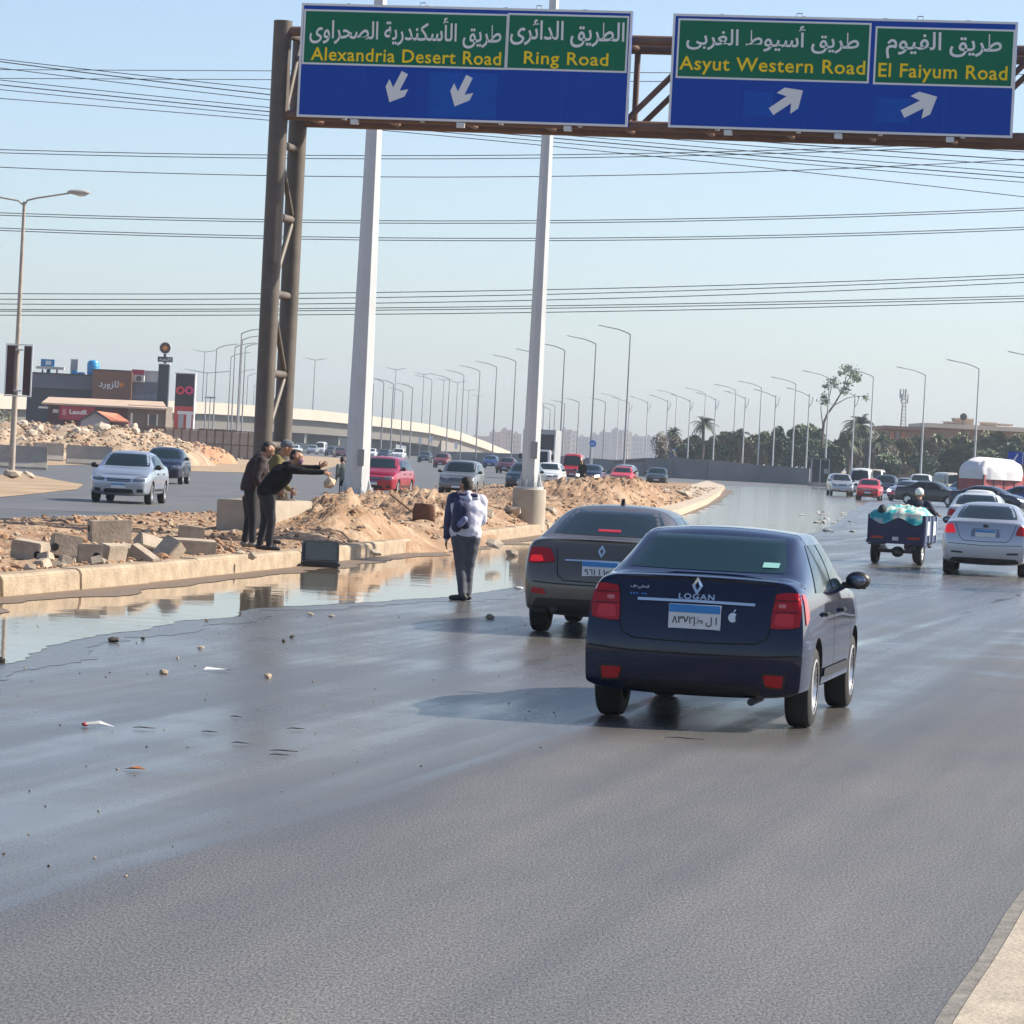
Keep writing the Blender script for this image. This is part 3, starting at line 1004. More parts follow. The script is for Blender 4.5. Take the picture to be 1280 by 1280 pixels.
def lamp_row(pts, h, arm, kind, what, grp, r=.09, yl=None):
    pr = lamp_proto(h, arm, kind, r, mLSUNLIT if 'before the trees' in what else None)
    items = []
    for (px, py) in pts:
        d = FPX * (h - EYE) / (yh(px) - py)
        items.append((d, px))
    items.sort()
    for i, (d, px) in enumerate(items):
        # pixel x given at the pole top: take the roll out for the foot
        top = P(px, yh(px) - (h - EYE) * FPX / d, d)
        o = copy_tree(pr)
        o.location = (top.x, d, 0)
        o.rotation_euler = (0, 0, R.uniform(-.06, .06))
        if len(items) == 1:
            tag(o, what, 'street lamp', grp)
        else:
            tag(o, what + ', %s nearest' % ORD[i], 'street lamp', grp)
    return pr
lamp_row([(788, 418), (745, 430), (706, 438), (676, 445), (645, 452), (621, 459), (600, 464), (580, 469), (562, 474), (540, 475)], 13.7, 2.3, 'L',
         'tall one-armed street lamp in the row above the left carriageway', 'street lamps above the left carriageway', .12)
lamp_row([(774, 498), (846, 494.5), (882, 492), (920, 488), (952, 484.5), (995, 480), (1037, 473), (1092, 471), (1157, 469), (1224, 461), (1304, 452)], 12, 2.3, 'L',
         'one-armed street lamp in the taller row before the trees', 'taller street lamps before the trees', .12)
lamp_row([(1069, 492), (1012, 492.5), (970, 494), (932, 496), (895, 497.5), (863, 499.5), (835, 500), (810, 501.5), (787, 502.5)], 10, 1.8, 'D',
         'shorter street lamp with a folded bracket in the row before the trees', 'shorter street lamps before the trees', .11)
lamp_row([(302, 417), (303, 425), (307, 434), (294, 434)], 14, 2.0, 'R', 'right-armed street lamp in the cluster left of the gantry post', 'street lamps left of the gantry', .13)
lamp_row([(271, 436), (289, 446), (300, 466), (310, 470), (318, 482)], 13, 1.8, 'R', 'slim street lamp at the back of the cluster left of the gantry', 'back street lamps left of the gantry', .12)
lamp_row([(259, 466)], 11, 2.4, 'T', 'two-armed street lamp above the panel fence right of the red board', 'street lamps left of the gantry', .12)
lamp_row([(263, 497)], 8, 1, 'H', 'low street lamp with a flat crosshead behind the panel fence', 'street lamps left of the gantry', .13)
lamp_row([(516, 485), (504, 490), (492, 480), (480, 478), (467, 480)], 12, 2.0, 'L', 'far one-armed street lamp in front of the flyover', 'far street lamps before the flyover', .15)
lamp_row([(394, 450), (495, 462), (530, 468), (555, 475), (572, 478), (586, 488), (597, 495), (256, 440)], 19, 1.6, 'T', 'thin far lamp column rising behind the flyover', 'thin lamp columns behind the flyover', .15)
lamp_row([(724, 503), (706, 505), (694, 508), (688, 512), (680, 506), (757, 503)], 12, 2.2, 'L', 'faint far street lamp above the distant houses', 'faint far street lamps', .17)

# left street lamp with its two heads and the advertising frame
lb = G(14, 598)
root = empty('street_lamp', lb, 0, 'rusty double-armed street lamp on the sandy island at the left', 'street lamp')
s_ = FPX / lb.y
mLP2 = mat('weathered_pole', (.36, .31, .27), .6, metal=.2, var=.25, scale=2)
hz = EYE + (yh(14) - 252) / s_
MB().tube([(0, 0, .1), (0, 0, 3.0), (0, 0, hz)], [.13, .11, .06], 12).build('pole', mLP2, root, smooth=True)
MB().tube([(0, 0, hz - .15), (.12, 0, hz + .06), (.5, 0, hz + .17), (1.75, 0, hz + .42)], .035, 8).build('arm', mLP2, root, smooth=True)
MB().tube([(0, 0, hz - .15), (-.25, 0, hz + .03), (-.8, 0, hz + .10), (-1.75, 0, hz + .22)], .035, 8).build('arm', mLP2, root, smooth=True)
for x, z in ((2.1, hz + .47), (-2.1, hz + .27)):
    MB().ell((x, 0, z), (.46, .15, .11), 14).build('lamp_head', mat('lamp_housing', (.38, .36, .34), .5), root, smooth=True)
    MB().ell((x + .08, 0, z - .05), (.26, .11, .11), 12).build('lamp_glass', mat('lamp_glass_dull', (.6, .6, .58), .2), root, smooth=True)
tag(MB().rock((0, 0, 0), .42, 3, .6).build('stone', mSLAB, loc=lb + Vector((.12, -.5, .2))), 'flat pale stone at the foot of the left street lamp, nearest the pole', 'stone')
tag(MB().rock((0, 0, 0), .34, 8, .7).build('stone', mSLAB, loc=lb + Vector((.75, -.3, .17))), 'small dark stone right of the left street lamp foot', 'stone')
fz = EYE + (yh(22) - 463) / s_
fr = empty('advertising_frame', (lb.x + .12, lb.y - .22, fz), .08, 'empty white advertising frame with two dark side panels on the left lamp pole', 'advertising frame')
hh, ww = 64 / s_ / 2, 32 / s_ / 2
mDP = mat('dark_maroon_panel', (.045, .014, .013), .5, var=.3, scale=2)
for sx in (-1, 1):
    MB().box((sx * (ww - .17), 0, 0), (.30, .10, hh * 2 - .08)).build('side_panel', mDP, fr)
    MB().box((sx * ww, -.02, 0), (.05, .16, hh * 2)).build('frame_bar', mWHT, fr)
for sz in (-1, 1):
    MB().box((0, -.02, sz * hh), (ww * 2 + .05, .12, .05)).build('frame_bar', mWHT, fr)
    MB().box((0, .10, sz * hh * .8), (.3, .2, .06)).build('clamp', mALU, fr)

# ---------------------------------------------------------------- overhead cables
mCAB = mat('black_cable', (.025, .025, .03), .6)
def cable(l, mid, r, Y, label, grp, rr=.020):
    a, m_, c = P(*l, Y), P(*mid, Y), P(*r, Y)
    def at(x):
        t0 = (x - m_.x) * (x - c.x) / ((a.x - m_.x) * (a.x - c.x))
        t1 = (x - a.x) * (x - c.x) / ((m_.x - a.x) * (m_.x - c.x))
        t2 = (x - a.x) * (x - m_.x) / ((c.x - a.x) * (c.x - m_.x))
        return a.z * t0 + m_.z * t1 + c.z * t2
    w_ = c.x - a.x
    pts = []
    for i in range(41):
        x = a.x - w_ * .9 + w_ * 2.8 * i / 40
        z = at(x)
        pts.append((x, Y, max(6, min(60, z))))
    o = MB().tube(pts, rr, 5).build('overhead_cable', mCAB, smooth=2)
    tag(o, label, 'cable', grp)
Yc = 170
up = [(74, 143, 190), (77, 150, 200), (85, 156, 207), (100, 163, 216), (106, 168, 222), (112, 173, 228), (123, 178, 246)]
for i, (y0, y1, y2) in enumerate(up):
    cable((0, y0), (640, y1 if i else 141), (1280, y2), Yc + i * 1.5, 'overhead cable sloping down to the right behind the signs, %s from the top' % ORD[i], 'sloping cables behind the signs', .026 if i in (1, 4) else .020)
for i, (y0, y1, y2) in enumerate([(87, 90, 93), (98, 101, 104)]):
    cable((0, y0), (640, y1), (1280, y2), 190, ('upper' if i == 0 else 'lower') + ' level cable passing behind the top half of the signs', 'level cables behind the signs')
for i, (y0, y1, y2) in enumerate([(187, 194, 176), (191, 198, 180), (209, 221, 199)]):
    cable((0, y0), (640, y1), (1280, y2), 185, 'overhead cable crossing just below the signs, %s from the top' % ORD[i], 'cables just below the signs', .022)
for i, (y0, y1, y2) in enumerate([(266, 276, 260), (269, 279, 263), (285, 298, 284), (288, 301, 287)]):
    cable((0, y0), (640, y1), (1280, y2), 185, 'overhead cable of the middle sky band, %s from the top' % ORD[i], 'cables of the middle sky band', .022)
for i, (y0, y1, y2) in enumerate([(367, 363, 343), (374, 369, 347), (380, 376, 353), (387, 383, 370), (389, 386, 373), (394, 391, 377)]):
    cable((0, y0), (640, y1), (1280, y2), 200, 'overhead cable of the lowest band above the lamps, %s from the top' % ORD[i], 'cables of the lowest sky band', .024)

# ---------------------------------------------------------------- flyover
FP = [(-260, 487, 440), (-60, 492, 480), (110, 497, 530), (265, 503, 585), (330, 507.5, 615), (400, 513, 655), (480, 522, 715), (540, 531, 790), (575, 540, 850), (605, 551, 930), (640, 565.5, 1080)]
fp = [P(*q) for q in FP]
fine = []
for a, b_ in zip(fp[:-1], fp[1:]):
    for k in range(4):
        fine.append(a.lerp(b_, k / 4))
fine.append(fp[-1])
fly = tag(empty('flyover', (0, 0, 0)), 'pale concrete flyover curving down to the road behind the masts', 'flyover')
def sweep(sec):
    vs, fs = [], []
    n = len(sec)
    for i, p in enumerate(fine):
        d = (fine[min(i + 1, len(fine) - 1)] - fine[max(0, i - 1)])
        d.z = 0
        d.normalize()
        nr = Vector((-d.y, d.x, 0))
        for (o, z) in sec:
            vs.append(p + nr * o + Vector((0, 0, z)) if p.z + z > -.3 else Vector((p.x + nr.x * o, p.y + nr.y * o, -.3)))
    for i in range(len(fine) - 1):
        for k in range(n):
            fs.append((i * n + k, i * n + (k + 1) % n, (i + 1) * n + (k + 1) % n, (i + 1) * n + k))
    return MB().add(vs, fs)
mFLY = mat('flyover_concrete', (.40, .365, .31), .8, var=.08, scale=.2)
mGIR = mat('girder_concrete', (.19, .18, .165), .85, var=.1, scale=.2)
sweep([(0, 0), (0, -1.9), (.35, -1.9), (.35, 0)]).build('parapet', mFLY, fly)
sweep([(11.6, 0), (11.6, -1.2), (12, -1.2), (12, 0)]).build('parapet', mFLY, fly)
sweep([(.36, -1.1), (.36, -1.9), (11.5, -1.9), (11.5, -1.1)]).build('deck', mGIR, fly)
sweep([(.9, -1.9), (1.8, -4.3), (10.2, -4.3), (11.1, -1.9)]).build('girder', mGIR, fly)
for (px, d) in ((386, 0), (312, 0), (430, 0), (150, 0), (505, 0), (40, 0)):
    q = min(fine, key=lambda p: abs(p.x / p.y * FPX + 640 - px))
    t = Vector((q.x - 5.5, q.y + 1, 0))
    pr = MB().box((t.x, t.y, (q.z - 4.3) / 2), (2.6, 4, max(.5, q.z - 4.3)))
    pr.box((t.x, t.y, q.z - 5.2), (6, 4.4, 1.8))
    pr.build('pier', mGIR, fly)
ab = MB()
i0 = next(i for i, p in enumerate(fine) if p.x / p.y * FPX + 640 > 545)
vs, fs = [], []
for p in fine[i0:]:
    vs += [p + Vector((-1.0, .2, -2)), Vector((p.x - 1.0, p.y + .2, -.3))]
for k in range(len(fine) - i0 - 1):
    fs.append((2 * k, 2 * k + 1, 2 * k + 3, 2 * k + 2))
ab.add(vs, fs)
vs2 = [Vector(v) + Vector((-8, 1, 0)) for v in vs]
ab.add(vs2, fs)
ab.add([vs[0], vs[1], vs2[1], vs2[0]], [(0, 1, 2, 3)])
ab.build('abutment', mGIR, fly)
# white block wall below the flyover
bw = tag(empty('boundary_wall', (0, 0, 0)), 'long cream boundary wall standing under the flyover behind the far cars', 'wall')
a, b_ = P(245, 562, 960), P(480, 567, 880)
for i in range(16):
    p0, p1 = a.lerp(b_, i / 16), a.lerp(b_, (i + .93) / 16)
    q = (p0 + p1) / 2
    d = (p1 - p0)
    MB().box((q.x, q.y, 1.75), ((p1 - p0).length, .3, 3.7), rz=math.atan2(d.y, d.x)).build('panel', mat('cream_wall', (.42, .36, .28), .85, var=.1, scale=.4), bw)
    MB().box((p1.x + .1, p1.y - .2, 2.0), (.6, .6, 4.2)).build('pillar', mat('cream_pillar', (.55, .47, .38), .85), bw)

# ================================================================ BUILDINGS
def pt(x, y, Y):
    return P(x, y, Y)
def pbox(mb, x0, y0, x1, y1, Y, depth, ground=False):
    cx, ym = (x0 + x1) / 2, (y0 + y1) / 2
    if ground: ym = y0
    X0, X1 = P(x0, ym, Y).x, P(x1, ym, Y).x
    z1 = P(cx, y0, Y).z
    z0 = -.2 if ground else P(cx, y1, Y).z
    mb.box(((X0 + X1) / 2, Y + depth / 2, (z0 + z1) / 2), (X1 - X0, depth, z1 - z0))
    return mb
def pw(x0, y0, x1, y1, Y, depth, name, mt, parent, ground=False):
    return pbox(MB(), x0, y0, x1, y1, Y, depth, ground).build(name, mt, parent)
YB = 385
mCHAR = mat('charcoal_cladding', (.045, .048, .06), .6, var=.12, scale=.3)
mSLATE = mat('slate_band', (.11, .125, .16), .6, var=.1, scale=.3)
mBRN = mat('brown_fascia', (.20, .092, .052), .6, var=.08, scale=.3)
rest = tag(empty('restaurant', (0, 0, 0)), 'low charcoal restaurant with a brown sign box behind the rubble', 'restaurant')
pw(34, 486, 116, 560, YB, 14, 'wall', mCHAR, rest, True)
pw(37, 468, 116, 486, YB - .3, 13, 'parapet_band', mSLATE, rest)
pw(37, 466.6, 116, 468.2, YB - .5, 13.4, 'coping', mCHAR, rest)
pw(115, 463, 164, 515, YB - 1.2, 10, 'sign_box', mBRN, rest)
pw(115, 462, 164, 463.6, YB - 1.3, 10.2, 'coping', mCHAR, rest)
pw(164.3, 477, 199, 530, YB - .2, 10, 'wing', mat('blue_grey_wing', (.15, .165, .20), .5, var=.1, scale=.3), rest, True)
for k in range(4):
    pw(165.5 + k * 8.2, 493, 172.5 + k * 8.2, 499, YB - .26, .2, 'window', mat('dull_window', (.20, .24, .32), .25), rest)
pw(164.5, 463, 198, 477.8, YB + .6, .3, 'roof_screen', mat('pale_screen', (.42, .42, .43), .6, var=.2, scale=1), rest)
c = pt(140, 482, YB - 1.2)
lt = text_mb(shape_ar('لازورد'), 25 * YB / FPX, 11 * YB / FPX, .02)
moved(lt, pt(136, 481, YB - 1.215)).build('lettering', mWHT, rest)
def star(c, r, n=6, q=.38):
    pl = []
    for k in range(2 * n):
        a = math.pi * k / n + .3
        rr = r if k % 2 == 0 else r * q
        pl.append((c[0] + rr * math.cos(a), c[2] + rr * math.sin(a)))
    return MB().prism(pl, c[1] - .05, c[1], lambda u, v, w_: (u, w_, v))
mORG = mat('orange_logo', (.70, .24, .02), .5)
star(pt(151.5, 481, YB - 1.215), .42).build('emblem', mORG, rest)
# things on its roof
mTANK = mat('blue_plastic', (.015, .30, .62), .4, var=.1, scale=1)
def roofthing(name, label, cat):
    return empty(name, (0, 0, 0), 0, label, cat)
q = pt(116, 471, YB + 2)
hq = 20 * YB / FPX
t = empty('water_tank', q, 0, 'big round blue water tank on the restaurant roof beside the brown box', 'water tank', 'roof tanks')
MB().lathe([(.55, 0), (.62, .1), (.66, hq * .85), (.5, hq), (.12, hq * 1.06)], n=20).build('body', mTANK, t, smooth=True)
for k in range(3):
    MB().lathe([(.66, hq * (.25 + .2 * k)), (.69, hq * (.28 + .2 * k)), (.66, hq * (.31 + .2 * k))], n=20).build('rib', mTANK, t)
q = pt(93, 471, YB + 2)
t = empty('water_tank', q, 0, 'small round blue tank lying open side out on the restaurant roof', 'water tank', 'roof tanks')
MB().lathe([(.34, -.4), (.36, .4), (.26, .4), (.22, .2)], (0, 0, .36), 'Y', 18).build('body', mTANK, t, smooth=True)
MB().box((0, 0, .02), (.7, .6, .08)).build('cradle', mGAN, t)
t = empty('water_tank', pt(101.5, 471, YB + 2.5), 0, 'low blue tank between the round tanks on the restaurant roof', 'water tank', 'roof tanks')
MB().lathe([(.38, 0), (.4, .4), (.28, .48), (.1, .5)], n=16).build('body', mTANK, t, smooth=True)
t = empty('roof_board', (0, 0, 0), 0, 'blue roof board with a white plate on the left of the restaurant roof', 'sign board')
pw(51, 449, 68, 458, YB + 3, .3, 'board', mat('blue_board', (.03, .20, .45), .5), t)
pw(57, 451, 64, 456, YB + 2.95, .1, 'plate', mWHT, t)
pw(45, 458.3, 80, 461.5, YB + 2.8, .6, 'shelf', mat('cream_shelf', (.6, .55, .45), .7), t)
for k in (52, 60, 70):
    pw(k, 461.6, k + 1.6, 470, YB + 3, .4, 'leg', mCHAR, t)
pw(58, 461.6, 63, 470, YB + 3.5, .4, 'drum', mTANK, t)
t = empty('vent_cowl', (0, 0, 0), 0, 'grey mesh vent shaft standing above the small blue tank', 'vent')
pw(88.4, 449, 97, 465, YB + 4, .6, 'shaft', mat('mesh_grey', (.38, .38, .37), .6, var=.3, scale=6), t)
for k in (88, 96.4):
    pw(k, 448, k + .9, 471, YB + 3.9, .1, 'post', mALU, t)
t = empty('air_conditioner', (0, 0, 0), 0, 'white air conditioner with a round fan on the restaurant wing', 'air conditioner')
pw(166, 469, 180, 477.5, YB - .4, .7, 'case', mat('ac_white', (.6, .6, .57), .5), t)
q = pt(173.5, 473.3, YB - .41)
MB().lathe([(.30, -.04), (.30, 0), (.22, 0), (.06, -.02)], q, 'Y', 16).build('fan_grille', mat('ac_fan', (.10, .11, .11), .5), t)
t = empty('banner', (0, 0, 0), 0, 'crimson banner above the air conditioner', 'banner')
pw(164.5, 462, 180, 468.3, YB - .45, .1, 'cloth', mat('crimson_cloth', (.38, .02, .06), .7), t)
t = tag(empty('sign_tower', (0, 0, 0)), 'dark sign pillar topped by a round orange star emblem', 'sign tower')
pw(198.5, 455, 211.5, 560, YB - 3, 1.1, 'pillar', mat('navy_pillar', (.018, .022, .035), .5), t, True)
pw(198, 454.4, 212, 455.4, YB - 3.1, 1.3, 'cap', mWHT, t)
pw(197, 446, 215.5, 452.5, YB - 3.2, .6, 'name_plate', mCHAR, t)
moved(text_mb(shape_ar('لازورد'), 1.25, .36, .01), pt(206, 449.2, YB - 3.215)).build('lettering', mWHT, t)
pw(204.5, 452.5, 207.5, 454.6, YB - 3, .3, 'neck', mCHAR, t)
pw(204.5, 441.5, 207.5, 446, YB - 3, .3, 'neck', mCHAR, t)
q = pt(206.7, 435, YB - 3)
MB().lathe([(.58, -.12), (.58, .12)], q, 'Y', 28).build('disc', mat('dark_disc', (.035, .022, .02), .5), t)
MB().lathe([(.58, -.15), (.62, -.15), (.62, .15), (.58, .15)], q, 'Y', 28, True).build('rim', mWHT, t)
star(q + Vector((0, -.13, 0)), .42).build('emblem', mORG, t)
t = tag(empty('low_shop', (0, 0, 0)), 'long low shop with a tan lean-to roof in front of the restaurant', 'shop')
YS = 372
pw(60, 506, 160, 560, YS, 7, 'wall', mat('maroon_wall', (.085, .03, .032), .7, var=.15, scale=.4), t, True)
pw(160.3, 507, 208, 560, YS - .1, 7, 'side_wall', mat('taupe_wall', (.16, .13, .105), .8, var=.12, scale=.5), t, True)
rb_ = MB()
A, B_, C_, D_ = pt(52, 503, YS - 1.6), pt(209, 510.5, YS - 1.6), pt(204, 502, YS + 6), pt(61, 496, YS + 6)
rb_.add([A, B_, C_, D_] + [v - Vector((0, 0, .18)) for v in (A, B_, C_, D_)], [(0, 1, 2, 3), (7, 6, 5, 4), (0, 4, 5, 1), (1, 5, 6, 2), (2, 6, 7, 3), (3, 7, 4, 0)])
rb_.build('roof', mat('tan_roof', (.48, .36, .27), .75, var=.1, scale=.5), t)
pw(186, 519, 197, 531, YS - .15, .2, 'window', mat('shop_window', (.07, .08, .085), .3), t)
pw(184.5, 518, 186, 532, YS - .2, .2, 'window_frame', mWHT, t)
pw(195.6, 518, 197, 532, YS - .2, .2, 'window_frame', mWHT, t)
for k in (183, 206.5):
    pw(k, 510, k + 1.3, 560, YS - .25, .2, 'post', mGAN2, t, True)
pw(163, 516, 165.5, 533, YS - .25, .2, 'door_frame', mWHT, t)
pw(66, 511.5, 73, 516, YS - .1, .2, 'notice', mWHT, t)
pw(48, 508, 60, 510.5, YS - .5, .2, 'notice', mWHT, t)
t = tag(empty('shop_banner', (0, 0, 0)), 'crimson shop banner lettered Land in white on the low shop', 'banner')
pw(74, 508, 118, 525, YS - 1.0, .2, 'board', mat('crimson_board', (.36, .015, .05), .55), t)
moved(text_mb('Land', 1.45, .48, .04), pt(95.5, 515, YS - 1.02)).build('lettering', mWHT, t)
moved(text_mb('R', .34, .48, .04), pt(107, 515.5, YS - 1.02)).build('lettering', mWHT, t)
pw(78, 511, 82.5, 519, YS - 1.02, .1, 'emblem', mat('pink_plate', (.6, .25, .28), .6), t)
t = tag(empty('kiosk', (0, 0, 0)), 'small kiosk with a grey gable and an orange roof before the low shop', 'kiosk')
YK = 362
g0, g1, g2 = pt(101, 525, YK), pt(137, 525, YK), pt(119, 514.5, YK)
w_ = MB().prism([(g0.x, -.1), (g1.x, -.1), (g1.x, g1.z), (g2.x, g2.z), (g0.x, g0.z)], YK, YK + 4, lambda u, v, z: (u, z, v))
w_.build('gable', mat('lilac_grey', (.30, .30, .36), .7), t)
for (a, b_, mt) in ((g0, g2, mCHAR), (g2, g1, mCHAR)):
    rb_ = MB()
    o = Vector((0, -.35, .09))
    rb_.add([a + o, b_ + o, b_ + o + Vector((0, .3, 0)), a + o + Vector((0, .3, 0))] + [v - Vector((0, 0, .22)) for v in (a + o, b_ + o, b_ + o + Vector((0, .3, 0)), a + o + Vector((0, .3, 0)))],
            [(0, 1, 2, 3), (7, 6, 5, 4), (0, 4, 5, 1), (1, 5, 6, 2), (2, 6, 7, 3), (3, 7, 4, 0)])
    rb_.build('barge_board', mt, t)
A, B_, C_, D_ = g1 + Vector((.2, -.3, -.02)), pt(162, 527, YK), pt(147, 517, YK + 4), g2 + Vector((.15, .2, .08))
rb_ = MB()
rb_.add([A, B_, C_, D_] + [v - Vector((0, 0, .15)) for v in (A, B_, C_, D_)], [(0, 1, 2, 3), (7, 6, 5, 4), (0, 4, 5, 1), (1, 5, 6, 2), (2, 6, 7, 3), (3, 7, 4, 0)])
rb_.build('roof', mat('orange_tile', (.50, .17, .09), .7, var=.15, scale=3), t)
pw(138, 527, 160, 560, YK + .6, 3, 'wall', mat('maroon_wall', (.085, .03, .032), .7), t, True)
t = tag(empty('advert_tower', (0, 0, 0)), 'tall black and red board with two pink rings right of the sign pillar', 'advertising board')
YT = 350
pw(219, 467, 244, 508, YT, .8, 'black_panel', mat('black_panel', (.022, .014, .02), .5), t)
pw(218, 508, 243, 560, YT, .8, 'red_panel', mat('red_panel', (.55, .06, .04), .5), t, True)
pw(218.3, 466, 245, 467.2, YT - .05, .9, 'edge_trim', mWHT, t)
pw(243.6, 467.2, 245, 560, YT - .05, .9, 'edge_trim', mWHT, t, True)
pw(221.5, 514, 241, 518, YT - .1, .1, 'white_bar', mWHT, t)
pw(222.5, 518.3, 229, 540, YT - .1, .1, 'white_bar', mat('grey_bar', (.42, .42, .43), .5), t)
pw(232.5, 518.3, 239, 540, YT - .1, .1, 'white_bar', mWHT, t)
for (x, mt) in ((225.5, mat('red_ring', (.62, .02, .07), .4)), (236.5, mat('pink_ring', (.60, .02, .16), .4))):
    q = pt(x, 488, YT - .02)
    MB().lathe([(.18, 0), (.18, -.1), (.42, -.1), (.42, 0)], q, 'Y', 20).build('ring', mt, t)
# distant skyline: separate blocks
mH = [mat('far_beige', (.44, .33, .25), .9, var=.08, scale=.1), mat('far_pink', (.46, .30, .24), .9, var=.08, scale=.1), mat('far_grey', (.34, .31, .30), .9, var=.08, scale=.1), mat('far_cream', (.60, .52, .42), .9)]
mWIN = mat('far_window', (.19, .17, .16), .6)
blocks = [(612, 540, 628, 1, 1150), (626, 537, 641, 1, 1180), (640, 542, 652, 0, 1200), (700, 537, 716, 0, 1300), (714, 541, 722, 3, 1250), (722, 546, 738, 2, 1350), (738, 543, 752, 2, 1320), (750, 540, 764, 2, 1300), (765, 537, 780, 2, 1280),
          (779, 540, 790, 3, 1260), (790, 545, 806, 2, 1350), (806, 546, 822, 2, 1400), (822, 549, 838, 0, 1420), (660, 541, 672, 2, 1280), (676, 545, 700, 2, 1350), (590, 545, 612, 0, 1200)]
desc = ['beige', 'pinkish', 'grey', 'cream']
posn = ['just right of the flyover foot', 'behind the lamp left of the slim mast', 'left of the slim mast', 'right of the box truck', 'standing bright among the houses right of the box truck', 'hazy and low behind the red van', 'behind the lamp over the navy sedan', 'just right of the lamp over the navy sedan', 'before the tall lamp over the old red car',
        'bright, right of the tall lamp over the old red car', 'hazy, left of the first trees', 'low and hazy, at the edge of the trees', 'behind the brownish first trees', 'hidden partly by the slim mast', 'behind the box truck', 'half hidden by the flyover parapet']
for i, (x0, y0, x1, k, Y) in enumerate(blocks):
    Y *= 1.9
    t = tag(empty('apartment_block', (0, 0, 0)), '%s far apartment block %s' % (desc[k], posn[i]), 'apartment block', 'houses on the far skyline')
    pw(x0, y0, x1, 570, Y, 14, 'wall', mH[k], t, True)
    pw(x0 + 3, y0 - 2.5, x0 + 7, y0 + .5, Y + 4, 4, 'roof_shed', mH[(k + 1) % 3], t)
    for a in range(int((x1 - x0 - 3) / 4)):
        for c in range(4):
            pw(x0 + 2 + a * 4, y0 + 3 + c * 6, x0 + 3.6 + a * 4, y0 + 6 + c * 6, Y - .1, .3, 'window', mWIN, t)
# low building behind the right-hand trees
YR = 520
t = tag(empty('long_building', (0, 0, 0)), 'long low brown building with a cream parapet behind the right trees', 'building')
pw(1110, 537, 1300, 590, YR, 20, 'wall', mat('brown_render', (.20, .125, .085), .85, var=.12, scale=.2), t, True)
pw(1106, 533, 1160, 537, YR - .8, 22, 'roof_slab', mat('brown_slab', (.22, .15, .11), .8), t)
pw(1155, 532, 1300, 537.5, YR - .6, 21, 'parapet', mat('cream_parapet', (.62, .55, .45), .8, var=.1, scale=.3), t)
for k in range(3):
    pw(1113 + k * 7, 539, 1117.5 + k * 7, 549, YR - .2, .4, 'window', mat('terracotta_recess', (.34, .14, .08), .8) if k != 1 else mWIN, t)
for i, (x, y, w2) in enumerate(((1205, 524, 12), (1188, 528, 6), (1237, 529, 9), (1258, 531, 8))):
    q = tag(empty('roof_hut', (0, 0, 0)), 'small roof hut on the long low building, %s from the right end' % ORD[3 - [1, 0, 2, 3].index(i)], 'roof hut', 'roof huts of the long building')
    pw(x - w2, y, x + w2, 532.2, YR + 5, 3, 'wall', mH[i % 2], q)
    pw(x - w2 - 1, y - 1.2, x + w2 + 1, y, YR + 4.8, 3.4, 'roof', mH[3], q)
q = pt(1204, 527, YR + 4)
t = empty('satellite_dish', q, 0, 'dark satellite dish on the roof of the long low building', 'satellite dish')
MB().lathe([(.02, .16), (.3, .08), (.5, -.10), (.53, -.08), (.3, .11), (.02, .2)], (0, 0, .7), 'Y', 16).build('dish', mCHAR, t, smooth=True)
MB().tube([(0, 0, -1), (0, .2, .9)], .06, 6).build('stand', mCHAR, t)
q = pt(1128, 534, YR + 8)
t = empty('cell_tower', q, 0, 'slim grey lattice telecom mast rising from the brown roof', 'telecom mast')
lt = MB()
for a in range(3):
    an = a * 2.094
    lt.tube([(.55 * math.cos(an), .55 * math.sin(an), -1), (.22 * math.cos(an), .22 * math.sin(an), 5.6)], .06, 6)
for k in range(12):
    z = -.8 + k * .52
    r0 = .54 - .05 * k * .52
    for a in range(3):
        lt.tube([(r0 * math.cos(a * 2.094), r0 * math.sin(a * 2.094), z), (r0 * math.cos((a + 1) * 2.094), r0 * math.sin((a + 1) * 2.094), z + .45)], .035, 5)
lt.build('lattice', mLPOLE, t)
for k in range(6):
    an = k * 1.047
    MB().box((.55 * math.cos(an), .55 * math.sin(an), 4.2 + (k % 2) * .7), (.22, .18, 1.3), rz=an).build('antenna', mat('antenna_grey', (.5, .52, .54), .5), t)
# blue direction board at the right edge, small round sign, blue container
t = tag(empty('road_sign', (0, 0, 0)), 'far blue road sign with a white arrow at the right edge beside the loaded truck', 'road sign')
pw(1260, 565, 1300, 580.5, 300, .12, 'panel', mBLUE, t)
q = pt(1268, 571.5, 299.97)
pl = [(-.28, -.3), (-.22, -.32), (-.05, -.18), (.22, .30), (.32, .24), (.06, -.24), (.12, -.34), (-.2, -.42), (-.36, -.1)]
MB().prism([(q.x + x, q.z + y) for x, y in pl], 299.93, 299.99, lambda u, v, w2: (u, w2, v)).build('arrow', mWHT, t)
for k in (1264, 1292):
    pw(k, 580.6, k + 1.6, 640, 300, .15, 'post', mALU, t, True)
pw(1278.2, 565, 1279, 580.5, 299.95, .05, 'divider', mWHT, t)
t = tag(empty('round_sign', (0, 0, 0)), 'small blue round road sign on the lamp above the navy sedan', 'road sign')
q = pt(741, 554.5, 372)
MB().lathe([(.36, -.03), (.36, .03)], q, 'Y', 20).build('disc', mat('bright_blue', (.02, .20, .62), .4), t)
MB().box(q + Vector((-.06, -.05, -.02)), (.32, .03, .12)).build('symbol', mWHT, t)
MB().tube([q + Vector((0, .08, 0)), (q.x, q.y + .08, 0)], .05, 8).build('post', mALU, t)
t = tag(empty('container', (0, 0, 0)), 'blue freight container beyond the grey wall below the first trees', 'container')
pw(826, 560, 845, 573, 470, 6, 'body', mat('container_blue', (.06, .17, .34), .6), t)
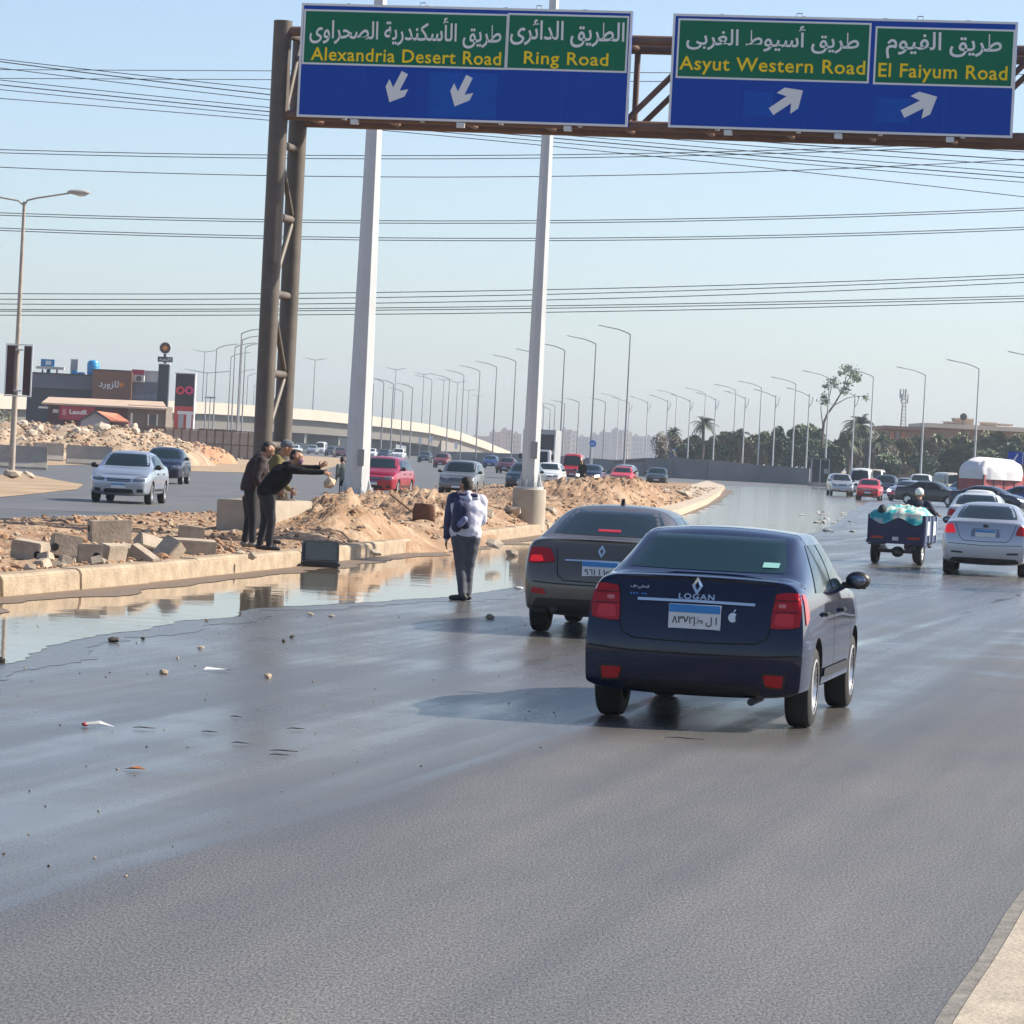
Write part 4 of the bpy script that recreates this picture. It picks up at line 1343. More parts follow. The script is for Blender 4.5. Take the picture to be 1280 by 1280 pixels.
for k in range(9):
    pw(827 + k * 2, 560.5, 828 + k * 2, 572.5, 469.9, .1, 'rib', mat('container_blue', (.06, .17, .34), .6), t)
pw(826, 573, 845, 576, 470, 6, 'chassis', mCHAR, t, False)
# dark netted cabin at the end of the wall
YN = 375
t = tag(empty('guard_cabin', (0, 0, 0)), 'dark netted cabin standing at the right end of the grey wall', 'cabin')
pw(1016, 575, 1038, 603, YN, 3, 'netting', mat('dark_net', (.025, .032, .036), .8, var=.5, scale=2), t)
pw(1014, 572.3, 1037.5, 574.3, YN - .15, 3.4, 'roof', mat('net_roof', (.14, .15, .15), .7), t)
for k in (1014, 1025, 1036):
    pw(k + .6, 574, k + 1.5, 606, YN - .12, .12, 'post', mALU, t, True)
pw(1013, 603, 1041, 608, YN - .3, 3.6, 'plinth', mCONC2, t, True)
pw(1030, 586, 1035, 592, YN - .08, .05, 'notice', mat('net_notice', (.3, .33, .33), .7), t)
for i, (x, y) in enumerate(((539, 549), (525, 551), (406, 533), (570, 557))):
    t = tag(empty('notice_board', (0, 0, 0)), ['white notice board on a far lamp before the abutment', 'small white box near the flyover abutment', 'cream sign board hanging under the flyover', 'small white plate low on the flyover abutment'][i], 'notice board')
    Yq = (560, 640, 800, 655)[i]
    pw(x - 2, y - 4, x + 2, y + 4, Yq, .2, 'plate', mWHT, t)
    pw(x - .3, y + 4, x + .3, 570, Yq + .05, .1, 'post', mALU, t, True)

# ================================================================ TREES
leafmat('leaf_dark', (.024, .050, .020), (.08, .125, .046))
leafmat('leaf_olive', (.055, .07, .026), (.15, .155, .062))
leafmat('leaf_brown', (.075, .06, .04), (.15, .115, .075))
leafmat('leaf_palm', (.03, .045, .022), (.09, .115, .05))
mBARK = mat('bark', (.11, .085, .065), .9, var=.25, scale=4)
def crown_mesh(name, w_, h_, n, leaf, seed, lobes=9):
    q = random.Random(seed)
    L = []
    for i in range(lobes):
        a = q.random() * 6.28
        rr = q.uniform(.1, .75)
        L.append((Vector((w_ * rr * math.cos(a), w_ * rr * math.sin(a) * .8, h_ * q.uniform(.25, .85))), w_ * q.uniform(.28, .5), h_ * q.uniform(.16, .30)))
    vs, fs = [], []
    for i in range(n):
        c, rx, rz_ = q.choice(L)
        d = Vector((q.gauss(0, 1), q.gauss(0, 1), q.gauss(0, 1))).normalized() * q.uniform(.55, 1.05) ** .6
        p = c + Vector((d.x * rx, d.y * rx, d.z * rz_))
        if p.z < .1: continue
        s_ = leaf * q.uniform(.6, 1.4)
        u = Vector((q.gauss(0, 1), q.gauss(0, 1), q.gauss(0, 1))).normalized()
        v = u.orthogonal().normalized()
        k = len(vs)
        vs += [p - u * s_, p + v * s_ * .55, p + u * s_, p - v * s_ * .55]
        fs.append((k, k + 1, k + 2, k + 3))
    return MB().add(vs, fs)
def tree_proto(w_, h_, trunk, lm, seed, n=4200, leaf=.36):
    ro = bpy.data.objects.new('tree', None)
    tb = MB().tube([(0, 0, -.1), (.05, 0, trunk * .6), (.12, .05, trunk + h_ * .35)], [.22, .16, .07], 8)
    q = random.Random(seed)
    for k in range(5):
        a = q.random() * 6.28
        tb.tube([(.06, .02, trunk * .8), (w_ * .3 * math.cos(a), w_ * .3 * math.sin(a), trunk + h_ * .3), (w_ * .55 * math.cos(a), w_ * .55 * math.sin(a), trunk + h_ * .6)], [.1, .06, .025], 6)
    o = bpy.data.objects.new('trunk', tb.mesh('trunk', mBARK, True))
    o.parent = ro
    cm = crown_mesh('crown', w_, h_, n, leaf, seed)
    o = bpy.data.objects.new('crown', cm.mesh('crown', M[lm]))
    o.location = (0, 0, trunk * .75)
    o.parent = ro
    return ro
protoT = [tree_proto(3.0, 5.6, 1.6, 'leaf_dark', 1), tree_proto(2.8, 6.2, 1.2, 'leaf_dark', 2), tree_proto(3.2, 4.6, .8, 'leaf_olive', 3), tree_proto(2.9, 5.0, .8, 'leaf_olive', 4), tree_proto(2.6, 4.6, 1.0, 'leaf_brown', 5, 1500, .2),
          tree_proto(3.0, 4.4, .5, 'leaf_dark', 6)]
protoH = [7.0, 7.2, 5.2, 5.6, 5.4, 4.7]
def put_tree(k, px, ytop, Y, wpx, label, name='tree'):
    o = copy_tree(protoT[k])
    p = pt(px, ytop, Y)
    s_ = max(.5, p.z / protoH[k])
    ws = wpx * Y / FPX / 2.3
    o.scale = (ws, ws, s_)
    o.location = (p.x, Y, -.1)
    o.rotation_euler = (0, 0, R.random() * 6.28)
    tag(o, label, 'tree', 'trees of the belt behind the lamps')
TR = [(4, 828, 542, 470, 15), (4, 842, 545, 480, 13), (2, 862, 545, 500, 14), (0, 858, 552, 480, 16), (3, 905, 541, 500, 16), (2, 922, 540, 490, 15), (5, 893, 553, 480, 18), (3, 944, 545, 490, 17), (2, 962, 541, 500, 16), (4, 935, 550, 475, 14),
      (1, 985, 533, 480, 17), (0, 1003, 528, 485, 18), (1, 1022, 535, 480, 16), (0, 972, 545, 470, 15), (5, 1000, 556, 465, 20), (1, 1046, 538, 490, 17), (5, 1036, 557, 468, 20), (2, 1062, 545, 480, 17), (0, 1078, 532, 500, 17), (4, 1088, 552, 470, 15), (3, 1100, 543, 490, 16),
      (4, 1118, 558, 465, 16), (2, 1135, 549, 480, 18), (3, 1150, 546, 490, 18), (4, 1166, 552, 465, 16), (2, 1183, 545, 485, 19), (5, 1195, 562, 460, 20), (3, 1207, 543, 490, 18), (2, 1226, 541, 485, 19), (3, 1246, 543, 485, 19), (0, 1262, 550, 470, 18), (2, 1280, 545, 480, 20), (3, 1300, 547, 480, 20), (5, 1160, 566, 455, 20), (5, 1240, 564, 458, 20), (5, 1110, 568, 456, 18)]
kn = ['dark rounded tree', 'dark upright tree', 'broad olive-green tree', 'olive-green bushy tree', 'brownish thin tree', 'low dark bush-like tree']
TR.sort(key=lambda q: (q[0], q[1]))
cnt = {}
tot = {}
for q in TR: tot[q[0]] = tot.get(q[0], 0) + 1
for q in TR:
    cnt[q[0]] = cnt.get(q[0], 0) + 1
    put_tree(*q, label='%s behind the lamps, %s of its kind from the left' % (kn[q[0]], ORD[cnt[q[0]] - 1]))
def palm(px, ytop, Y, sc_, label):
    p = pt(px, ytop, Y)
    root = empty('palm_tree', (p.x, Y, -.1), 0, label, 'palm tree', 'palms of the tree belt')
    H_ = p.z - 1.2 * sc_
    MB().tube([(0, 0, 0), (.1, 0, H_ * .5), (0, 0, H_)], [.26, .22, .2], 8).build('trunk', mBARK, root, smooth=True)
    q = random.Random(int(px))
    fr_ = MB()
    for k in range(34):
        a, el = q.random() * 6.28, q.uniform(-.5, 1.35)
        ln = sc_ * q.uniform(1.7, 2.3)
        d = Vector((math.cos(a) * math.cos(el), math.sin(a) * math.cos(el), math.sin(el)))
        prev = None
        sd_ = Vector((-math.sin(a), math.cos(a), 0))
        for j in range(9):
            t = j / 8
            c = Vector((0, 0, H_)) + d * ln * t + Vector((0, 0, -1.1 * sc_ * t * t))
            if prev is not None:
                dr = (c - prev).normalized()
                for sgn in (-1, 1):
                    tip = c + sd_ * sgn * .55 * sc_ * math.sin(math.pi * (.15 + .8 * t)) + dr * .35 * sc_ - Vector((0, 0, .2 * sc_))
                    fr_.add([prev, c, tip], [(0, 1, 2)])
            prev = c
    fr_.build('crown', M['leaf_palm'], root)
palm(880, 517, 478, 1.0, 'tallest palm left of centre in the tree belt behind the wall')
palm(842, 531, 490, .8, 'small palm at the brownish left end of the tree belt')
palm(925, 533, 482, .9, 'palm between the tallest palm and the dark trees')
palm(1077, 514, 475, 1.35, 'large bushy palm right of the tall bare tree')
palm(1062, 538, 465, 1.0, 'short palm below the tall bare tree')
palm(1100, 540, 462, 1.0, 'short palm left of the long brown building')
palm(953, 543, 470, .8, 'low palm with pale fronds before the dark trees')
# tall sparse tree
Yt = 470
root = tag(empty('tall_tree', (0, 0, 0)), 'tall sparse leaning tree with tufts of leaves above the dark belt', 'tree')
tb = MB()
def br(pts, r0, r1):
    n = len(pts)
    tb.tube([pt(x, y, Yt + dy) for x, y, dy in pts], [r0 + (r1 - r0) * i / (n - 1) for i in range(n)], 7)
br([(1027, 590, 0), (1028, 545, 0), (1030, 528, 0), (1034, 518, .3), (1042, 507, .5), (1051, 492, .8), (1056, 480, 1), (1058, 468, 1)], .22, .05)
br([(1029, 535, 0), (1027, 520, -.4), (1026, 510, -.8), (1028, 500, -1)], .09, .03)
br([(1034, 518, .3), (1036, 500, -.2), (1039, 485, -.6), (1041, 475, -.9)], .09, .03)
br([(1042, 507, .5), (1058, 498, 1.2), (1070, 495, 1.6), (1080, 496, 2)], .07, .02)
br([(1056, 480, 1), (1064, 470, 1.3), (1070, 464, 1.8)], .06, .02)
br([(1051, 492, .8), (1046, 482, .2), (1042, 478, 0)], .05, .02)
tb.build('trunk', mBARK, root, smooth=True)
q = random.Random(4)
vs, fs = [], []
for (x, y, rx, ry, n) in ((1058, 462, 8, 6, 150), (1068, 468, 8, 7, 170), (1072, 474, 5, 4, 70), (1041, 477, 7, 6, 130), (1033, 483, 5, 4, 60), (1056, 488, 6, 5, 90), (1030, 497, 5, 5, 80), (1032, 503, 6, 4, 60), (1082, 498, 4, 4, 50), (1060, 480, 5, 4, 50), (1050, 466, 3, 3, 40)):
    for i in range(n):
        p = pt(x + q.gauss(0, rx * .5), y + q.gauss(0, ry * .5), Yt + q.gauss(.5, .6))
        s_ = q.uniform(.10, .24)
        u = Vector((q.gauss(0, 1), q.gauss(0, 1), q.gauss(0, 1) - .4)).normalized()
        v = u.orthogonal()
        k = len(vs)
        vs += [p - u * s_, p + v * s_ * .5, p + u * s_, p - v * s_ * .5]
        fs.append((k, k + 1, k + 2, k + 3))
MB().add(vs, fs).build('crown', M['leaf_dark'], root)
bx = empty('bush', pt(2, 520, 300) * 1, 0, 'dark green bush at the left edge below the advertising frame', 'bush')
bx.location.z = -.1
crown_mesh('foliage', 2.2, 3.2, 900, .16, 21).build('foliage', M['leaf_olive'], bx)
MB().tube([(0, 0, 0), (.1, 0, 1.4)], [.1, .05], 6).build('stem', mBARK, bx)

# ================================================================ VEHICLES
def paint(name, col, metal=.25, rough=.32):
    return mat('paint_' + name, col, rough, metal, .6)
mGLASS = mat('tinted_glass', (.008, .017, .022), .06, spec=.4)
mGLASS2 = mat('teal_glass', (.004, .020, .026), .10, spec=.3)
mTYRE = mat('tyre_rubber', (.018, .018, .018), .8, bump=.2, scale=30)
mRIM = mat('alloy_rim', (.62, .63, .65), .3, metal=.8)
mTRIM = mat('black_trim', (.014, .014, .016), .45)
mRED = mat('tail_light_red', (.40, .004, .008), .15, coat=.5, spec=.2)
mREDLIT = mat('lit_brake_light', (.5, .006, .01), .3, emit=((1, .02, .03), .22))
mCLEAR = mat('clear_lens', (.10, .115, .14), .08, coat=.8)
mCHROME = mat('chrome', (.75, .76, .78), .15, metal=1)
mPLATE = mat('plate_white', (.66, .68, .70), .5)
mPLBLUE = mat('plate_blue', (.03, .22, .55), .5)
mINK = mat('plate_ink', (.02, .02, .03), .6)
mLIT = mat('lit_headlight', (.9, .9, .9), .3, emit=((1, .98, .92), 2.2))
mSEAM_SHADE = mat('panel_gap_and_shade', (.004, .004, .005), .7)  # near black for the panel gaps and the painted boot lip shade
DEF = dict(L=4.35, W=.865, zr=1.50, zb=.95, zt=1.10, yb=.62, yrr=1.30, yrf=2.55, yc=3.30, zc=1.02, zh=.82, zf=.22, r=.31, ya=.87, wb=2.63,
           rear=[.12, .03, 0, .02, .07, .10, .12, .13, .13], front=[.22, .06, 0, .03, .14, .22, .28, .30, .30], rt=.93, tum=.70, bc=1, bot=.80)
def body_mesh(p):
    L, W = p['L'], p['W']
    zr, zb, zt, zc, zh, zf = p['zr'], p['zb'], p['zt'], p['zc'], p['zh'], p['zf']
    bt = p['bot']
    low = lambda k: [(bt * W * k, zf), ((bt + 1.15) / 2.05 * W * k if bt < .85 else .982 * W * k, zf + .08), (1.0 * W * k, .56), (.995 * W * k, .76)]
    def deck(y, z, k=1, belt=None):
        be = min(zb, z - .05) if belt is None else belt
        return [(x, y, q) for x, q in low(k) + [(.955 * W * k, be), (.90 * W * k, z - .022), (.74 * W * k, z), (.42 * W * k, z + .012), (0, z + .018)]]
    def cab(y, z, k=1):
        t = p['tum']
        return [(x, y, q) for x, q in low(k) + [(.965 * W * k, zb), ((.965 + t) / 2 * W + .03, zb + .52 * (z - zb)), (t * W, z - p.get('rr', .055)), (.42 * W, z - .010 * p.get('rr', .055) / .055), (0, z + .008)]]
    st = []
    yb = p['yb']
    s0 = deck(0, zt - .015, p['rt'])
    st.append([(x, p['rear'][i], z) for i, (x, y, z) in enumerate(s0)])
    y1 = min(p.get('cn', .17), yb * .45)
    s1 = deck(0, zt - .003, .985)
    st.append([(x, max(p['rear'][i] + .06, y1 * (1 if i < 4 else 1)), z) for i, (x, y, z) in enumerate(s1)])
    if yb > .3:
        st.append(deck(yb * .65, zt))
    st.append(deck(yb, zt + .008))
    yrr, yrf = p['yrr'], p['yrf']
    st.append(cab(yrr, zr - .035))
    st.append(cab(yrr + .22, zr - .006))
    st.append(cab((yrr + yrf) / 2, zr))
    st.append(cab(yrf - .16, zr - .012))
    st.append(cab(yrf, zr - .04))
    st.append(deck(p['yc'], zc))
    yh_ = L - .30
    if yh_ - p['yc'] > .35:
        st.append(deck(p['yc'] + .10, zc - .012))
        st.append(deck((p['yc'] + L) / 2, (zc + zh) / 2 + .035))
    st.append(deck(max(yh_, p['yc'] + .12), zh + .02, .965))
    f = deck(0, zh - .03, .86)
    st.append([(x, L - p['front'][i], z) for i, (x, y, z) in enumerate(f)])
    yo = L / 2
    vs, fs = [], []
    n = 17
    for s_ in st:
        row = s_ + [(-x, y, z) for (x, y, z) in s_[:8][::-1]]
        vs += [(x, y - yo, z) for (x, y, z) in row]
    for k in range(len(st) - 1):
        for i in range(n - 1):
            fs.append((k * n + i, k * n + i + 1, (k + 1) * n + i + 1, (k + 1) * n + i))
        fs.append((k * n + n - 1, k * n, (k + 1) * n, (k + 1) * n + n - 1))
    for k, bul in ((0, -.05), (len(st) - 1, .09)):
        o = k * n
        cen = []
        for i in range(8):
            a = vs[o + i]
            cen.append(len(vs))
            vs.append((0, a[1] + bul * (1 if i < 5 else .5), a[2]))
        cen.append(o + 8)
        for i in range(8):
            fs.append((o + i, o + i + 1, cen[i + 1], cen[i]) if cen[i + 1] != o + i + 1 else (o + i, o + 8, cen[i]))
            fs.append((o + 16 - i, o + 15 - i, cen[i + 1], cen[i]) if cen[i + 1] != o + 15 - i else (o + 16 - i, o + 8, cen[i]))
        fs.append((o, cen[0], o + 16))
    bm = bmesh.new()
    bv = [bm.verts.new(v) for v in vs]
    for f in fs:
        try:
            bm.faces.new([bv[i] for i in f])
        except ValueError:
            pass
    bmesh.ops.recalc_face_normals(bm, faces=bm.faces)
    cr = bm.edges.layers.float.new('crease_edge')
    bm.verts.index_update()
    gl = {len(st) - 1: .35, 0: p.get('rc', .35)}
    for e in bm.edges:
        a, b_ = e.verts[0].index, e.verts[1].index
        if max(a, b_) < len(st) * n:
            ka, kb, ia, ib = a // n, b_ // n, a % n, b_ % n
            if ka == kb:
                if ka in gl: e[cr] = gl[ka]
                if 4 <= ia <= 12 and 4 <= ib <= 12 and abs(vs[ka * n + 8][1] + yo - yb) < .02: e[cr] = .6
                if abs(vs[ka * n + 8][1] + yo - p['yc']) < .01: e[cr] = .5
                if ka in (4, 5) and p.get('rr') and 6 <= ia <= 10 and 6 <= ib <= 10: e[cr] = .35
            elif ia == ib and ia in (4, 12): e[cr] = .35 * p['bc']
            elif ia == ib and ia in (1, 15): e[cr] = .5
            elif ia == ib and ia in (6, 10) and p.get('rr'): e[cr] = .45
    me = bpy.data.meshes.new('body')
    bm.to_mesh(me)
    bm.free()
    me.materials.append(None)
    me.materials.append(mTRIM)
    o = bpy.data.objects.new('body', me)
    C.objects.link(o)
    md = o.modifiers.new('s', 'SUBSURF')
    md.levels = md.render_levels = p.get('sub', 2)
    r = p['r']
    cut = MB()
    cut.m = 1
    for yy in (p['ya'], p['ya'] + p['wb']):
        for s_ in (-1, 1):
            x0, x1 = s_ * (W - .32), s_ * (W + .25)
            cut.lathe([(r + .055, min(x0, x1)), (r + .055, max(x0, x1))], (0, yy - yo, r + .01), 'X', 30)
    co = cut.build('cutter', [mTRIM, mTRIM])
    bo = o.modifiers.new('b', 'BOOLEAN')
    bo.object = co
    bo.operation = 'DIFFERENCE'
    bo.solver = 'EXACT'
    out = evaluated(o)
    bpy.data.objects.remove(o)
    bpy.data.objects.remove(co)
    out.polygons.foreach_set('use_smooth', [True] * len(out.polygons))
    out.set_sharp_from_angle(angle=rad(42))
    out.name = 'body'
    return out
AX = {'rear': (lambda a, c: ((a, -9, c), (0, 1, 0))), 'front': (lambda a, c: ((a, 9, c), (0, -1, 0))), 'left': (lambda a, c: ((-6, a, c), (1, 0, 0))),
      'right': (lambda a, c: ((6, a, c), (-1, 0, 0))), 'top': (lambda a, c: ((a, c, 6), (0, 0, -1)))}
class Car:
    """One vehicle kind: builds its parts once, unlinked; put() copies them."""
    def __init__(s, p, name='car'):
        s.p = dict(DEF, **p)
        s.name = name
        s.root = bpy.data.objects.new(name, None)
        s.root.empty_display_size = .3
        s.me = body_mesh(s.p)
        s.paint_parts = []
        s.body = s.part('body', s.me, True)
        bm = bmesh.new()
        bm.from_mesh(s.me)
        s.bvh = BVHTree.FromBMesh(bm)
        bm.free()
        s.yo = s.p['L'] / 2
    def part(s, name, me, paint_=False, parent=None):
        if isinstance(me, MB): raise TypeError
        o = bpy.data.objects.new(name, me)
        o.parent = parent or s.root
        if paint_: s.paint_parts.append(o)
        return o
    def hit(s, ax, a, c, off):
        o, d = AX[ax](a, c)
        d = Vector(d)
        h = s.bvh.ray_cast(Vector(o), d)
        if h[0] is None:
            q = s.bvh.find_nearest(Vector(o) + d * (9 if ax in ('rear', 'front') else 6))[0]
            return q - d * off
        return h[0] - d * off
    def panel(s, name, ax, quad, mt, n=8, m_=5, off=.006, th=.015, rnd=.2, parent=None):
        q = [Vector(v) for v in quad]
        vs = []
        for j in range(m_ + 1):
            for i in range(n + 1):
                u, v = 2 * i / n - 1, 2 * j / m_ - 1
                uu, vv = u * math.sqrt(1 - rnd * v * v / 2), v * math.sqrt(1 - rnd * u * u / 2)
                u, v = (uu + 1) / 2, (vv + 1) / 2
                p = (q[0] * (1 - u) + q[1] * u) * (1 - v) + (q[3] * (1 - u) + q[2] * u) * v
                vs.append(s.hit(ax, p.x, p.y, off))
        fs = [(j * (n + 1) + i, j * (n + 1) + i + 1, (j + 1) * (n + 1) + i + 1, (j + 1) * (n + 1) + i) for j in range(m_) for i in range(n)]
        d = Vector(AX[ax](0, 0)[1])
        bd = [i for i in range(n)] + [n + j * (n + 1) for j in range(m_)] + [m_ * (n + 1) + n - i for i in range(n)] + [(m_ - j) * (n + 1) for j in range(m_)]
        o = len(vs)
        vs += [vs[i] + d * th for i in bd]
        fs += [(bd[i], bd[(i + 1) % len(bd)], o + (i + 1) % len(bd), o + i) for i in range(len(bd))]
        return s.part(name, MB().add(vs, fs).mesh(name, mt, True), parent=parent)
    def strip(s, name, ax, pts, w_, mt, off=.002, parent=None):
        mb = MB()
        for a, c in zip(pts[:-1], pts[1:]):
            a, c = Vector(a), Vector(c)
            d = (c - a)
            k = max(1, int(d.length / .07))
            nr = Vector((-d.y, d.x)).normalized() * w_ / 2
            vs = []
            for i in range(k + 1):
                p = a + d * i / k
                vs += [s.hit(ax, *(p - nr), off), s.hit(ax, *(p + nr), off)]
            mb.add(vs, [(2 * i, 2 * i + 2, 2 * i + 3, 2 * i + 1) for i in range(k)])
        return s.part(name, mb.mesh(name, mt), parent=parent)
    def decal(s, name, ax, mb, c, mt, off=.004, parent=None):
        vs = []
        sg = -1 if ax == 'front' else 1
        for v in mb.v:
            vs.append(s.hit(ax, c[0] + sg * v[0], c[1] + v[2], off - v[1]))
        mb.v = [tuple(v) for v in vs]
        return s.part(name, mb.mesh(name, mt), parent=parent)
    def plate(s, ax, z, w_=.42, h_=.16, text=None, x=0, zt=None, name='number_plate'):
        y = s.hit(ax, x, z, .012).y
        sg = -1 if ax == 'rear' else 1
        pl = s.part(name, MB().box((x, y, z), (w_, .016, h_)).mesh(name, mPLATE, bev=.003))
        s.part('plate_band', MB().box((x, y + sg * .010, z + h_ * .32), (w_ * .98, .006, h_ * .32)).mesh('plate_band', mPLBLUE), parent=pl)
        if text:
            t = text_mb(text, w_ * .86, h_ * .42, .015)
            s.part('lettering', moved(t, (x, y - .0105, z - h_ * .17)).mesh('lettering', mINK), parent=pl)
        return pl
    def wheels(s, spokes=7, rim=True, style=0):
        r, W = s.p['r'], s.p['W']
        wt = .10
        ty = MB().lathe([(r * .60, -wt), (r * .88, -wt), (r * .97, -wt * .82), (r, -wt * .5), (r, wt * .5), (r * .97, wt * .82), (r * .88, wt), (r * .60, wt)], (0, 0, 0), 'X', 28, True)
        ty.lathe([(.01, -wt * .1), (r * .62, -wt * .1), (r * .62, wt * .1), (.01, wt * .1)], (0, 0, 0), 'X', 20)
        tm = ty.mesh('wheel', mTYRE, True)
        rb = MB().lathe([(r * .52, .02), (r * .66, .07), (r * .68, .10), (r * .62, .104), (r * .55, .06)], (0, 0, 0), 'X', 24)
        for k in range(spokes):
            a = 2 * math.pi * k / spokes
            mm = Matrix.Rotation(a, 3, 'X')
            rb.box(mm @ Vector((.055, 0, r * .34)), (.03, r * (.16 if style == 0 else .3), r * .56), mtx=mm, taper=.9)
        rb.lathe([(r * .14, .03), (r * .14, .075), (.01, .08)], (0, 0, 0), 'X', 14)
        rm = rb.mesh('rim', mRIM, True)
        for yy in (s.p['ya'], s.p['ya'] + s.p['wb']):
            for sx in (-1, 1):
                wo = s.part('wheel', tm)
                wo.location = (sx * (W - .115), yy - s.yo, r)
                wo.rotation_euler = (R.random() * 6, 0, 0 if sx > 0 else math.pi)
                s.part('rim', rm, parent=wo)
    def glass(s, mt=None, rear=True, rows=2, mtr=None):
        p, yo = s.p, s.yo
        mt = mt or mGLASS
        W, zr, zt, zc, zb, t = p['W'], p['zr'], p['zt'], p['zc'], p['zb'], p['tum']
        if rear:
            s.panel('rear_window', 'rear', [(-.87 * W, zt + .04), (.87 * W, zt + .04), ((t + .015) * W, zr - .068), (-(t + .015) * W, zr - .068)], mtr or mt, 12, 6, .008, rnd=.18)
        s.panel('windshield', 'front', [(-.82 * W, zc + .04), (.82 * W, zc + .04), ((t - .04) * W, zr - .085), (-(t - .04) * W, zr - .085)], mt, 12, 6, .008, rnd=.15)
        y0, y1 = p['yb'] + .35 * (p['yrr'] - p['yb']) + .10, p['yc'] - .26
        tr, tf = p['yrr'] + .12, p['yrf'] + .02
        z0, z1 = zb + .045, zr - .115
        k = p.get('nwin', 2)
        for sd_ in ('left', 'right'):
            for i in range(k):
                a0, a1 = y0 + (y1 - y0) * i / k, y0 + (y1 - y0) * (i + 1) / k
                b0, b1 = tr + (tf - tr) * i / k, tr + (tf - tr) * (i + 1) / k
                if k == 2:
                    mid = (y0 + y1) / 2 + .02
                    if i == 0: a1 = b1 = mid
                    else: a0 = b0 = mid
                g = .03
                q = [(a0 + g - yo, z0), (a1 - g - yo, z0), (b1 - g - yo, z1), (b0 + g - yo, z1)]
                s.panel('side_window', sd_, q, mt, 6, 5, .006, rnd=.10)
    def mirrors(s, dark=False):
        p = s.p
        for sx in (-1, 1):
            x = sx * (p['W'] + .055)
            y = p['yc'] - .30 - s.yo
            mo = s.part('door_mirror', MB().ell((x, y, p['zb'] + .10), (.105, .06, .075), 14).box((sx * (p['W'] + .02), y + .03, p['zb'] + .055), (.20, .06, .05)).mesh('door_mirror', mTRIM, 1))
            s.part('mirror_glass', MB().ell((x, y - .048, p['zb'] + .10), (.070, .018, .046), 12).mesh('mirror_glass', mat('mirror_silver', (.22, .25, .3), .06, metal=1)), parent=mo)
    def doors(s):
        p, yo = s.p, s.yo
        for sd_ in ('left', 'right'):
            mid = (p['yb'] + .35 * (p['yrr'] - p['yb']) + p['yc'] - .16) / 2 + .02
            for yy, nm in ((mid - .45, 0), (mid + .72, 0)):
                a = MB()
                x = s.hit(sd_, yy - yo, .86, .02).x
                s.part('door_handle', MB().box((x, yy - yo - .2, .86), (.03, .20, .035)).mesh('door_handle', mTRIM, bev=.01))
            s.strip('door_gap', sd_, [(mid - yo, p['zb'] + .02), (mid - yo, p['zf'] + .12)], .014, mSEAM_SHADE)
            s.strip('door_gap', sd_, [(p['yc'] - .14 - yo, p['zb'] - .02), (p['yc'] - .12 - yo, p['zf'] + .12)], .014, mSEAM_SHADE)
            s.strip('rub_strip', sd_, [(p['ya'] + p['r'] + .14 - yo, .40), (p['ya'] + p['wb'] - p['r'] - .14 - yo, .40)], .07, mTRIM, .010)
    def nose(s, lit=False, style=0):
        p = s.p
        W, zh, yo = p['W'], p['zh'], s.yo
        hz = zh - .13
        for sx in (-1, 1):
            q = [(sx * W * .46, hz - .06), (sx * W * .86, hz - .04), (sx * W * .86, hz + .11), (sx * W * .50, hz + .07)]
            if style == 1: q = [(sx * W * .60, hz - .07), (sx * W * .80, hz - .07), (sx * W * .80, hz + .07), (sx * W * .60, hz + .07)]
            if sx < 0: q = [q[1], q[0], q[3], q[2]]
            s.panel('headlight', 'front', q, mLIT if lit else mCLEAR, 6, 4, .010, rnd=.3)
            q = [(sx * W * .58, .33), (sx * W * .80, .33), (sx * W * .80, .43), (sx * W * .60, .43)]
            if sx < 0: q = [q[1], q[0], q[3], q[2]]
            s.panel('fog_light_recess', 'front', q, mTRIM, 4, 3, .006, rnd=.3)
        g = .40 if style == 0 else .56
        s.panel('grille', 'front', [(-W * g, hz - .07), (W * g, hz - .07), (W * g * .92, hz + .06), (-W * g * .92, hz + .06)], mTRIM, 8, 3, .007, rnd=.25)
        for k in range(2):
            s.strip('grille_bar', 'front', [(-W * g * .95, hz - .03 + k * .045), (W * g * .95, hz - .03 + k * .045)], .012, mCHROME, .014)
        s.panel('lower_grille', 'front', [(-W * .50, .30), (W * .50, .30), (W * .46, .42), (-W * .46, .42)], mTRIM, 8, 3, .006, rnd=.2)
        s.plate('front', .50, .40, .13, name='number_plate')
    def tail(s, kind='corner', lit=False, mt=None):
        p = s.p
        W, zt = p['W'], p['zt']
        mt = mt or (mREDLIT if lit else mRED)
        for sx in (-1, 1):
            if kind == 'corner': q = [(sx * W * .70, zt - .33), (sx * W * .935, zt - .33), (sx * W * .905, zt - .05), (sx * W * .74, zt - .08)]
            elif kind == 'wide': q = [(sx * W * .56, zt - .27), (sx * W * .94, zt - .30), (sx * W * .91, zt - .08), (sx * W * .66, zt - .11)]
            else: q = [(sx * W * .78, zt - .38), (sx * W * .93, zt - .38), (sx * W * .91, zt - .02), (sx * W * .80, zt - .02)]
            if sx < 0: q = [q[1], q[0], q[3], q[2]]
            s.panel('tail_light', 'rear', q, mt, 6, 6, .012, .03, .25)
            q = [(sx * W * .66, .33), (sx * W * .82, .33), (sx * W * .84, .41), (sx * W * .64, .41)]
            if sx < 0: q = [q[1], q[0], q[3], q[2]]
            s.panel('reflector', 'rear', q, mRED, 4, 3, .008, .02, .3)
        s.panel('rear_valance', 'rear', [(-W * .60, p['zf'] + .05), (W * .60, p['zf'] + .05), (W * .56, p['zf'] + .15), (-W * .56, p['zf'] + .15)], mTRIM, 8, 3, .006)
        s.strip('bumper_gap', 'rear', [(-W * .88, .62), (-W * .6, .605), (0, .60), (W * .6, .605), (W * .88, .62)], .012, mSEAM_SHADE)
        s.plate('rear', (zt - .28), .40, .15)
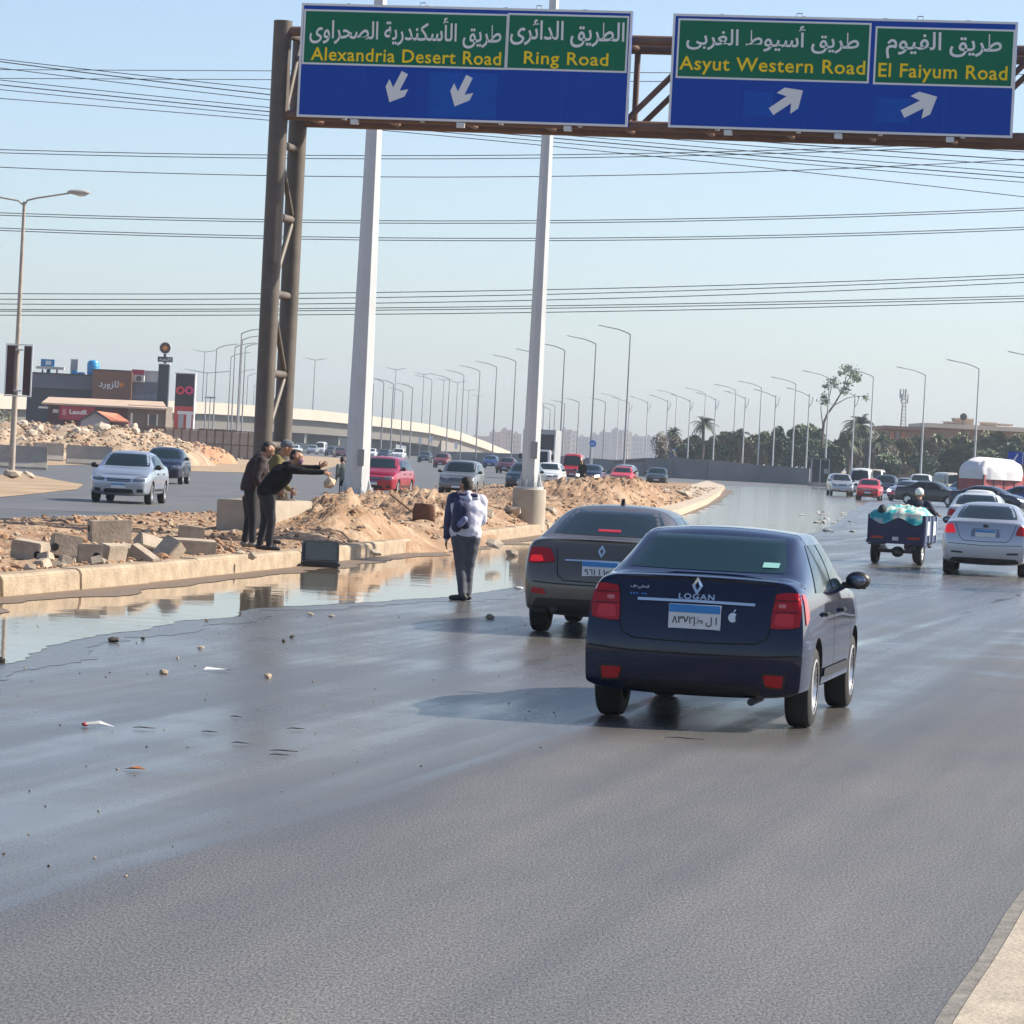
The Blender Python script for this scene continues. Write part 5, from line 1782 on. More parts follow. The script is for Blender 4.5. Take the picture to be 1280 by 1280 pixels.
    def put(s, loc, rz, col, label, cat, group=None, name=None, scale=1, over=None):
        root = s.root.copy()
        root.name = name or s.name
        C.objects.link(root)
        root.location = loc
        root.rotation_euler = (0, 0, rz)
        root.scale = (scale,) * 3
        ch = {}
        if not hasattr(s, 'cache'):
            s.cache = [o for o in bpy.data.objects if o.parent == s.root]
            s.cache2 = {o.name: [c for c in bpy.data.objects if c.parent == o] for o in s.cache}
        for o in s.cache:
            c = o.copy()
            C.objects.link(c)
            c.parent = root
            if o in s.paint_parts:
                c.material_slots[0].link = 'OBJECT'
                c.material_slots[0].material = col
            if over and o.name.split('.')[0] in over:
                c.material_slots[0].link = 'OBJECT'
                c.material_slots[0].material = over[o.name.split('.')[0]]
            for o2 in s.cache2[o.name]:
                c2 = o2.copy()
                C.objects.link(c2)
                c2.parent = c
        tag(root, label, cat, group)
        return root
def head_to(fx, fy):
    return math.atan2(-fx, fy)

# ---- the near dark blue saloon, seen from behind
hero = Car(dict(L=4.29, W=.850, zr=1.50, zb=.985, zt=1.135, yb=.46, yrr=1.20, yrf=2.55, yc=3.25, zc=1.05, zh=.86, zf=.235, r=.315, ya=.84, wb=2.634, sub=3, tum=.69, rr=.036,
                rear=[.10, .02, 0, .03, .085, .115, .115, .105, .10], rt=.968, bot=.86, rc=.75, cn=.10))
hero.glass(mGLASS, mtr=mGLASS2)
hero.wheels(7, style=1)
hero.mirrors(True)
hero.doors()
W_ = .850
for sx in (-1, 1):
    q = [(sx * W_ * .665, .77), (sx * W_ * .935, .79), (sx * W_ * .925, 1.055), (sx * W_ * .70, 1.045)]
    if sx < 0: q = [q[1], q[0], q[3], q[2]]
    tl = hero.panel('tail_light', 'rear', q, mRED, 10, 8, .016, .04, .30)
    q = [(sx * W_ * .70, .80), (sx * W_ * .88, .80), (sx * W_ * .87, .90), (sx * W_ * .72, .895)]
    if sx < 0: q = [q[1], q[0], q[3], q[2]]
    hero.panel('reversing_lens', 'rear', q, mat('red_lens_inner', (.58, .012, .016), .15, coat=.3), 5, 4, .020, .01, .3, parent=tl)
    for zz_ in (.905, .99):
        x0_, x1_ = sorted((sx * W_ * .70, sx * W_ * .91))
        hero.strip('lens_divider', 'rear', [(x0_, zz_), (x1_, zz_ + .004)], .008, mat('dark_red_divider', (.06, .002, .003), .3), .024, parent=tl)
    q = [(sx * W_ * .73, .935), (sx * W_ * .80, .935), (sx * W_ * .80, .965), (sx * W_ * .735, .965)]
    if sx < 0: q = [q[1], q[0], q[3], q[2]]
    hero.panel('lens_highlight', 'rear', q, mat('pale_red_highlight', (.62, .16, .16), .1, coat=.6), 4, 3, .022, .01, .4, parent=tl)  # highlight painted on the lens as a paler patch
    # the lens wraps round on to the wing
    sd_ = 'right' if sx > 0 else 'left'
    hero.panel('tail_light_side', sd_, [(.13 - hero.yo, .80), (.30 - hero.yo, .86), (.26 - hero.yo, 1.04), (.15 - hero.yo, 1.045)], mRED, 5, 5, .007, .02, .3)
    q = [(sx * W_ * .655, .345), (sx * W_ * .80, .335), (sx * W_ * .815, .43), (sx * W_ * .63, .43)]
    if sx < 0: q = [q[1], q[0], q[3], q[2]]
    hero.panel('reflector', 'rear', q, mRED, 6, 4, .014, .02, .2)
    q = [(sx * W_ * .64, .325), (sx * W_ * .82, .315), (sx * W_ * .84, .445), (sx * W_ * .61, .445)]
    if sx < 0: q = [q[1], q[0], q[3], q[2]]
    hero.panel('reflector_bezel', 'rear', q, mTRIM, 6, 4, .008, .02, .2)
hero.strip('trunk_gap', 'rear', [(-.60, 1.07), (-.575, .80), (-.55, .70), (-.46, .655), (0, .645), (.46, .655), (.55, .70), (.575, .80), (.60, 1.07)], .013, mSEAM_SHADE)
hero.strip('bumper_crease', 'rear', [(-.80, .585), (-.5, .56), (0, .555), (.5, .56), (.80, .585)], .014, mSEAM_SHADE)
hero.strip('rear_trim_bar', 'rear', [(-.445, .948), (0, .952), (.445, .948)], .020, mCHROME, .014)
hero.strip('boot_lip_shade', 'rear', [(-.60, 1.103), (0, 1.115), (.60, 1.103)], .016, mSEAM_SHADE)  # dark strip painting in the shadow at the boot lip
hero.panel('rear_valance', 'rear', [(-.55, .245), (.55, .245), (.50, .345), (-.50, .345)], mTRIM, 10, 3, .006)
hero.plate('rear', .835, .395, .185, '\u0668\u0663\u0667\u0662|' + shape_ar('ا ل ط'))
lz = MB()
def ring_poly(o, i):
    n = len(o)
    mb = MB()
    mb.add([(x, 0, z) for x, z in o] + [(x, 0, z) for x, z in i], [(k, (k + 1) % n, (k + 1) % n + n, k + n) for k in range(n)])
    return mb
di = lambda s_: ring_poly([(0, .068 * s_), (.042 * s_, 0), (0, -.068 * s_), (-.042 * s_, 0)], [(0, .034 * s_), (.018 * s_, 0), (0, -.034 * s_), (-.018 * s_, 0)])
em = hero.decal('emblem', 'rear', di(1.0), (0, 1.065), mCHROME, .014)
hero.decal('lettering', 'rear', text_mb('LOGAN', .27, .042, .02, 1.2), (0, .985), mCHROME, .005)
hero.decal('lettering', 'rear', text_mb('\u0641\u0639\u0634\u0643', .14, .032, .01), (-.44, 1.035), mPLATE, .005)
hero.decal('lettering', 'rear', text_mb('\u2022\u2022\u2022 \u2022\u2022', .13, .012, .01), (-.445, .985), mPLBLUE, .005)
ap = MB()
q_ = [(.034 * math.cos(a * .3491) * (1 - .16 * (abs(a - 9) > 7) - .25 * (a in (0, 1, 17))), .036 * math.sin(a * .3491)) for a in range(18)]
ap.add([(x, 0, z) for x, z in q_], [tuple(range(18))])
ap.add([(.002, 0, .04), (.016, 0, .045), (.02, 0, .062), (.006, 0, .056)], [(0, 1, 2, 3)])
hero.decal('sticker', 'rear', ap, (.285, .845), mat('sticker_white', (.6, .68, .74), .5), .005)
hero.decal('window_sticker', 'rear', MB().add([(-.062, 0, -.018), (.062, 0, -.018), (.062, 0, .018), (-.062, 0, .018)], [(0, 1, 2, 3)]), (.475, 1.235), mat('sticker_teal', (.20, .42, .40), .5), .024)
for x in (-.25, .12):
    hero.part('plate_lamp', MB().box((x, .03 - hero.yo, .30), (.10, .02, .012)).mesh('plate_lamp', mPLATE))
hero.part('exhaust', MB().tube([(.45, .05 - hero.yo, .22), (.45, .6 - hero.yo, .22)], .03, 10).mesh('exhaust', mTRIM, True))
hero.part('rear_axle', MB().tube([(-.75, .84 - hero.yo, .28), (.75, .84 - hero.yo, .28)], .06, 10).mesh('rear_axle', mTRIM, True))
mNAVY = mat('paint_deep_blue', (.0022, .0055, .032), 0, .12, .65, spec=.2)
hd = .2
def place_rear(ctr, rz_heading, car):
    """ctr: ground point under the middle of the rear axle; heading clockwise from +Y"""
    f = Vector((math.sin(rz_heading), math.cos(rz_heading), 0))
    k = car.p['L'] / 2 - car.p['ya']
    return ctr + f * k, -rz_heading
ra = (G(757, 897) + G(1000, 905)) / 2
ra = Vector((ra.x + .015, ra.y, 0))
lc, rz = place_rear(ra, hd, hero)
hero.put(lc, rz, mNAVY, 'near dark blue saloon seen from behind with a white number plate', 'car')

# ---- the brown-grey saloon ahead of it
tau = Car(dict(L=4.6, W=.885, zr=1.46, zb=.95, zt=1.08, yb=.50, yrr=1.28, yrf=2.75, yc=3.50, zc=1.0, zh=.82, r=.325, ya=.98, wb=2.70, sub=3, tum=.66, rear=[.12, .03, 0, .05, .12, .135, .13, .11, .10]))
tau.glass(mGLASS)
tau.wheels(5)
tau.mirrors()
tau.doors()
for sx in (-1, 1):
    q = [(sx * .50, .82), (sx * .82, .79), (sx * .80, .97), (sx * .57, .97)]
    if sx < 0: q = [q[1], q[0], q[3], q[2]]
    tl = tau.panel('tail_light', 'rear', q, mRED, 8, 6, .014, .03, .3)
    q = [(sx * .63, .82), (sx * .80, .81), (sx * .78, .885), (sx * .66, .885)]
    if sx < 0: q = [q[1], q[0], q[3], q[2]]
    tau.panel('brake_lamp', 'rear', q, mREDLIT, 6, 4, .020, .01, .4, parent=tl)
    q = [(sx * .58, .455), (sx * .76, .47), (sx * .75, .53), (sx * .62, .52)]
    if sx < 0: q = [q[1], q[0], q[3], q[2]]
    tau.panel('reflector', 'rear', q, mRED, 5, 3, .010, .02, .3)
tau.strip('rear_trim_bar', 'rear', [(-.40, .845), (0, .85), (.40, .845)], .018, mCHROME, .012)
tau.strip('bumper_gap', 'rear', [(-.82, .60), (-.5, .58), (0, .575), (.5, .58), (.82, .60)], .013, mSEAM_SHADE)
tau.strip('trunk_gap', 'rear', [(-.50, .97), (-.47, .68), (-.40, .62), (0, .61), (.40, .62), (.47, .68), (.50, .97)], .012, mSEAM_SHADE)
tau.plate('rear', .76, .40, .17, '\u0669\u0666\u0661 ' + shape_ar('ا') + ' \u0661\u0665\u0663')
tau.decal('emblem', 'rear', di(1.05), (0, .955), mCHROME, .012)
tau.panel('rear_valance', 'rear', [(-.75, .25), (.75, .25), (.72, .42), (-.72, .42)], mTRIM, 10, 4, .006)
tau.panel('high_brake_light', 'rear', [(-.13, 1.165), (.13, 1.165), (.13, 1.19), (-.13, 1.19)], mRED, 4, 2, .016, .01)
tau.part('exhaust', MB().tube([(-.50, .02 - tau.yo, .30), (-.50, .5 - tau.yo, .30)], .04, 10).mesh('exhaust', mTRIM, True))
tau.part('shark_fin', MB().prism([(0, 0), (.16, 0), (.04, .07)], -.02, .02, lambda u, v, w2: (w2, 1.7 + u - tau.yo, 1.455 + v)).mesh('shark_fin', mTRIM))
c0 = G(680, 789)
lc, rz = place_rear(Vector((c0.x + .72, c0.y - .12, 0)), .155, tau)
tau.put(lc, rz, paint('taupe', (.115, .098, .085), .5, .3), 'grey-brown saloon with glowing brake lights partly hidden by the near blue car', 'car')

# ---- silver saloon on the right
sil = Car(dict(L=4.55, W=.86, zr=1.47, zb=.95, zt=1.10, yb=.50, yrr=1.22, yrf=2.65, yc=3.4, zc=1.0, zh=.84, ya=.92, wb=2.62, sub=3, tum=.66))
sil.glass(mGLASS)
sil.wheels(7)
sil.mirrors()
sil.doors()
for sx in (-1, 1):
    q = [(sx * .58, .84), (sx * .82, .83), (sx * .80, 1.00), (sx * .65, 1.03)]
    if sx < 0: q = [q[1], q[0], q[3], q[2]]
    sil.panel('tail_light', 'rear', q, mREDLIT if sx < 0 else mRED, 8, 6, .014, .03, .3)
    q = [(sx * .42, .44), (sx * .66, .45), (sx * .68, .49), (sx * .44, .48)]
    if sx < 0: q = [q[1], q[0], q[3], q[2]]
    sil.panel('reflector', 'rear', q, mTRIM, 5, 3, .008, .02, .3)
sil.strip('trunk_gap', 'rear', [(-.60, 1.04), (-.50, .76), (-.42, .70), (0, .69), (.42, .70), (.50, .76), (.60, 1.04)], .012, mSEAM_SHADE)
sil.strip('bumper_gap', 'rear', [(-.80, .64), (0, .61), (.80, .64)], .012, mSEAM_SHADE)
sil.panel('plate_recess', 'rear', [(-.30, .78), (.30, .78), (.27, .95), (-.27, .95)], mat('silver_recess', (.16, .20, .30), .4), 6, 4, .004)
sil.plate('rear', .85, .40, .14)
sil.part('emblem', MB().ell((0, sil.hit('rear', 0, 1.0, .01).y, 1.0), (.06, .012, .035), 12).mesh('emblem', mTRIM, True))
sil.panel('rear_valance', 'rear', [(-.70, .25), (.70, .25), (.66, .36), (-.66, .36)], mTRIM, 10, 4, .006)
mSIL = paint('silver', (.44, .47, .52), .6, .3)
c0 = (G(1190, 718) + G(1272, 720)) / 2
lc, rz = place_rear(Vector((c0.x, c0.y, 0)), .17, sil)
sil.put(lc, rz, mSIL, 'silver saloon with a lit left tail light at the right edge beside the cargo tricycle', 'car')

# ---- ordinary kinds for the other traffic
sedan = Car({})
sedan.glass(); sedan.wheels(6); sedan.mirrors(); sedan.doors(); sedan.nose(); sedan.tail('wide')
sedanL = Car(dict(zr=1.44))
sedanL.glass(); sedanL.wheels(6); sedanL.mirrors(); sedanL.nose(True); sedanL.tail('corner')
old = Car(dict(L=4.1, W=.80, zr=1.40, zb=.90, zt=.98, zc=.95, zh=.84, yc=3.05, yrf=2.35, tum=.76, front=[.10, .02, 0, .0, .02, .04, .05, .05, .05], rear=[.08, .02, 0, 0, .03, .05, .05, .05, .05], ya=.85, wb=2.4, r=.29))
old.glass(); old.wheels(8); old.mirrors(); old.nose(style=1); old.tail('corner')
hatch = Car(dict(L=4.0, W=.86, zr=1.50, zt=1.0, yb=.13, yrr=.52, yrf=2.25, yc=3.0, ya=.68, wb=2.5, rear=[.10, .02, 0, .01, .04, .06, .07, .07, .07]))
hatch.glass(); hatch.wheels(6); hatch.mirrors(); hatch.doors(); hatch.nose(); hatch.tail('tall')
suv = Car(dict(L=4.4, W=.90, zr=1.72, zb=1.08, zt=1.12, yb=.12, yrr=.42, yrf=2.5, yc=3.25, zc=1.14, zh=.98, r=.36, ya=.82, wb=2.6, tum=.78, zf=.30, rear=[.08, .02, 0, .0, .02, .03, .04, .04, .04]))
suv.glass(); suv.wheels(6); suv.mirrors(); suv.nose(); suv.tail('tall')
van = Car(dict(L=4.8, W=.86, zr=2.12, zb=1.15, zt=1.18, yb=.07, yrr=.22, yrf=3.85, yc=4.5, zc=1.12, zh=.95, r=.32, ya=.95, wb=2.7, tum=.82, nwin=4, rear=[.06, .02, 0, 0, .01, .02, .02, .02, .02], front=[.12, .03, 0, .0, .04, .07, .09, .10, .10]), 'minibus')
van.glass(); van.wheels(8); van.mirrors(); van.nose(style=1); van.tail('tall')
pick = Car(dict(L=4.9, W=.87, zr=1.70, zb=1.05, zt=1.10, yb=1.75, yrr=2.0, yrf=3.1, yc=3.85, zc=1.10, zh=.98, r=.36, ya=1.15, wb=2.9, tum=.74, zf=.32, rear=[.04, .02, 0, 0, .01, .02, .02, .02, .02], nwin=2), 'pickup_truck')
pick.glass(); pick.wheels(6); pick.mirrors(); pick.nose(style=1); pick.tail('tall')
def at(px, d, k):
    """ground point seen at pixel column px at distance d"""
    q = G(px, yh(px) + EYE * FPX / d)
    return Vector((q.x, q.y, 0))
def front_to_us(car, px, d, off, col, label, cat='car', group='cars on the far carriageway', name=None, scale=1, rev=False):
    """nose (or tail when rev) at distance d; off: angle between the sight line and the car axis, + shows the side at image right"""
    p = at(px, d, 0)
    sx = p.x / p.y
    ax_ = Vector((math.sin(math.atan(sx) + off), math.cos(math.atan(sx) + off), 0))       # from the near end to the far end
    f = ax_ if rev else -ax_
    c = p + ax_ * car.p['L'] / 2 * scale
    return car.put(c, head_to(f.x, f.y), col, label, cat, group, name, scale)
LC = 'cars on the left carriageway'
mSB = paint('silver_blue', (.40, .46, .56), .6, .3)
front_to_us(sedan, 147, 101, .15, mSB, 'silver blue car coming towards us on the left carriageway', group=LC, scale=1.0)
front_to_us(sedan, 200, 146, .10, paint('ink_blue', (.010, .018, .05)), 'dark blue saloon just behind the silver blue car on the left', group=LC)
front_to_us(hatch, 464, 140, .20, paint('cherry', (.33, .012, .045)), 'cherry red car emerging from behind the thick mast', group=LC, scale=1.06)
front_to_us(suv, 569, 150, .12, paint('steel_grey', (.16, .18, .20), .4), 'steel grey car coming up behind the head of the man in white', group=LC, scale=.9)
front_to_us(sedan, 650, 182, .12, paint('dark_teal', (.010, .028, .045)), 'dark teal car half hidden by the slimmer mast', group=LC)
front_to_us(hatch, 682, 215, .10, paint('white', (.62, .64, .66), .0), 'white car looking out right of the slimmer mast', group=LC)
front_to_us(sedan, 630, 330, .12, paint('maroon', (.085, .008, .022)), 'maroon car with one bright headlight left of the slimmer mast', group=LC)
front_to_us(hatch, 611, 415, .10, paint('royal_blue', (.012, .05, .20)), 'small royal blue car before the flyover abutment', group=LC)
front_to_us(suv, 550, 370, .10, paint('brick', (.22, .025, .025)), 'brick red car left of the steel grey car', group=LC, scale=.9)
front_to_us(sedan, 529, 480, .10, paint('dark_teal', (.010, .028, .045)), 'dark teal saloon below the flyover left of the brick red car', group=LC)
front_to_us(suv, 496, 500, .10, paint('white', (.62, .64, .66), .0), 'white off-roader below the flyover right of the thick mast', group=LC, name='off_roader')
front_to_us(sedan, 478, 520, .12, paint('ink_blue', (.010, .018, .05)), 'ink blue saloon left of the white off-roader', group=LC)
front_to_us(hatch, 462, 540, .12, paint('white', (.62, .64, .66), .0), 'tiny white car at the right edge of the thick mast', group=LC)
front_to_us(sedan, 427, 500, -.12, paint('maroon', (.085, .008, .022)), 'far maroon car at the left edge of the thick mast', group=LC)
front_to_us(sedan, 412, 540, .12, paint('charcoal', (.03, .03, .035)), 'far charcoal car left of the far maroon car', group=LC)
front_to_us(van, 399, 600, .12, paint('white', (.62, .64, .66), .0), 'far white minibus under the flyover pier', 'minibus', LC)
front_to_us(sedan, 389, 590, .12, paint('silver', (.44, .47, .52), .6), 'far silver car left of the far white minibus', group=LC)
front_to_us(sedan, 366, 505, .12, paint('white', (.62, .64, .66), .0), 'far white saloon right of the twin gantry posts', group=LC)
front_to_us(sedanL, 734, 232, .08, paint('navy_front', (.008, .013, .045)), 'navy saloon with both headlights lit right of the man in dark clothes', group=LC, scale=1.02)
front_to_us(old, 775, 245, .08, paint('old_red', (.50, .015, .022), .0), 'old bright red boxy saloon facing us beside the lit navy saloon', group=LC)
front_to_us(hatch, 777, 262, .10, paint('silver', (.44, .47, .52), .6), 'pale car peeping out behind the old red saloon', group=LC)
front_to_us(old, 820, 265, .03, paint('black_green', (.012, .020, .024)), 'black-green boxy saloon nearest the end of the dirt strip', group=LC)
front_to_us(van, 714, 285, .06, paint('van_red', (.42, .015, .03), .0), 'red minibus behind the man in dark clothes', 'minibus', LC)
RC = 'traffic jam on the right'
front_to_us(suv, 1053, 262, -.10, paint('silver', (.44, .47, .52), .6), 'silver off-roader leftmost in the right-hand jam', group=RC, name='off_roader', scale=.95)
front_to_us(van, 1073, 272, .06, paint('white', (.62, .64, .66), .0), 'white minibus behind the red saloon in the jam', 'minibus', RC)
front_to_us(old, 1084, 236, .06, paint('old_red', (.50, .015, .022), .0), 'red saloon facing us in front of the white minibus', group=RC, scale=1.02)
front_to_us(pick, 1104, 262, .08, paint('ink_blue', (.010, .018, .05)), 'dark blue pickup right behind the red saloon in the jam', 'pickup', RC)
front_to_us(van, 1092, 380, .1, paint('beige', (.48, .42, .34), .0), 'beige minibus at the back of the jam below the lamps', 'minibus', RC)
front_to_us(sedanL, 1120, 240, .42, paint('ice_blue', (.36, .44, .55), .5), 'ice blue saloon turning with a lit headlight beside the dark blue pickup', group=RC)
front_to_us(suv, 1148, 285, .05, paint('white', (.62, .64, .66), .0), 'white off-roader above the long black saloon', group=RC, name='off_roader', scale=1.1)
front_to_us(van, 1196, 300, -.3, paint('cream', (.58, .54, .46), .0), 'cream minibus between the white off-roader and the loaded truck', 'minibus', RC)
front_to_us(sedan, 1186, 262, .5, paint('mid_blue', (.03, .12, .26)), 'mid blue saloon behind the long black saloon', group=RC)
front_to_us(sedan, 1128, 300, .1, paint('silver', (.44, .47, .52), .6), 'silver saloon behind the ice blue saloon', group=RC)
def side_car(car, px, d, yaw, col, label, group=RC, over=None):
    p = at(px, d, 0)
    return car.put(p, -yaw, col, label, 'car', group)
side_car(sedan, 1164, 222, 1.95, paint('charcoal', (.03, .03, .035)), 'long black saloon crossing broadside behind the tricycle rider')
side_car(sedanL, 1236, 203, 2.05, paint('navy_front', (.008, .013, .045)), 'dark saloon with a lit headlight crossing above the silver saloons')
side_car(sedan, 1288, 225, 2.2, paint('royal_blue', (.012, .05, .20)), 'royal blue saloon cut by the right edge below the loaded truck')
front_to_us(sedan, 1217, 103, .05, paint('pearl', (.52, .55, .58), .2), 'pearl saloon whose roof shows just above the silver saloon', group=RC, rev=True)
front_to_us(van, 1220, 128, .05, paint('white', (.62, .64, .66), .0), 'white car roof showing beyond the pearl saloon', 'car', RC, rev=True, scale=.70, name='car')

# ---------------------------------------------------------------- lorries and the cargo tricycle
def wheel_pair(root, x, y, r, w_=.22, n=20):
    for sx in (-1, 1):
        mb = MB().lathe([(r * .6, -w_ / 2), (r * .93, -w_ / 2), (r, -w_ * .3), (r, w_ * .3), (r * .93, w_ / 2), (r * .6, w_ / 2)], (0, 0, 0), 'X', n, True)
        mb.lathe([(.01, -w_ * .15), (r * .62, -w_ * .15), (r * .62, w_ * .15), (.01, w_ * .15)], (0, 0, 0), 'X', n)
        wo = mb.build('wheel', mTYRE, root, smooth=True, loc=(sx * x, y, r))
        MB().lathe([(r * .10, sx * w_ * .2), (r * .2, sx * w_ * .45), (r * .5, sx * w_ * .28), (r * .6, sx * w_ * .4), (r * .6, sx * w_ * .2)], (0, 0, 0), 'X', n).build('rim', mRIM, wo, smooth=True)
p = at(674, 268, 0)
t = empty('box_truck', (p.x, p.y + 3, 0), head_to(-.1, -1), 'grey box truck with a white cab half hidden by the slimmer mast', 'truck')
mGB = mat('grey_sheet_metal', (.34, .36, .38), .5, metal=.3, var=.15, scale=1)
MB().box((0, -1.2, 2.45), (2.45, 5.0, 2.7)).build('box_body', mGB, t, bev=.06)
for sx in (-1, 1):
    MB().box((sx * 1.18, 1.32, 2.45), (.10, .06, 2.72)).build('corner_post', mALU, t)
MB().box((0, 1.33, 3.0), (2.2, .05, 1.5)).build('front_curtain', mat('dark_curtain', (.05, .05, .055), .8), t)
MB().box((0, 1.33, 3.62), (2.3, .08, .36)).build('roof_visor', mGB, t)
cb = MB().prism([(1.3, .75), (3.0, .75), (3.05, 1.25), (2.75, 2.25), (1.3, 2.3)], -1.0, 1.0, lambda u, v, w2: (w2, u, v)).build('cab', paint('white', (.62, .64, .66), .0), t, bev=.08)
MB().add([(-.85, 3.055, 1.35), (.85, 3.055, 1.35), (.80, 2.80, 2.15), (-.80, 2.80, 2.15)], [(0, 1, 2, 3)]).build('windshield', mGLASS, t)
MB().box((0, 3.04, 1.0), (1.3, .06, .22)).build('grille', mTRIM, t)
for sx in (-1, 1):
    MB().box((sx * .8, 3.04, .95), (.26, .07, .16)).build('headlight', mCLEAR, t)
    MB().box((sx * 1.2, 2.95, 1.75), (.2, .1, .4)).build('mirror', mTRIM, t)
MB().box((0, .2, .68), (.9, 6, .28)).build('chassis', mTRIM, t)
MB().box((0, 3.05, .62), (2.0, .16, .24)).build('bumper', mTRIM, t)
wheel_pair(t, .9, 2.1, .42, .26)
wheel_pair(t, .9, -2.4, .42, .34)

p = at(1243, 250, 0)
t = empty('loaded_truck', (p.x + .3, p.y + 1.6, 0), -.85, 'red truck carrying a bulging load under a white cover at the right', 'truck')
mRT = mat('faded_red_steel', (.36, .065, .075), .6, var=.2, scale=2)
MB().box((0, -.6, 1.0), (2.3, 4.4, .18)).build('bed', mRT, t)
for sx in (-1, 1):
    for k in range(4):
        MB().box((sx * 1.15, -2.2 + k * 1.08, 1.55), (.07, 1.02, 1.0)).build('side_board', mRT, t)
    for k in range(5):
        MB().box((sx * 1.19, -2.75 + k * 1.08, 1.5), (.06, .09, 1.15)).build('stake', mTRIM, t)
MB().box((0, -2.78, 1.5), (2.2, .07, .9)).build('tail_board', mRT, t)
MB().prism([(1.7, .7), (3.4, .7), (3.4, 1.4), (3.1, 2.2), (1.7, 2.2)], -1.05, 1.05, lambda u, v, w2: (w2, u, v)).build('cab', mRT, t, bev=.08)
MB().box((0, 3.30, 1.78), (1.7, .06, .62), mtx=Matrix.Rotation(-.35, 3, 'X')).build('windshield', mGLASS, t)
MB().box((0, .2, .7), (.9, 6, .26)).build('chassis', mTRIM, t)
wheel_pair(t, .95, 2.4, .45, .28)
wheel_pair(t, .95, -1.5, .45, .36)
def load_fn(u, v):
    a, b_ = u * 2 * math.pi, v * math.pi / 2
    d = Vector((math.cos(a) * math.cos(b_), math.sin(a) * math.cos(b_), math.sin(b_)))
    q = .62
    s_ = lambda x: math.copysign(abs(x) ** q, x)
    n = MN.fractal(Vector((d.x * 2.2, d.y * 2.2, d.z * 2.2)), 1, 2, 4) * .10 + abs(math.sin(a * 9)) * .04 * (1 - v)
    return Vector((s_(d.x) * (1.42 + n), -.65 + s_(d.y) * (2.45 + n), 1.75 + s_(d.z) * (1.50 + n)))
o = obj('covered_load', grid_mesh('covered_load', 60, 20, load_fn, mat('white_sheet', (.66, .66, .68), .75, var=.08, scale=2, bump=.5, bscale=5)), None)
o.location, o.rotation_euler = t.location, t.rotation_euler
tag(o, 'bulging load wrapped in a white cover on the red truck', 'load')

c0 = (G(1093, 705) + G(1149, 705.5)) / 2
TH = .29
t = empty('cargo_tricycle', (c0.x, c0.y, 0), -TH, 'dark navy motor tricycle with a cargo box left of the silver saloon', 'tricycle')
mTN = mat('navy_sheet', (.008, .014, .072), .45, var=.2, scale=3)
ex = mat('dull_steel', (.12, .12, .125), .5, metal=.5)
MB().box((0, .42, .50), (1.14, 1.5, .06)).build('box_floor', mTN, t)
MB().box((0, -.34, .76), (1.20, .04, .58)).build('tail_board', mTN, t, bev=.01)
MB().box((0, 1.17, .78), (1.18, .04, .62)).build('head_board', mTN, t)
for sx in (-1, 1):
    MB().box((sx * .60, .42, .78), (.035, 1.46, .56)).build('side_board', mTN, t)
    for k in range(4):
        MB().box((sx * .628, -.22 + k * .43, .78), (.02, .05, .56)).build('side_rib', mat('pale_blue_rib', (.25, .33, .42), .5), t)
    for k in range(2):
        MB().box((sx * .628, .1 + k * .7, .80), (.012, .34, .30)).build('side_decal', mat('decal_white', (.48, .52, .58), .5), t)
    MB().box((sx * .40, -.367, .575), (.27, .015, .05)).build('reflector', mRED, t)
    MB().box((sx * .46, .0, .42), (.30, .5, .03)).build('mudguard', mTN, t)
MB().box((0, -.34, .48), (1.26, .08, .07)).build('rear_beam', mTN, t)
MB().box((0, -.372, .55), (.13, .012, .09)).build('number_plate', mPLATE, t)
for z in (.66, .92):
    MB().box((0, -.366, z + .01), (1.10, .012, .02)).build('tail_rib', mTN, t)
MB().tube([(-.5, 0, .28), (.5, 0, .28)], .04, 10).ell((0, 0, .27), (.14, .14, .12), 12).build('rear_axle', ex, t, smooth=True)
for sx in (-1, 1):
    for k in range(4):
        MB().box((sx * .33, 0, .32 + k * .022), (.05, .9 - k * .16, .016)).build('leaf_spring', ex, t)
wheel_pair(t, .485, 0, .275, .13)
fw = MB().lathe([(.17, -.05), (.25, -.05), (.275, -.03), (.275, .03), (.25, .05), (.17, .05)], (0, 0, 0), 'X', 20, True).lathe([(.01, -.02), (.18, -.02), (.18, .02), (.01, .02)], (0, 0, 0), 'X', 12)
fw.build('wheel', mTYRE, t, smooth=True, loc=(0, 2.25, .275))
MB().tube([(-.09, 2.25, .275), (-.09, 2.02, .95)], .022, 8).tube([(.09, 2.25, .275), (.09, 2.02, .95)], .022, 8).build('fork', ex, t, smooth=True)
MB().tube([(-.38, 1.80, 1.08), (-.12, 2.0, 1.02), (.12, 2.0, 1.02), (.38, 1.80, 1.08)], .014, 8).build('handlebar', ex, t, smooth=True)
MB().tube([(0, 1.15, .45), (0, 1.7, .42), (0, 2.0, .9)], .04, 8).build('frame_tube', ex, t, smooth=True)
MB().box((0, 1.72, .72), (.26, .5, .24)).build('fuel_tank', mTN, t, bev=.06)
MB().box((0, 1.38, .74), (.34, .42, .10)).build('seat', mTRIM, t, bev=.03)
MB().box((0, 1.7, .42), (.3, .4, .3)).build('engine', ex, t, bev=.03)
MB().tube([(.18, 1.5, .34), (.2, .4, .33)], .03, 8).build('exhaust', ex, t, smooth=True)
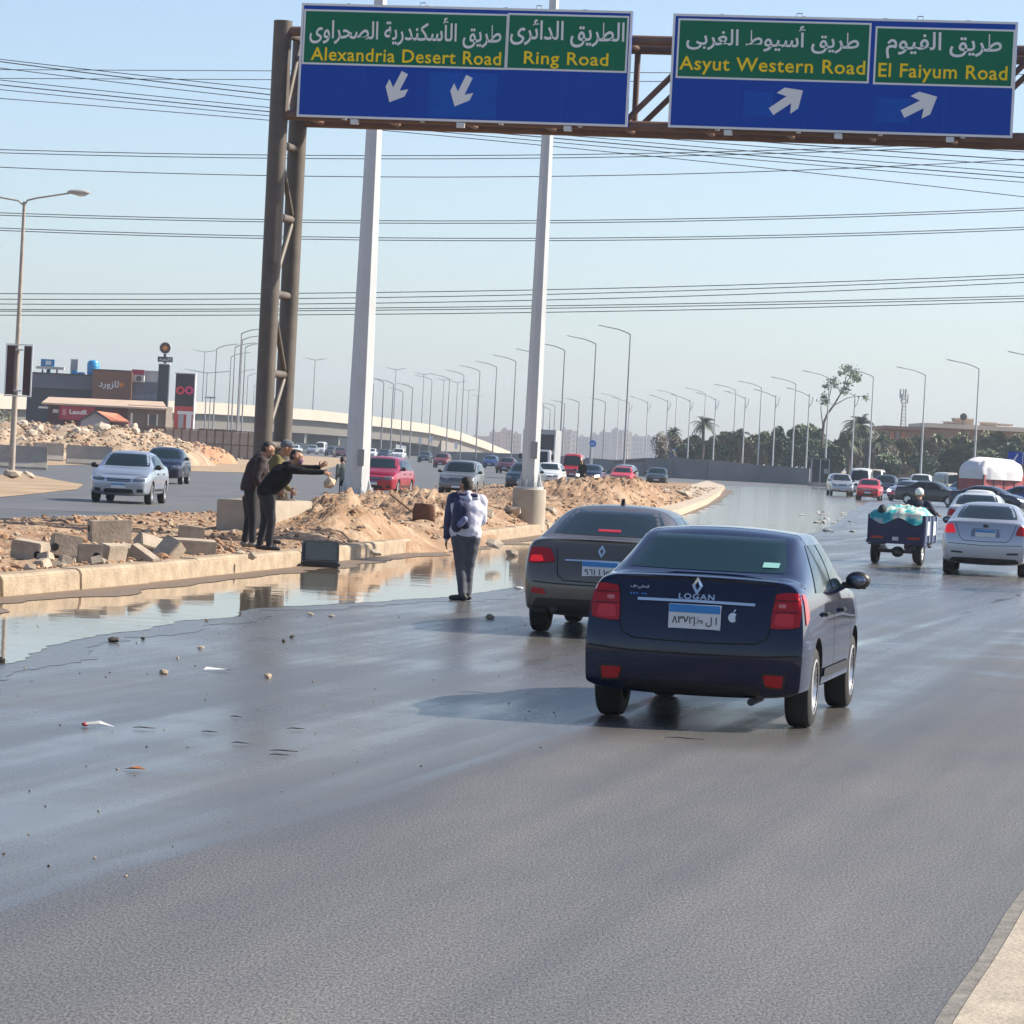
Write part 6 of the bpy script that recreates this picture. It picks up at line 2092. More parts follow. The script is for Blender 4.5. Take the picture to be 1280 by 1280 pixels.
# tarpaulin bundle
def tarp_fn(u, v):
    x, y = (u - .5) * 2, (v - .5) * 2
    e = max(0, 1 - abs(x) ** 5) * max(0, 1 - abs(y) ** 6)
    n = MN.fractal(Vector((x * 2.6 + 3, y * 3.2, 0)), 1, 2, 5)
    z = .98 + .25 * e ** .5 * (.74 + .26 * math.sin(1.6 - 1.3 * x)) + .10 * n * e + .10 * (1 - e) * (1 if v < .08 else .3)
    z = max(z, 1.07)
    if v < .04: return Vector((x * .57, -.395, .93 + .07 * math.sin(x * 5 + 1)))
    if v < .07: return Vector((x * .57, -.378, 1.075))
    return Vector((x * .57, .42 + y * .72, z))
mtp = bpy.data.materials.new('tarpaulin')
mtp.use_nodes = True
nn = mtp.node_tree
bs = nn.nodes['Principled BSDF']
bs.inputs['Roughness'].default_value = .45
tc = nn.nodes.new('ShaderNodeTexCoord')
nz = nn.nodes.new('ShaderNodeTexNoise')
nz.inputs['Scale'].default_value = 4.2
nz.inputs['Detail'].default_value = 2
cr_ = nn.nodes.new('ShaderNodeValToRGB')
cr_.color_ramp.interpolation = 'CONSTANT'
cr_.color_ramp.elements[0].color = (.02, .30, .33, 1)
cr_.color_ramp.elements[1].position = .485
cr_.color_ramp.elements[1].color = (.46, .50, .45, 1)
e_ = cr_.color_ramp.elements.new(.42)
e_.color = (.10, .45, .45, 1)
nn.links.new(tc.outputs['Object'], nz.inputs[0])
nn.links.new(nz.outputs['Fac'], cr_.inputs[0])
nn.links.new(cr_.outputs[0], bs.inputs['Base Color'])
o = obj('tarpaulin', grid_mesh('tarpaulin', 40, 40, tarp_fn, mtp))
o.location, o.rotation_euler = t.location, t.rotation_euler
tag(o, 'crumpled white and turquoise tarpaulin heaped in the tricycle box', 'tarpaulin')
o = MB().ell((-.33, -.22, 1.13), (.11, .16, .15), 12).build('sack', mat('dark_sack', (.015, .03, .04), .8), smooth=True)
o.location, o.rotation_euler = t.location, t.rotation_euler
tag(o, 'dark bundle poking out of the tarpaulin on the tricycle', 'sack')

# ================================================================ PEOPLE
def cap_mesh(mb, p0, r0, p1, r1, fl=1.0, ax=None, n=12):
    """tapered capsule from p0 to p1; fl flattens it along ax"""
    p0, p1 = Vector(p0), Vector(p1)
    d = (p1 - p0)
    L_ = d.length
    d = d.normalized() if L_ > 1e-6 else Vector((0, 0, 1))
    px = d.orthogonal().normalized() if ax is None else (Vector(ax) - d * d.dot(Vector(ax))).normalized()
    py = d.cross(px)
    rings = []
    for k in (-85, -60, -30, 0):
        a = rad(k)
        rings.append((p0 + d * (r0 * math.sin(a)), r0 * math.cos(a)))
    for k in (0, 30, 60, 85):
        a = rad(k)
        rings.append((p1 + d * (r1 * math.sin(a)), r1 * math.cos(a)))
    vs, fs = [], []
    for c, r in rings:
        for k in range(n):
            a = 2 * math.pi * k / n
            vs.append(c + px * math.cos(a) * r * fl + py * math.sin(a) * r)
    for i in range(len(rings) - 1):
        for k in range(n):
            fs.append((i * n + k, i * n + (k + 1) % n, (i + 1) * n + (k + 1) % n, (i + 1) * n + k))
    fs.append(tuple(range(n))[::-1])
    fs.append(tuple(range((len(rings) - 1) * n, len(rings) * n)))
    mb.add(vs, fs)
def blob(name, caps, mt, parent, vox=.012, sm=4, extra=None, fold=None):
    mb = MB()
    for c in caps:
        cap_mesh(mb, *c)
    me = mb.mesh('tmp', mt)
    o = obj('tmp', me)
    rm = o.modifiers.new('r', 'REMESH')
    rm.mode = 'VOXEL'
    rm.voxel_size = vox
    s_ = o.modifiers.new('s', 'SMOOTH')
    s_.iterations = sm
    s_.factor = .5
    out = evaluated(o)
    bpy.data.objects.remove(o)
    bpy.data.meshes.remove(me)
    out.name = name
    if fold is None: fold = .0055 if name in ('jacket', 'trousers', 'dark_sleeve', 'dark_back_panel', 'hood', 'bag') else 0
    if fold:
        for v in out.vertices:
            c = v.co
            n_ = .9 * MN.noise(Vector((c.x * 8 + c.z * 3, c.y * 8, c.z * 13))) + .6 * MN.noise(Vector((c.x * 4, c.y * 4, c.z * 22 + c.x * 14)))
            v.co = c + v.normal * fold * n_
    if not out.materials: out.materials.append(mt)
    if extra is not None:
        em_ = extra.mesh('tmp2', mt, 2)
        bm = bmesh.new()
        bm.from_mesh(out)
        bm.from_mesh(em_)
        bm.to_mesh(out)
        bm.free()
    out.polygons.foreach_set('use_smooth', [True] * len(out.polygons))
    return obj(name, out, parent)
mSKIN = mat('skin', (.36, .19, .12), .55, var=.08, scale=9)
mHAIR = mat('black_hair', (.012, .009, .008), .7, bump=.6, bscale=60)
V = Vector
def hand(mb, wrist, d, up, spread=.35, curl=.25, flip=1):
    """palm, four unequal fingers with a knuckle bend, thumb from the side"""
    d, up = V(d).normalized(), V(up)
    up = (up - d * up.dot(d)).normalized()
    sd_ = d.cross(up) * flip
    w0 = V(wrist)
    pc = w0 + d * .085
    cap_mesh(mb, w0 - d * .02, .026, pc, .036, .5, up, 10)
    for i, (o_, ln) in enumerate(((-.030, .062), (-.010, .075), (.011, .070), (.030, .055))):
        b0 = w0 + d * .088 + sd_ * o_
        dd = (d + sd_ * o_ * 6 * spread).normalized()
        b1 = b0 + dd * ln * .55 - up * curl * ln * .3
        b2 = b1 + (dd - up * curl * 1.6).normalized() * ln * .5
        mb.tube([b0, b1, b2], [.0095, .0088, .0065], 7)
    t0 = w0 + d * .03 - sd_ * .03
    t1 = t0 + (d * .6 - sd_ * .9).normalized() * .042
    t2 = t1 + (d * .9 - sd_ * .35).normalized() * .034
    mb.tube([t0, t1, t2], [.013, .011, .008], 7)
def person(name, loc, rz, J, label, cols, scale=1.0, hair=True, group=None, extra=None, fat=1.0, cap=None, beard=False, vox=.012):
    """J: joint positions in the local frame (y forward). Body is one surface; clothes are separate closed surfaces over it."""
    root = empty('person', loc, rz, label, 'person', group)
    root.scale = (scale,) * 3
    hip, ch, nk, hd_ = V(J['hip']), V(J['chest']), V(J['neck']), V(J['head'])
    fw = V(J.get('face', (0, 1, 0))).normalized()
    upv = (hd_ - nk).normalized()
    up2 = (upv - fw * upv.dot(fw)).normalized()
    sdv = fw.cross(up2)
    X = V((1, 0, 0)) if 'side' not in J else V(J['side']).normalized()
    fxd = X
    def lims():
        for s_ in ('L', 'R'):
            yield s_, V(J['sh' + s_]), V(J['el' + s_]), V(J['wr' + s_]), V(J['hp' + s_]), V(J['kn' + s_]), V(J['an' + s_]), V(J.get('toe' + s_, (0, 1, 0)))
    caps = [(hip, .125, ch, .145, 1.22, fxd), (ch, .14, nk - upv * .06, .075, 1.35, fxd), (nk - upv * .06, .058, nk + upv * .07, .054)]
    # head: skull, face, jaw, nose, ears
    caps += [(hd_ - fw * .022 + up2 * .030, .088, hd_ + fw * .012 + up2 * .028, .086), (hd_ + fw * .028 - up2 * .01, .070, hd_ + fw * .034 - up2 * .065, .050),
             (hd_ + fw * .096 + up2 * .012, .010, hd_ + fw * .112 - up2 * .022, .015), (hd_ + fw * .082 - up2 * .052, .018, hd_ + fw * .082 - up2 * .056, .018, 1.6, sdv), (hd_ + fw * .075 - up2 * .092, .024, hd_ + fw * .07 - up2 * .09, .024)]
    for s_ in (-1, 1):
        caps.append((hd_ + sdv * s_ * .088 + up2 * .014, .017, hd_ + sdv * s_ * .090 - up2 * .022, .013))
        caps.append((hd_ + fw * .083 + sdv * s_ * .020 + up2 * .036, .014, hd_ + fw * .074 + sdv * s_ * .05 + up2 * .034, .012))
    jk, tr, shoes, hands = [], [], [], MB()
    f = fat
    jk += [(hip + fxd * .085 + V((0, 0, .03)), .118 * f, hip - fxd * .085 + V((0, 0, .03)), .118 * f), (hip + V((0, 0, .05)), .145 * f, ch, .168 * f, 1.2, fxd), (ch, .165 * f, nk - upv * .075, .095, 1.45, fxd)]
    for s_, sh, el, wr, hp, kn, an, toe in lims():
        caps += [(sh, .058, el, .043), (el, .043, wr, .027), (hp, .088, kn, .056), (kn, .055, an, .036)]
        jk += [(sh, .078 * f, el, .060), (el, .058, wr, .043)]
        tr += [(hp, .108 * f, kn, .076), (kn, .074, an + V((0, 0, .02)), .056)]
        tv = toe.normalized()
        a0 = V((an.x, an.y, an.z - .035))
        shoes += [(a0 - tv * .035, .042, a0 + tv * .07 - V((0, 0, .008)), .040), (a0 + tv * .07 - V((0, 0, .008)), .040, a0 + tv * .155 - V((0, 0, .014)), .032, 1.15, None), (an + V((0, 0, .02)), .044, a0, .044)]
        dv = V(J.get('hd' + s_, tuple((wr - el).normalized())))
        hand(hands, wr, dv, J.get('up' + s_, (0, 0, 1)), J.get('spread', .35), J.get('curl', .35), -1 if s_ == 'L' else 1)
    tr += [(hip + V((.07, 0, -.02)), .118 * f, hip + V((-.07, 0, -.02)), .118 * f), (hip, .130 * f, hip + (ch - hip) * .25, .130 * f, 1.15, fxd)]
    blob('body', caps, mSKIN, root, .010 if vox < .02 else vox, 3, hands)
    blob('jacket', jk, cols[0], root, vox * 1.3)
    blob('trousers', tr, cols[1], root, vox * 1.3)
    blob('shoes', shoes, cols[2], root, vox * .8)
    for s_ in (-1, 1):
        MB().ell(hd_ + fw * .086 + sdv * s_ * .034 + up2 * .016, (.010, .010, .008), 8).build('eye', mat('eye_dark', (.02, .015, .012), .2), root, smooth=True)
    if hair:
        hc = [(hd_ - fw * .030 + up2 * .052, .086, hd_ + fw * .022 + up2 * .072, .062), (hd_ - fw * .050 + up2 * .0, .072, hd_ - fw * .035 + up2 * .04, .084)]
        blob('hair', hc, mHAIR, root, .010, 2)
    if beard:
        blob('beard', [(hd_ + fw * .062 - up2 * .088, .034, hd_ + fw * .05 - up2 * .05, .048), (hd_ + fw * .088 - up2 * .036, .012, hd_ + fw * .086 - up2 * .038, .012, 2.4, sdv)], mHAIR, root, .008, 2)
    if cap:
        blob('knit_cap' if cap != mWHT else 'cap', [(hd_ - fw * .030 + up2 * .055, .098, hd_ + fw * .018 + up2 * .066, .088)] + ([(hd_ + fw * .08 + up2 * .05, .03, hd_ + fw * .13 + up2 * .04, .02, 2.6, sdv)] if cap == mWHT else []), cap, root, .010, 2)
    if extra: extra(root, hd_, fw, up2, sdv)
    return root
mBLACK = mat('black_cloth', (.014, .013, .015), .9, var=.25, scale=6, bump=.4, bscale=14, spec=.1)
mJEAN = mat('charcoal_denim', (.018, .019, .024), .9, var=.25, scale=5, bump=.3, bscale=16)
mGJEAN = mat('slate_denim', (.075, .08, .10), .9, var=.25, scale=5, bump=.4, bscale=12)
mMAR = mat('maroon_black_cloth', (.026, .014, .018), .85, var=.3, scale=5, bump=.3, bscale=12)
mOLV = mat('mustard_cloth', (.11, .09, .025), .85, var=.2, scale=5)
mSHOE = mat('dark_shoe', (.02, .02, .022), .6)
mWJ = mat('white_jacket', (.56, .56, .66), .75, var=.06, scale=3, bump=.6, bscale=9)
def ground_med(px, py):
    p = G(px, py, .25)
    return V((p.x, p.y, max(.2, med_h(p.x, p.y)) if p.x < interp(KW, p.y) - .3 else .262))
# the thrower: leans to image right (+X world), both arms thrown forward
g1 = ground_med(334, 688)
JT = dict(hip=(0, -.06, .90), chest=(0, .17, 1.22), neck=(0, .31, 1.41), head=(0, .40, 1.515), face=(.10, 1, -.15), shL=(-.17, .24, 1.36), shR=(.17, .27, 1.33),
          elL=(-.13, .52, 1.35), elR=(.15, .55, 1.30), wrL=(-.08, .77, 1.37), wrR=(.12, .82, 1.30), hpL=(-.09, -.05, .88), hpR=(.09, -.05, .88),
          knL=(-.11, -.05, .47), knR=(.10, .04, .48), anL=(-.12, -.12, .085), anR=(.11, .02, .085), hdL=(.05, .8, .55), hdR=(0, 1, -.25), upL=(-1, .3, .5), upR=(1, .2, .5), spread=1.0, curl=.25)
def mask(root, h, fw, up, sd):
    blob('face_mask', [(h + fw * .06 - up * .055, .056, h + fw * .07 - up * .035, .052)], mat('mauve_mask', (.20, .10, .17), .8), root, .008, 2)
person('thrower', g1, -math.pi / 2 + .12, JT, 'person in black leaning over the kerb with both arms thrown out towards a stone', (mBLACK, mJEAN, mSHOE), .985, extra=mask, fat=1.10)
# left man: standing, looking down to image right
g2 = ground_med(311, 685)
def stand(lean=0, hx=0, bow=.05):
    return dict(hip=(0, -.03 + hx, .92), chest=(0, .02 + lean, 1.28), neck=(0, .05 + lean * 1.4, 1.47), head=(0, .09 + lean * 1.6 + bow, 1.575), face=(0, 1, -.45),
                shL=(-.19, .02 + lean * 1.3, 1.40), shR=(.19, .02 + lean * 1.3, 1.40), elL=(-.26, -.06 + lean, 1.12), elR=(.26, -.04 + lean, 1.12), wrL=(-.25, .06 + lean, .89), wrR=(.25, .08 + lean, .89),
                hpL=(-.09, -.03 + hx, .89), hpR=(.09, -.03 + hx, .89), knL=(-.11, .0, .48), knR=(.11, .02, .48), anL=(-.12, -.05, .085), anR=(.12, .03, .085), upL=(-1, 0, 0), upR=(1, 0, 0))
def sh_tail(root, h, fw, up, sd):
    MB().ell((.10, -.16, .86), (.10, .03, .055), 10).build('shirt_tail', mWHT, root, smooth=True)
    for k in (-1, 1):
        MB().tube([(.06 * k, .19, 1.40), (.10 * k, .24, 1.2), (.09 * k, .22, .98)], .022, 6).build('scarf_edge', mat('dusty_rose_cloth', (.20, .11, .12), .9), root, smooth=True)
person('left', g2, -math.pi / 2 + .25, stand(.06), 'bearded person in a dark maroon jacket looking down, left of the thrower', (mMAR, mJEAN, mat('pale_shoe', (.20, .18, .16), .7)), 1.0, beard=True, extra=sh_tail, fat=1.12)
# man in the knit cap behind, hand on the foundation block
g3 = ground_med(336, 679)
J3 = stand(.05)
J3.update(elR=(.25, .10, 1.10), wrR=(.22, .30, .92), hdR=(0, .8, -.6), face=(0, 1, -.3))
person('cap', g3, -math.pi / 2, J3, 'person in a grey knit cap and mustard top between the two others at the block', (mOLV, mJEAN, mSHOE), 1.03, hair=False, cap=mat('grey_knit', (.11, .12, .14), .95, var=.2, scale=20, bump=.5, bscale=60))
# man on the wet road, seen from behind
p = G(578, 751)
J4 = dict(hip=(0, -.02, .90), chest=(0, .0, 1.26), neck=(0, .02, 1.43), head=(-.02, .05, 1.54), face=(-.35, 1, -.1), shL=(-.185, 0, 1.36), shR=(.185, 0, 1.36), elL=(-.235, .02, 1.08), elR=(.225, .08, 1.08), wrL=(-.245, .10, .83), wrR=(.17, .27, 1.02),
          hpL=(-.09, -.02, .88), hpR=(.09, -.02, .88), knL=(-.05, .02, .47), knR=(.07, .04, .47), anL=(-.01, -.03, .085), anR=(.07, .05, .085), toeL=(-1, .35, 0), toeR=(-.5, .9, 0), upL=(-1, 0, 0), upR=(0, 0, 1))
def jacket_bits(root, h, fw, up, sd):
    blob('hood', [((-.09, -.10, 1.40), .058, (.10, -.09, 1.40), .058), ((0, -.14, 1.37), .05, (0, -.10, 1.43), .06)], mWJ, root, .010, 3)
    blob('hood_lining', [((-.10, -.125, 1.425), .035, (.10, -.12, 1.42), .035)], mat('indigo_cloth', (.035, .035, .085), .85, bump=.4), root, .008, 3)
    nv = mat('navy_camouflage', (.035, .04, .10), .8, var=.45, scale=9, bump=.4, bscale=10)
    blob('dark_sleeve', [((-.185, 0, 1.36), .097, (-.235, .02, 1.08), .073), ((-.235, .02, 1.08), .071, (-.243, .09, .86), .054)], nv, root, .011, 3)
    blob('dark_back_panel', [((-.12, -.105, 1.34), .075, (-.125, -.10, 1.0), .09)], nv, root, .011, 3)
    blob('waistband', [((-.085, -.02, .90), .128, (.085, -.02, .90), .128)], mWJ, root, .012, 3)
person('white', p, .10, J4, 'person in a white hooded jacket standing on the wet road, seen from behind', (mWJ, mGJEAN, mSHOE), .985, fat=1.12, extra=jacket_bits)
bk = empty('backpack', (p.x, p.y, 0), .10, 'dark navy backpack worn on the left shoulder of the person in white', 'backpack')
bk.scale = (.985,) * 3
mBAG = mat('navy_pattern_cloth', (.022, .026, .075), .8, var=.5, scale=7, bump=.4, bscale=10)
blob('bag', [((-.12, -.21, 1.05), .085, (-.11, -.20, 1.28), .075), ((-.04, -.21, 1.05), .085, (-.05, -.20, 1.27), .075)], mBAG, bk, .012, 3)
blob('front_pocket', [((-.11, -.29, 1.03), .045, (-.05, -.29, 1.10), .045)], mat('pale_pattern_cloth', (.16, .18, .30), .8, var=.5, scale=12), bk, .010, 2)
MB().tube([(-.10, -.18, 1.34), (-.15, -.08, 1.455), (-.16, .08, 1.42), (-.19, .17, 1.22), (-.20, .05, 1.05)], .020, 8).build('strap', mBAG, bk, smooth=True)
# tricycle rider
J5 = dict(hip=(0, 0, .88), chest=(0, .06, 1.20), neck=(0, .08, 1.37), head=(0, .12, 1.48), face=(0, 1, -.1), shL=(-.19, .06, 1.30), shR=(.19, .06, 1.30), elL=(-.30, .22, 1.12), elR=(.30, .22, 1.12), wrL=(-.35, .40, 1.08), wrR=(.35, .40, 1.08),
          hpL=(-.10, 0, .86), hpR=(.10, 0, .86), knL=(-.24, .38, .84), knR=(.24, .38, .84), anL=(-.22, .36, .42), anR=(.22, .36, .42))
r0 = Matrix.Rotation(-TH, 4, 'Z') @ V((.14, 1.38, 0))
person('rider', t.location + r0 if False else V((c0.x, c0.y, 0)) + r0, -TH, J5, 'person in a white cap and dark jacket driving the cargo tricycle', (mat('navy_cloth', (.010, .012, .035), .85), mJEAN, mSHOE), 1.02, hair=False, cap=mWHT, vox=.014)
# person in dark clothes by the red minibus, and two people behind the thick mast
pp = at(727, 225, 0)
person('dark', V((pp.x, pp.y, 0)), 2.6, stand(.02), 'person in long dark clothes standing among the cars beside the red minibus', (mBLACK, mBLACK, mSHOE), 1.0, vox=.022)
pp = at(429, 112, 0)
person('mast', V((pp.x, pp.y, 0)), .4, stand(.1), 'person in a grey-green top half hidden at the left edge of the thick mast', (mat('grey_green_cloth', (.11, .13, .12), .85), mBLACK, mSHOE), .93, vox=.022)
pp = at(434, 122, 0)
person('mast2', V((pp.x, pp.y, 0)), -.4, stand(.0), 'dark-haired person just behind the grey-green one at the thick mast', (mBLACK, mBLACK, mSHOE), .98, vox=.022)

# ================================================================ SMALL THINGS
q = P(412, 605, 62)
tag(MB().rock((0, 0, 0), .105, 5, 1.25).build('thrown_stone', mat('tan_stone', (.46, .36, .25), .9, var=.2, scale=8, bump=.5), loc=q), 'tan stone in mid air in front of the outstretched hands', 'stone')
# panel propped on the kerb above a flat black base
q = G(400, 709)
qk = V((interp(KW, q.y), q.y, 0))
a = empty('plastic_panel', (q.x, q.y, 0), .12, 'grey panel with rounded corners propped against the kerb above the water', 'panel')
pl = []
w_, h_ = .30, .34
for cx, cz, a0 in ((w_ - .07, h_ - .07, 0), (-w_ + .07, h_ - .07, 90), (-w_ + .02, .02, 180), (w_ - .02, .02, 270)):
    for k in range(4):
        an = rad(a0 + k * 30)
        rr = .07 if a0 < 180 else .02
        pl.append((cx + rr * math.cos(an), cz + rr * math.sin(an)))
mPN = mat('grey_plastic', (.03, .036, .037), .35, var=.15, scale=5)
MB().prism(pl, 0, .035, lambda u, v, z: (u, z - .02 + v * .45, v + .08)).build('plate', mPN, a)
pl2 = [(x * .82, .035 + z * .82) for x, z in pl]
MB().prism(pl2, -.012, .0, lambda u, v, z: (u, z - .02 + v * .45, v + .08)).build('raised_face', mat('grey_plastic_pale', (.05, .062, .064), .3, var=.15, scale=4), a)
o = MB().box((0, 0, .055), (.62, .34, .10)).build('black_base', mTRIM, bev=.03, loc=(q.x + .02, q.y - .22, 0))
tag(o, 'flat black block lying in the water in front of the grey panel', 'block')
# shovel
q = P(530, 640, 76)
a = empty('shovel', q, 0, 'rusty shovel with a long wooden handle stuck in the reddish dirt', 'shovel')
def blade(u, v):
    x, z = (u - .5) * 2, v
    return V((x * .24 * (1 - .35 * max(0, z - .6)), -.06 * (1 - x * x), -.16 + .34 * z - .05 * x * x * (1 - z)))
bo = obj('blade', grid_mesh('blade', 10, 8, blade, mat('rusty_blade', (.11, .045, .022), .7, var=.3, scale=8)), a)
sm_ = bo.modifiers.new('t', 'SOLIDIFY')
sm_.thickness = .012
h0, h1 = P(518, 642, 76.2) - q, P(488, 618, 76.8) - q
MB().tube([V((-.05, 0, -.05)), h0, h0 + (h1 - h0) * .5, h1], .019, 8).build('handle', mat('brown_wood', (.15, .075, .035), .8, var=.2, scale=10), a, smooth=True)
# displaced concrete kerb blocks with a round hole
def block(px, py, L_, W_, H_, rot, label, hole=None, rnd=False, z=None):
    p = G(px, py, .25)
    zz = med_h(p.x, p.y) if z is None else z
    L_, W_, H_ = L_ * .84, W_ * .84, H_ * (.70 if H_ > .5 else .84)
    if hole: hole = (hole[0], hole[1] * (1 if hole[0] == 'x' else .84), hole[2] * .8)
    root = empty('concrete_block', (p.x, p.y, zz), 0, label, 'concrete block', 'displaced concrete kerb blocks')
    root.rotation_euler = rot
    if rnd:
        pf = [(-W_ / 2, 0), (W_ / 2, 0), (W_ / 2, H_ * .55)] + [(W_ / 2 - W_ * .75 * (1 - math.cos(k * .393)), H_ * .55 + H_ * .45 * math.sin(k * .393)) for k in range(1, 5)] + [(-W_ / 2, H_)]
    else:
        pf = [(-W_ / 2, 0), (W_ / 2, 0), (W_ / 2, H_ * .78), (W_ / 2 - .05, H_), (-W_ / 2, H_)]
    MB().prism(pf, -L_ / 2, L_ / 2, lambda u, v, w2: (w2, u, v)).build('block', mSLAB, root, bev=.012)
    if hole:
        sd_, ox, oz = hole
        if sd_ == 'x':
            MB().lathe([(.055, -.004), (.055, .004)], (L_ / 2 * ox, 0, oz), 'X', 14).build('hole', mHOLE, root)
        else:
            MB().lathe([(.055, -.004), (.055, .004)], (ox, -W_ / 2, oz), 'Y', 14).build('hole', mHOLE, root)
block(37, 700, .52, .36, .30, (.06, .10, -.35), 'leftmost concrete block with a reddish end, half sunk in the dirt', ('y', .22, .12))
block(80, 697, .48, .42, .36, (-.08, .12, .25), 'block with pale top between the leftmost and the rounded holed one', ('y', -.2, .14))
block(112, 703, .40, .32, .30, (0, 0, .15), 'rounded block with a big round hole facing the water', ('y', .10, .11), True)
block(137, 678, .78, .34, .52, (0, -.06, .35), 'largest upright block with a dark hole at its left end', ('x', -1.01, .30))
block(137, 702, .44, .30, .30, (.2, 0, .9), 'brown-ended block lying right of the rounded holed one')
block(163, 699, .34, .30, .24, (.3, .2, -.5), 'small tilted block in front of the largest upright one', None, True)
block(182, 690, .50, .34, .30, (.9, .25, .55), 'tilted block with a round hole in its pale face', ('y', .05, .17))
block(180, 702, .55, .22, .20, (.2, .45, -.6), 'slanted slab leaning below the holed tilted block')
block(211, 697, .55, .40, .26, (.5, -.85, .5), 'block standing steeply on its edge right of the holed ones')
block(238, 676, .52, .40, .26, (0, .08, .1), 'flat pale block lying behind, just left of the dark foundation')
block(240, 693, .80, .42, .28, (.1, .02, .2), 'long low block at the right end of the row')
block(60, 694, .3, .25, .2, (.2, .3, .6), 'small broken block piece behind the pale-topped block')
for i in range(22):
    q_ = random.Random(i + 90)
    p = G(q_.uniform(20, 270), q_.uniform(694, 712), .25)
    if p.x > interp(KW, p.y) - .4: p.x = interp(KW, p.y) - .4 - q_.random() * .5
    r = q_.uniform(.05, .13)
    o = MB().box((0, 0, 0), (r * 2, r * 1.4, r), taper=.8).build('concrete_fragment', mSLAB, loc=(p.x, p.y, med_h(p.x, p.y) + r * .3), bev=.012)
    o.rotation_euler = (q_.uniform(-.5, .5), q_.uniform(-.5, .5), q_.random() * 6)
    tag(o, 'small broken concrete fragment lying around the displaced kerb blocks', 'fragment', 'concrete fragments around the kerb blocks')
# litter on the wet asphalt
def litter(px, py, mb, mt, label, cat, name, rz=0):
    p = G(px, py)
    o = mb.build(name, mt, loc=(p.x, p.y, .008))
    o.rotation_euler.z = rz
    tag(o, label, cat)
mSTK = mat('dark_twig', (.03, .022, .016), .9)
mLEAF = mat('dry_leaf', (.28, .10, .03), .8, var=.2, scale=20)
mPAP = mat('grey_paper', (.40, .40, .40), .8, var=.2, scale=10)
wr_ = MB().add([(-.09, -.02, .02), (.0, -.025, .03), (.10, -.02, .012), (.10, .03, .01), (0, .035, .045), (-.09, .03, .03)], [(0, 1, 4, 5), (1, 2, 3, 4)])
litter(124, 911, wr_, mPAP, 'crumpled grey wrapper with a red end on the damp asphalt', 'wrapper', 'wrapper', .1)
litter(106, 909, MB().ell((0, 0, .012), (.025, .03, .014), 8), mat('red_plastic', (.4, .03, .03), .5), 'red bottle cap beside the crumpled grey wrapper', 'cap', 'bottle_cap')
litter(169, 964, MB().add([(-.07, 0, .004), (-.02, -.05, .018), (.07, 0, .006), (.01, .05, .02)], [(0, 1, 2, 3)]), mLEAF, 'curled orange dry leaf on the near asphalt', 'leaf', 'dry_leaf')
for (x, y, l, a_, s_) in ((180, 912, .11, .1, 'dark twig just right of the grey wrapper'), (355, 941, .13, .05, 'longest dark twig of the pair in the middle of the near lane'), (349, 946, .09, .2, 'shorter dark twig of the pair in the middle of the near lane'), (300, 931, .08, -.1, 'short dark twig left of the twig pair'),
                          (262, 917, .08, .1, 'short dark twig halfway between wrapper and twig pair'), (370, 913, .10, .4, 'bent twig above the twig pair'), (295, 898, .06, .0, 'tiny twig above the short dark twigs'), (855, 925, .20, -.1, 'curved dark twig on the asphalt behind the dark blue saloon')):
    litter(x, y, MB().tube([(-l * .7, 0, .004), (-l * .25, .01, .008), (l * .2, -.008, .006), (l * .7, .012, .004)], [.002, .0045, .004, .002], 5), mSTK, s_, 'twig', 'twig', a_)
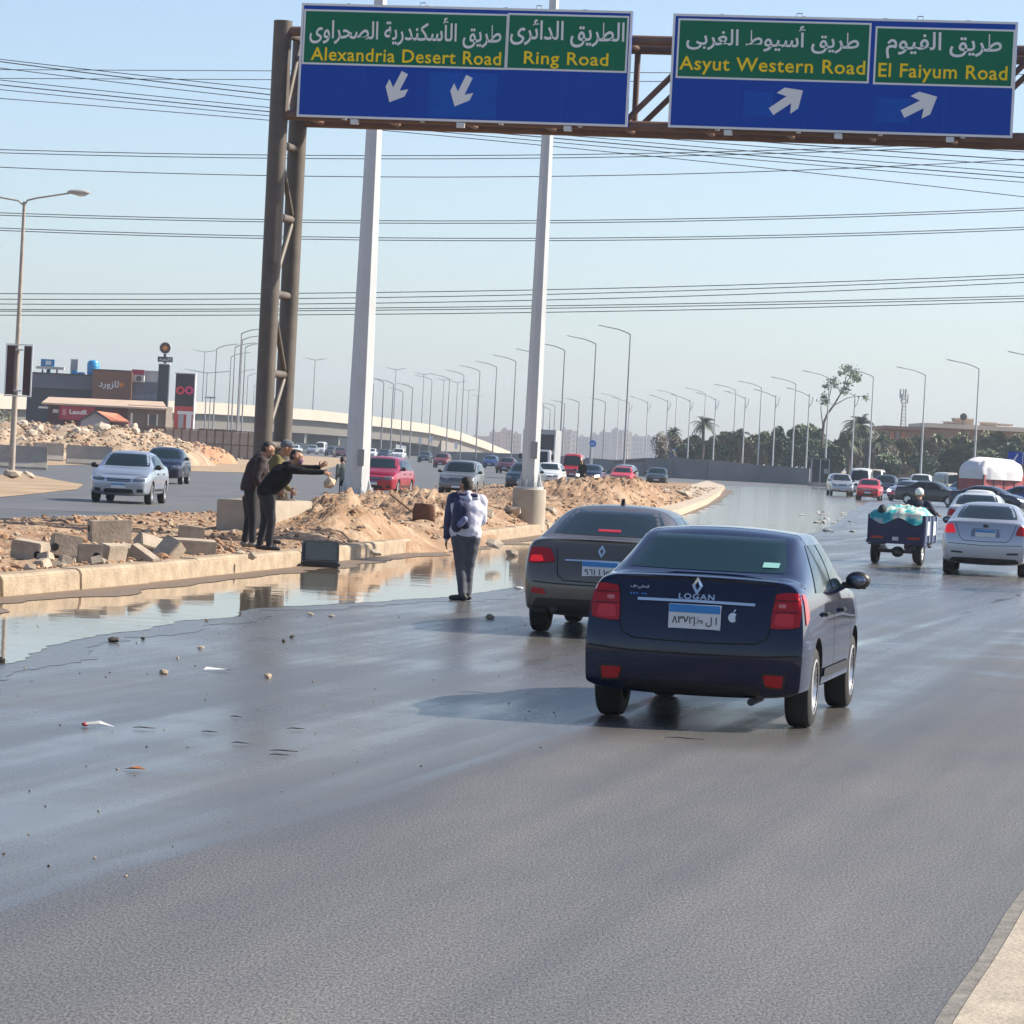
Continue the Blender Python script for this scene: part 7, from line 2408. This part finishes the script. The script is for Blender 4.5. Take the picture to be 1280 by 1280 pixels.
for (x, y, r, s_) in ((141, 803, .055, 'dark upright stone at the water edge, largest of the three'), (179, 800, .03, 'small stone at the water edge right of the upright one'), (258, 777, .03, 'stone at the water edge nearest the gantry reflection'), (2, 829, .05, 'stone at the water edge against the left border'),
                      (205, 843, .04, 'pale pebble on the damp asphalt left of the white scrap'), (335, 848, .04, 'pale pebble right of the white scrap'), (414, 772, .035, 'pale pebble just below the water edge by the reflection'), (355, 803, .035, 'dark pebble left of its twin below the water edge'), (365, 798, .04, 'dark pebble right of its twin below the water edge'),
                      (251, 812, .035, 'white pebble above the white scrap'), (222, 825, .03, 'grey pebble between the upright stone and the white scrap'), (612, 774, .06, 'dark lump on the road between the person in white and the brown saloon'), (388, 770, .05, 'flat pale chip at the water edge')):
    litter(x, y, MB().rock((0, 0, r * .3), r, int(x)), mats_r[0] if 'pale' in s_ or 'white' in s_ else mat('dark_pebble', (.05, .045, .04), .8), s_, 'pebble', 'pebble')
litter(272, 840, MB().add([(-.12, -.02, .01), (.10, -.03, .02), (.14, .03, .01), (-.10, .04, .03)], [(0, 1, 2, 3)]), mPLATE, 'white torn scrap lying on the damp asphalt', 'paper', 'paper_scrap')
litter(648, 737, MB().rock((0, 0, .02), .08, 3, .4).rock((.2, .1, .02), .06, 9, .4), mPAP, 'grey clump of trash at the left of the brown saloon', 'trash', 'trash')
b = MB()
for i in range(120):
    p = G(R.uniform(-20, 700), 770 + 330 * R.random() ** 2)
    if p.x > -2.0 + .235 * (p.y - 14.7): continue
    b.m = R.choice((0, 0, 1))
    b.rock((p.x, p.y, .004), R.uniform(.004, .012), i)
tag(b.build('gravel', [mat('dark_pebble', (.05, .045, .04), .8), mats_r[0]]), kind='stuff')
# pale foam and trash in the far pool
b = MB()
for i in range(34):
    x, y = R.gauss(1034, 15), R.choice((643, 650, 653, 665)) + R.gauss(0, 1.5)
    p = G(x, y)
    b.rock((p.x, p.y, .03), R.uniform(.04, .13), i, .4)
tag(b.build('litter', mat('foam_white', (.42, .42, .40), .8)), kind='stuff')

# ---------------------------------------------------------------- air
hz_ = MB().box((0, 1450, 33.5), (6600, 3700, 71)).build('haze', None)
hm = bpy.data.materials.new('haze')
hm.use_nodes = True
t_ = hm.node_tree
t_.nodes.remove(t_.nodes['Principled BSDF'])
vp = t_.nodes.new('ShaderNodeVolumePrincipled')
vp.inputs['Color'].default_value = (.74, .85, 1, 1)
vp.inputs['Density'].default_value = .00021
vp.inputs['Anisotropy'].default_value = .25
t_.links.new(vp.outputs[0], t_.nodes['Material Output'].inputs['Volume'])
hz_.data.materials.clear()
hz_.data.materials.append(hm)
tag(hz_, kind='stuff')
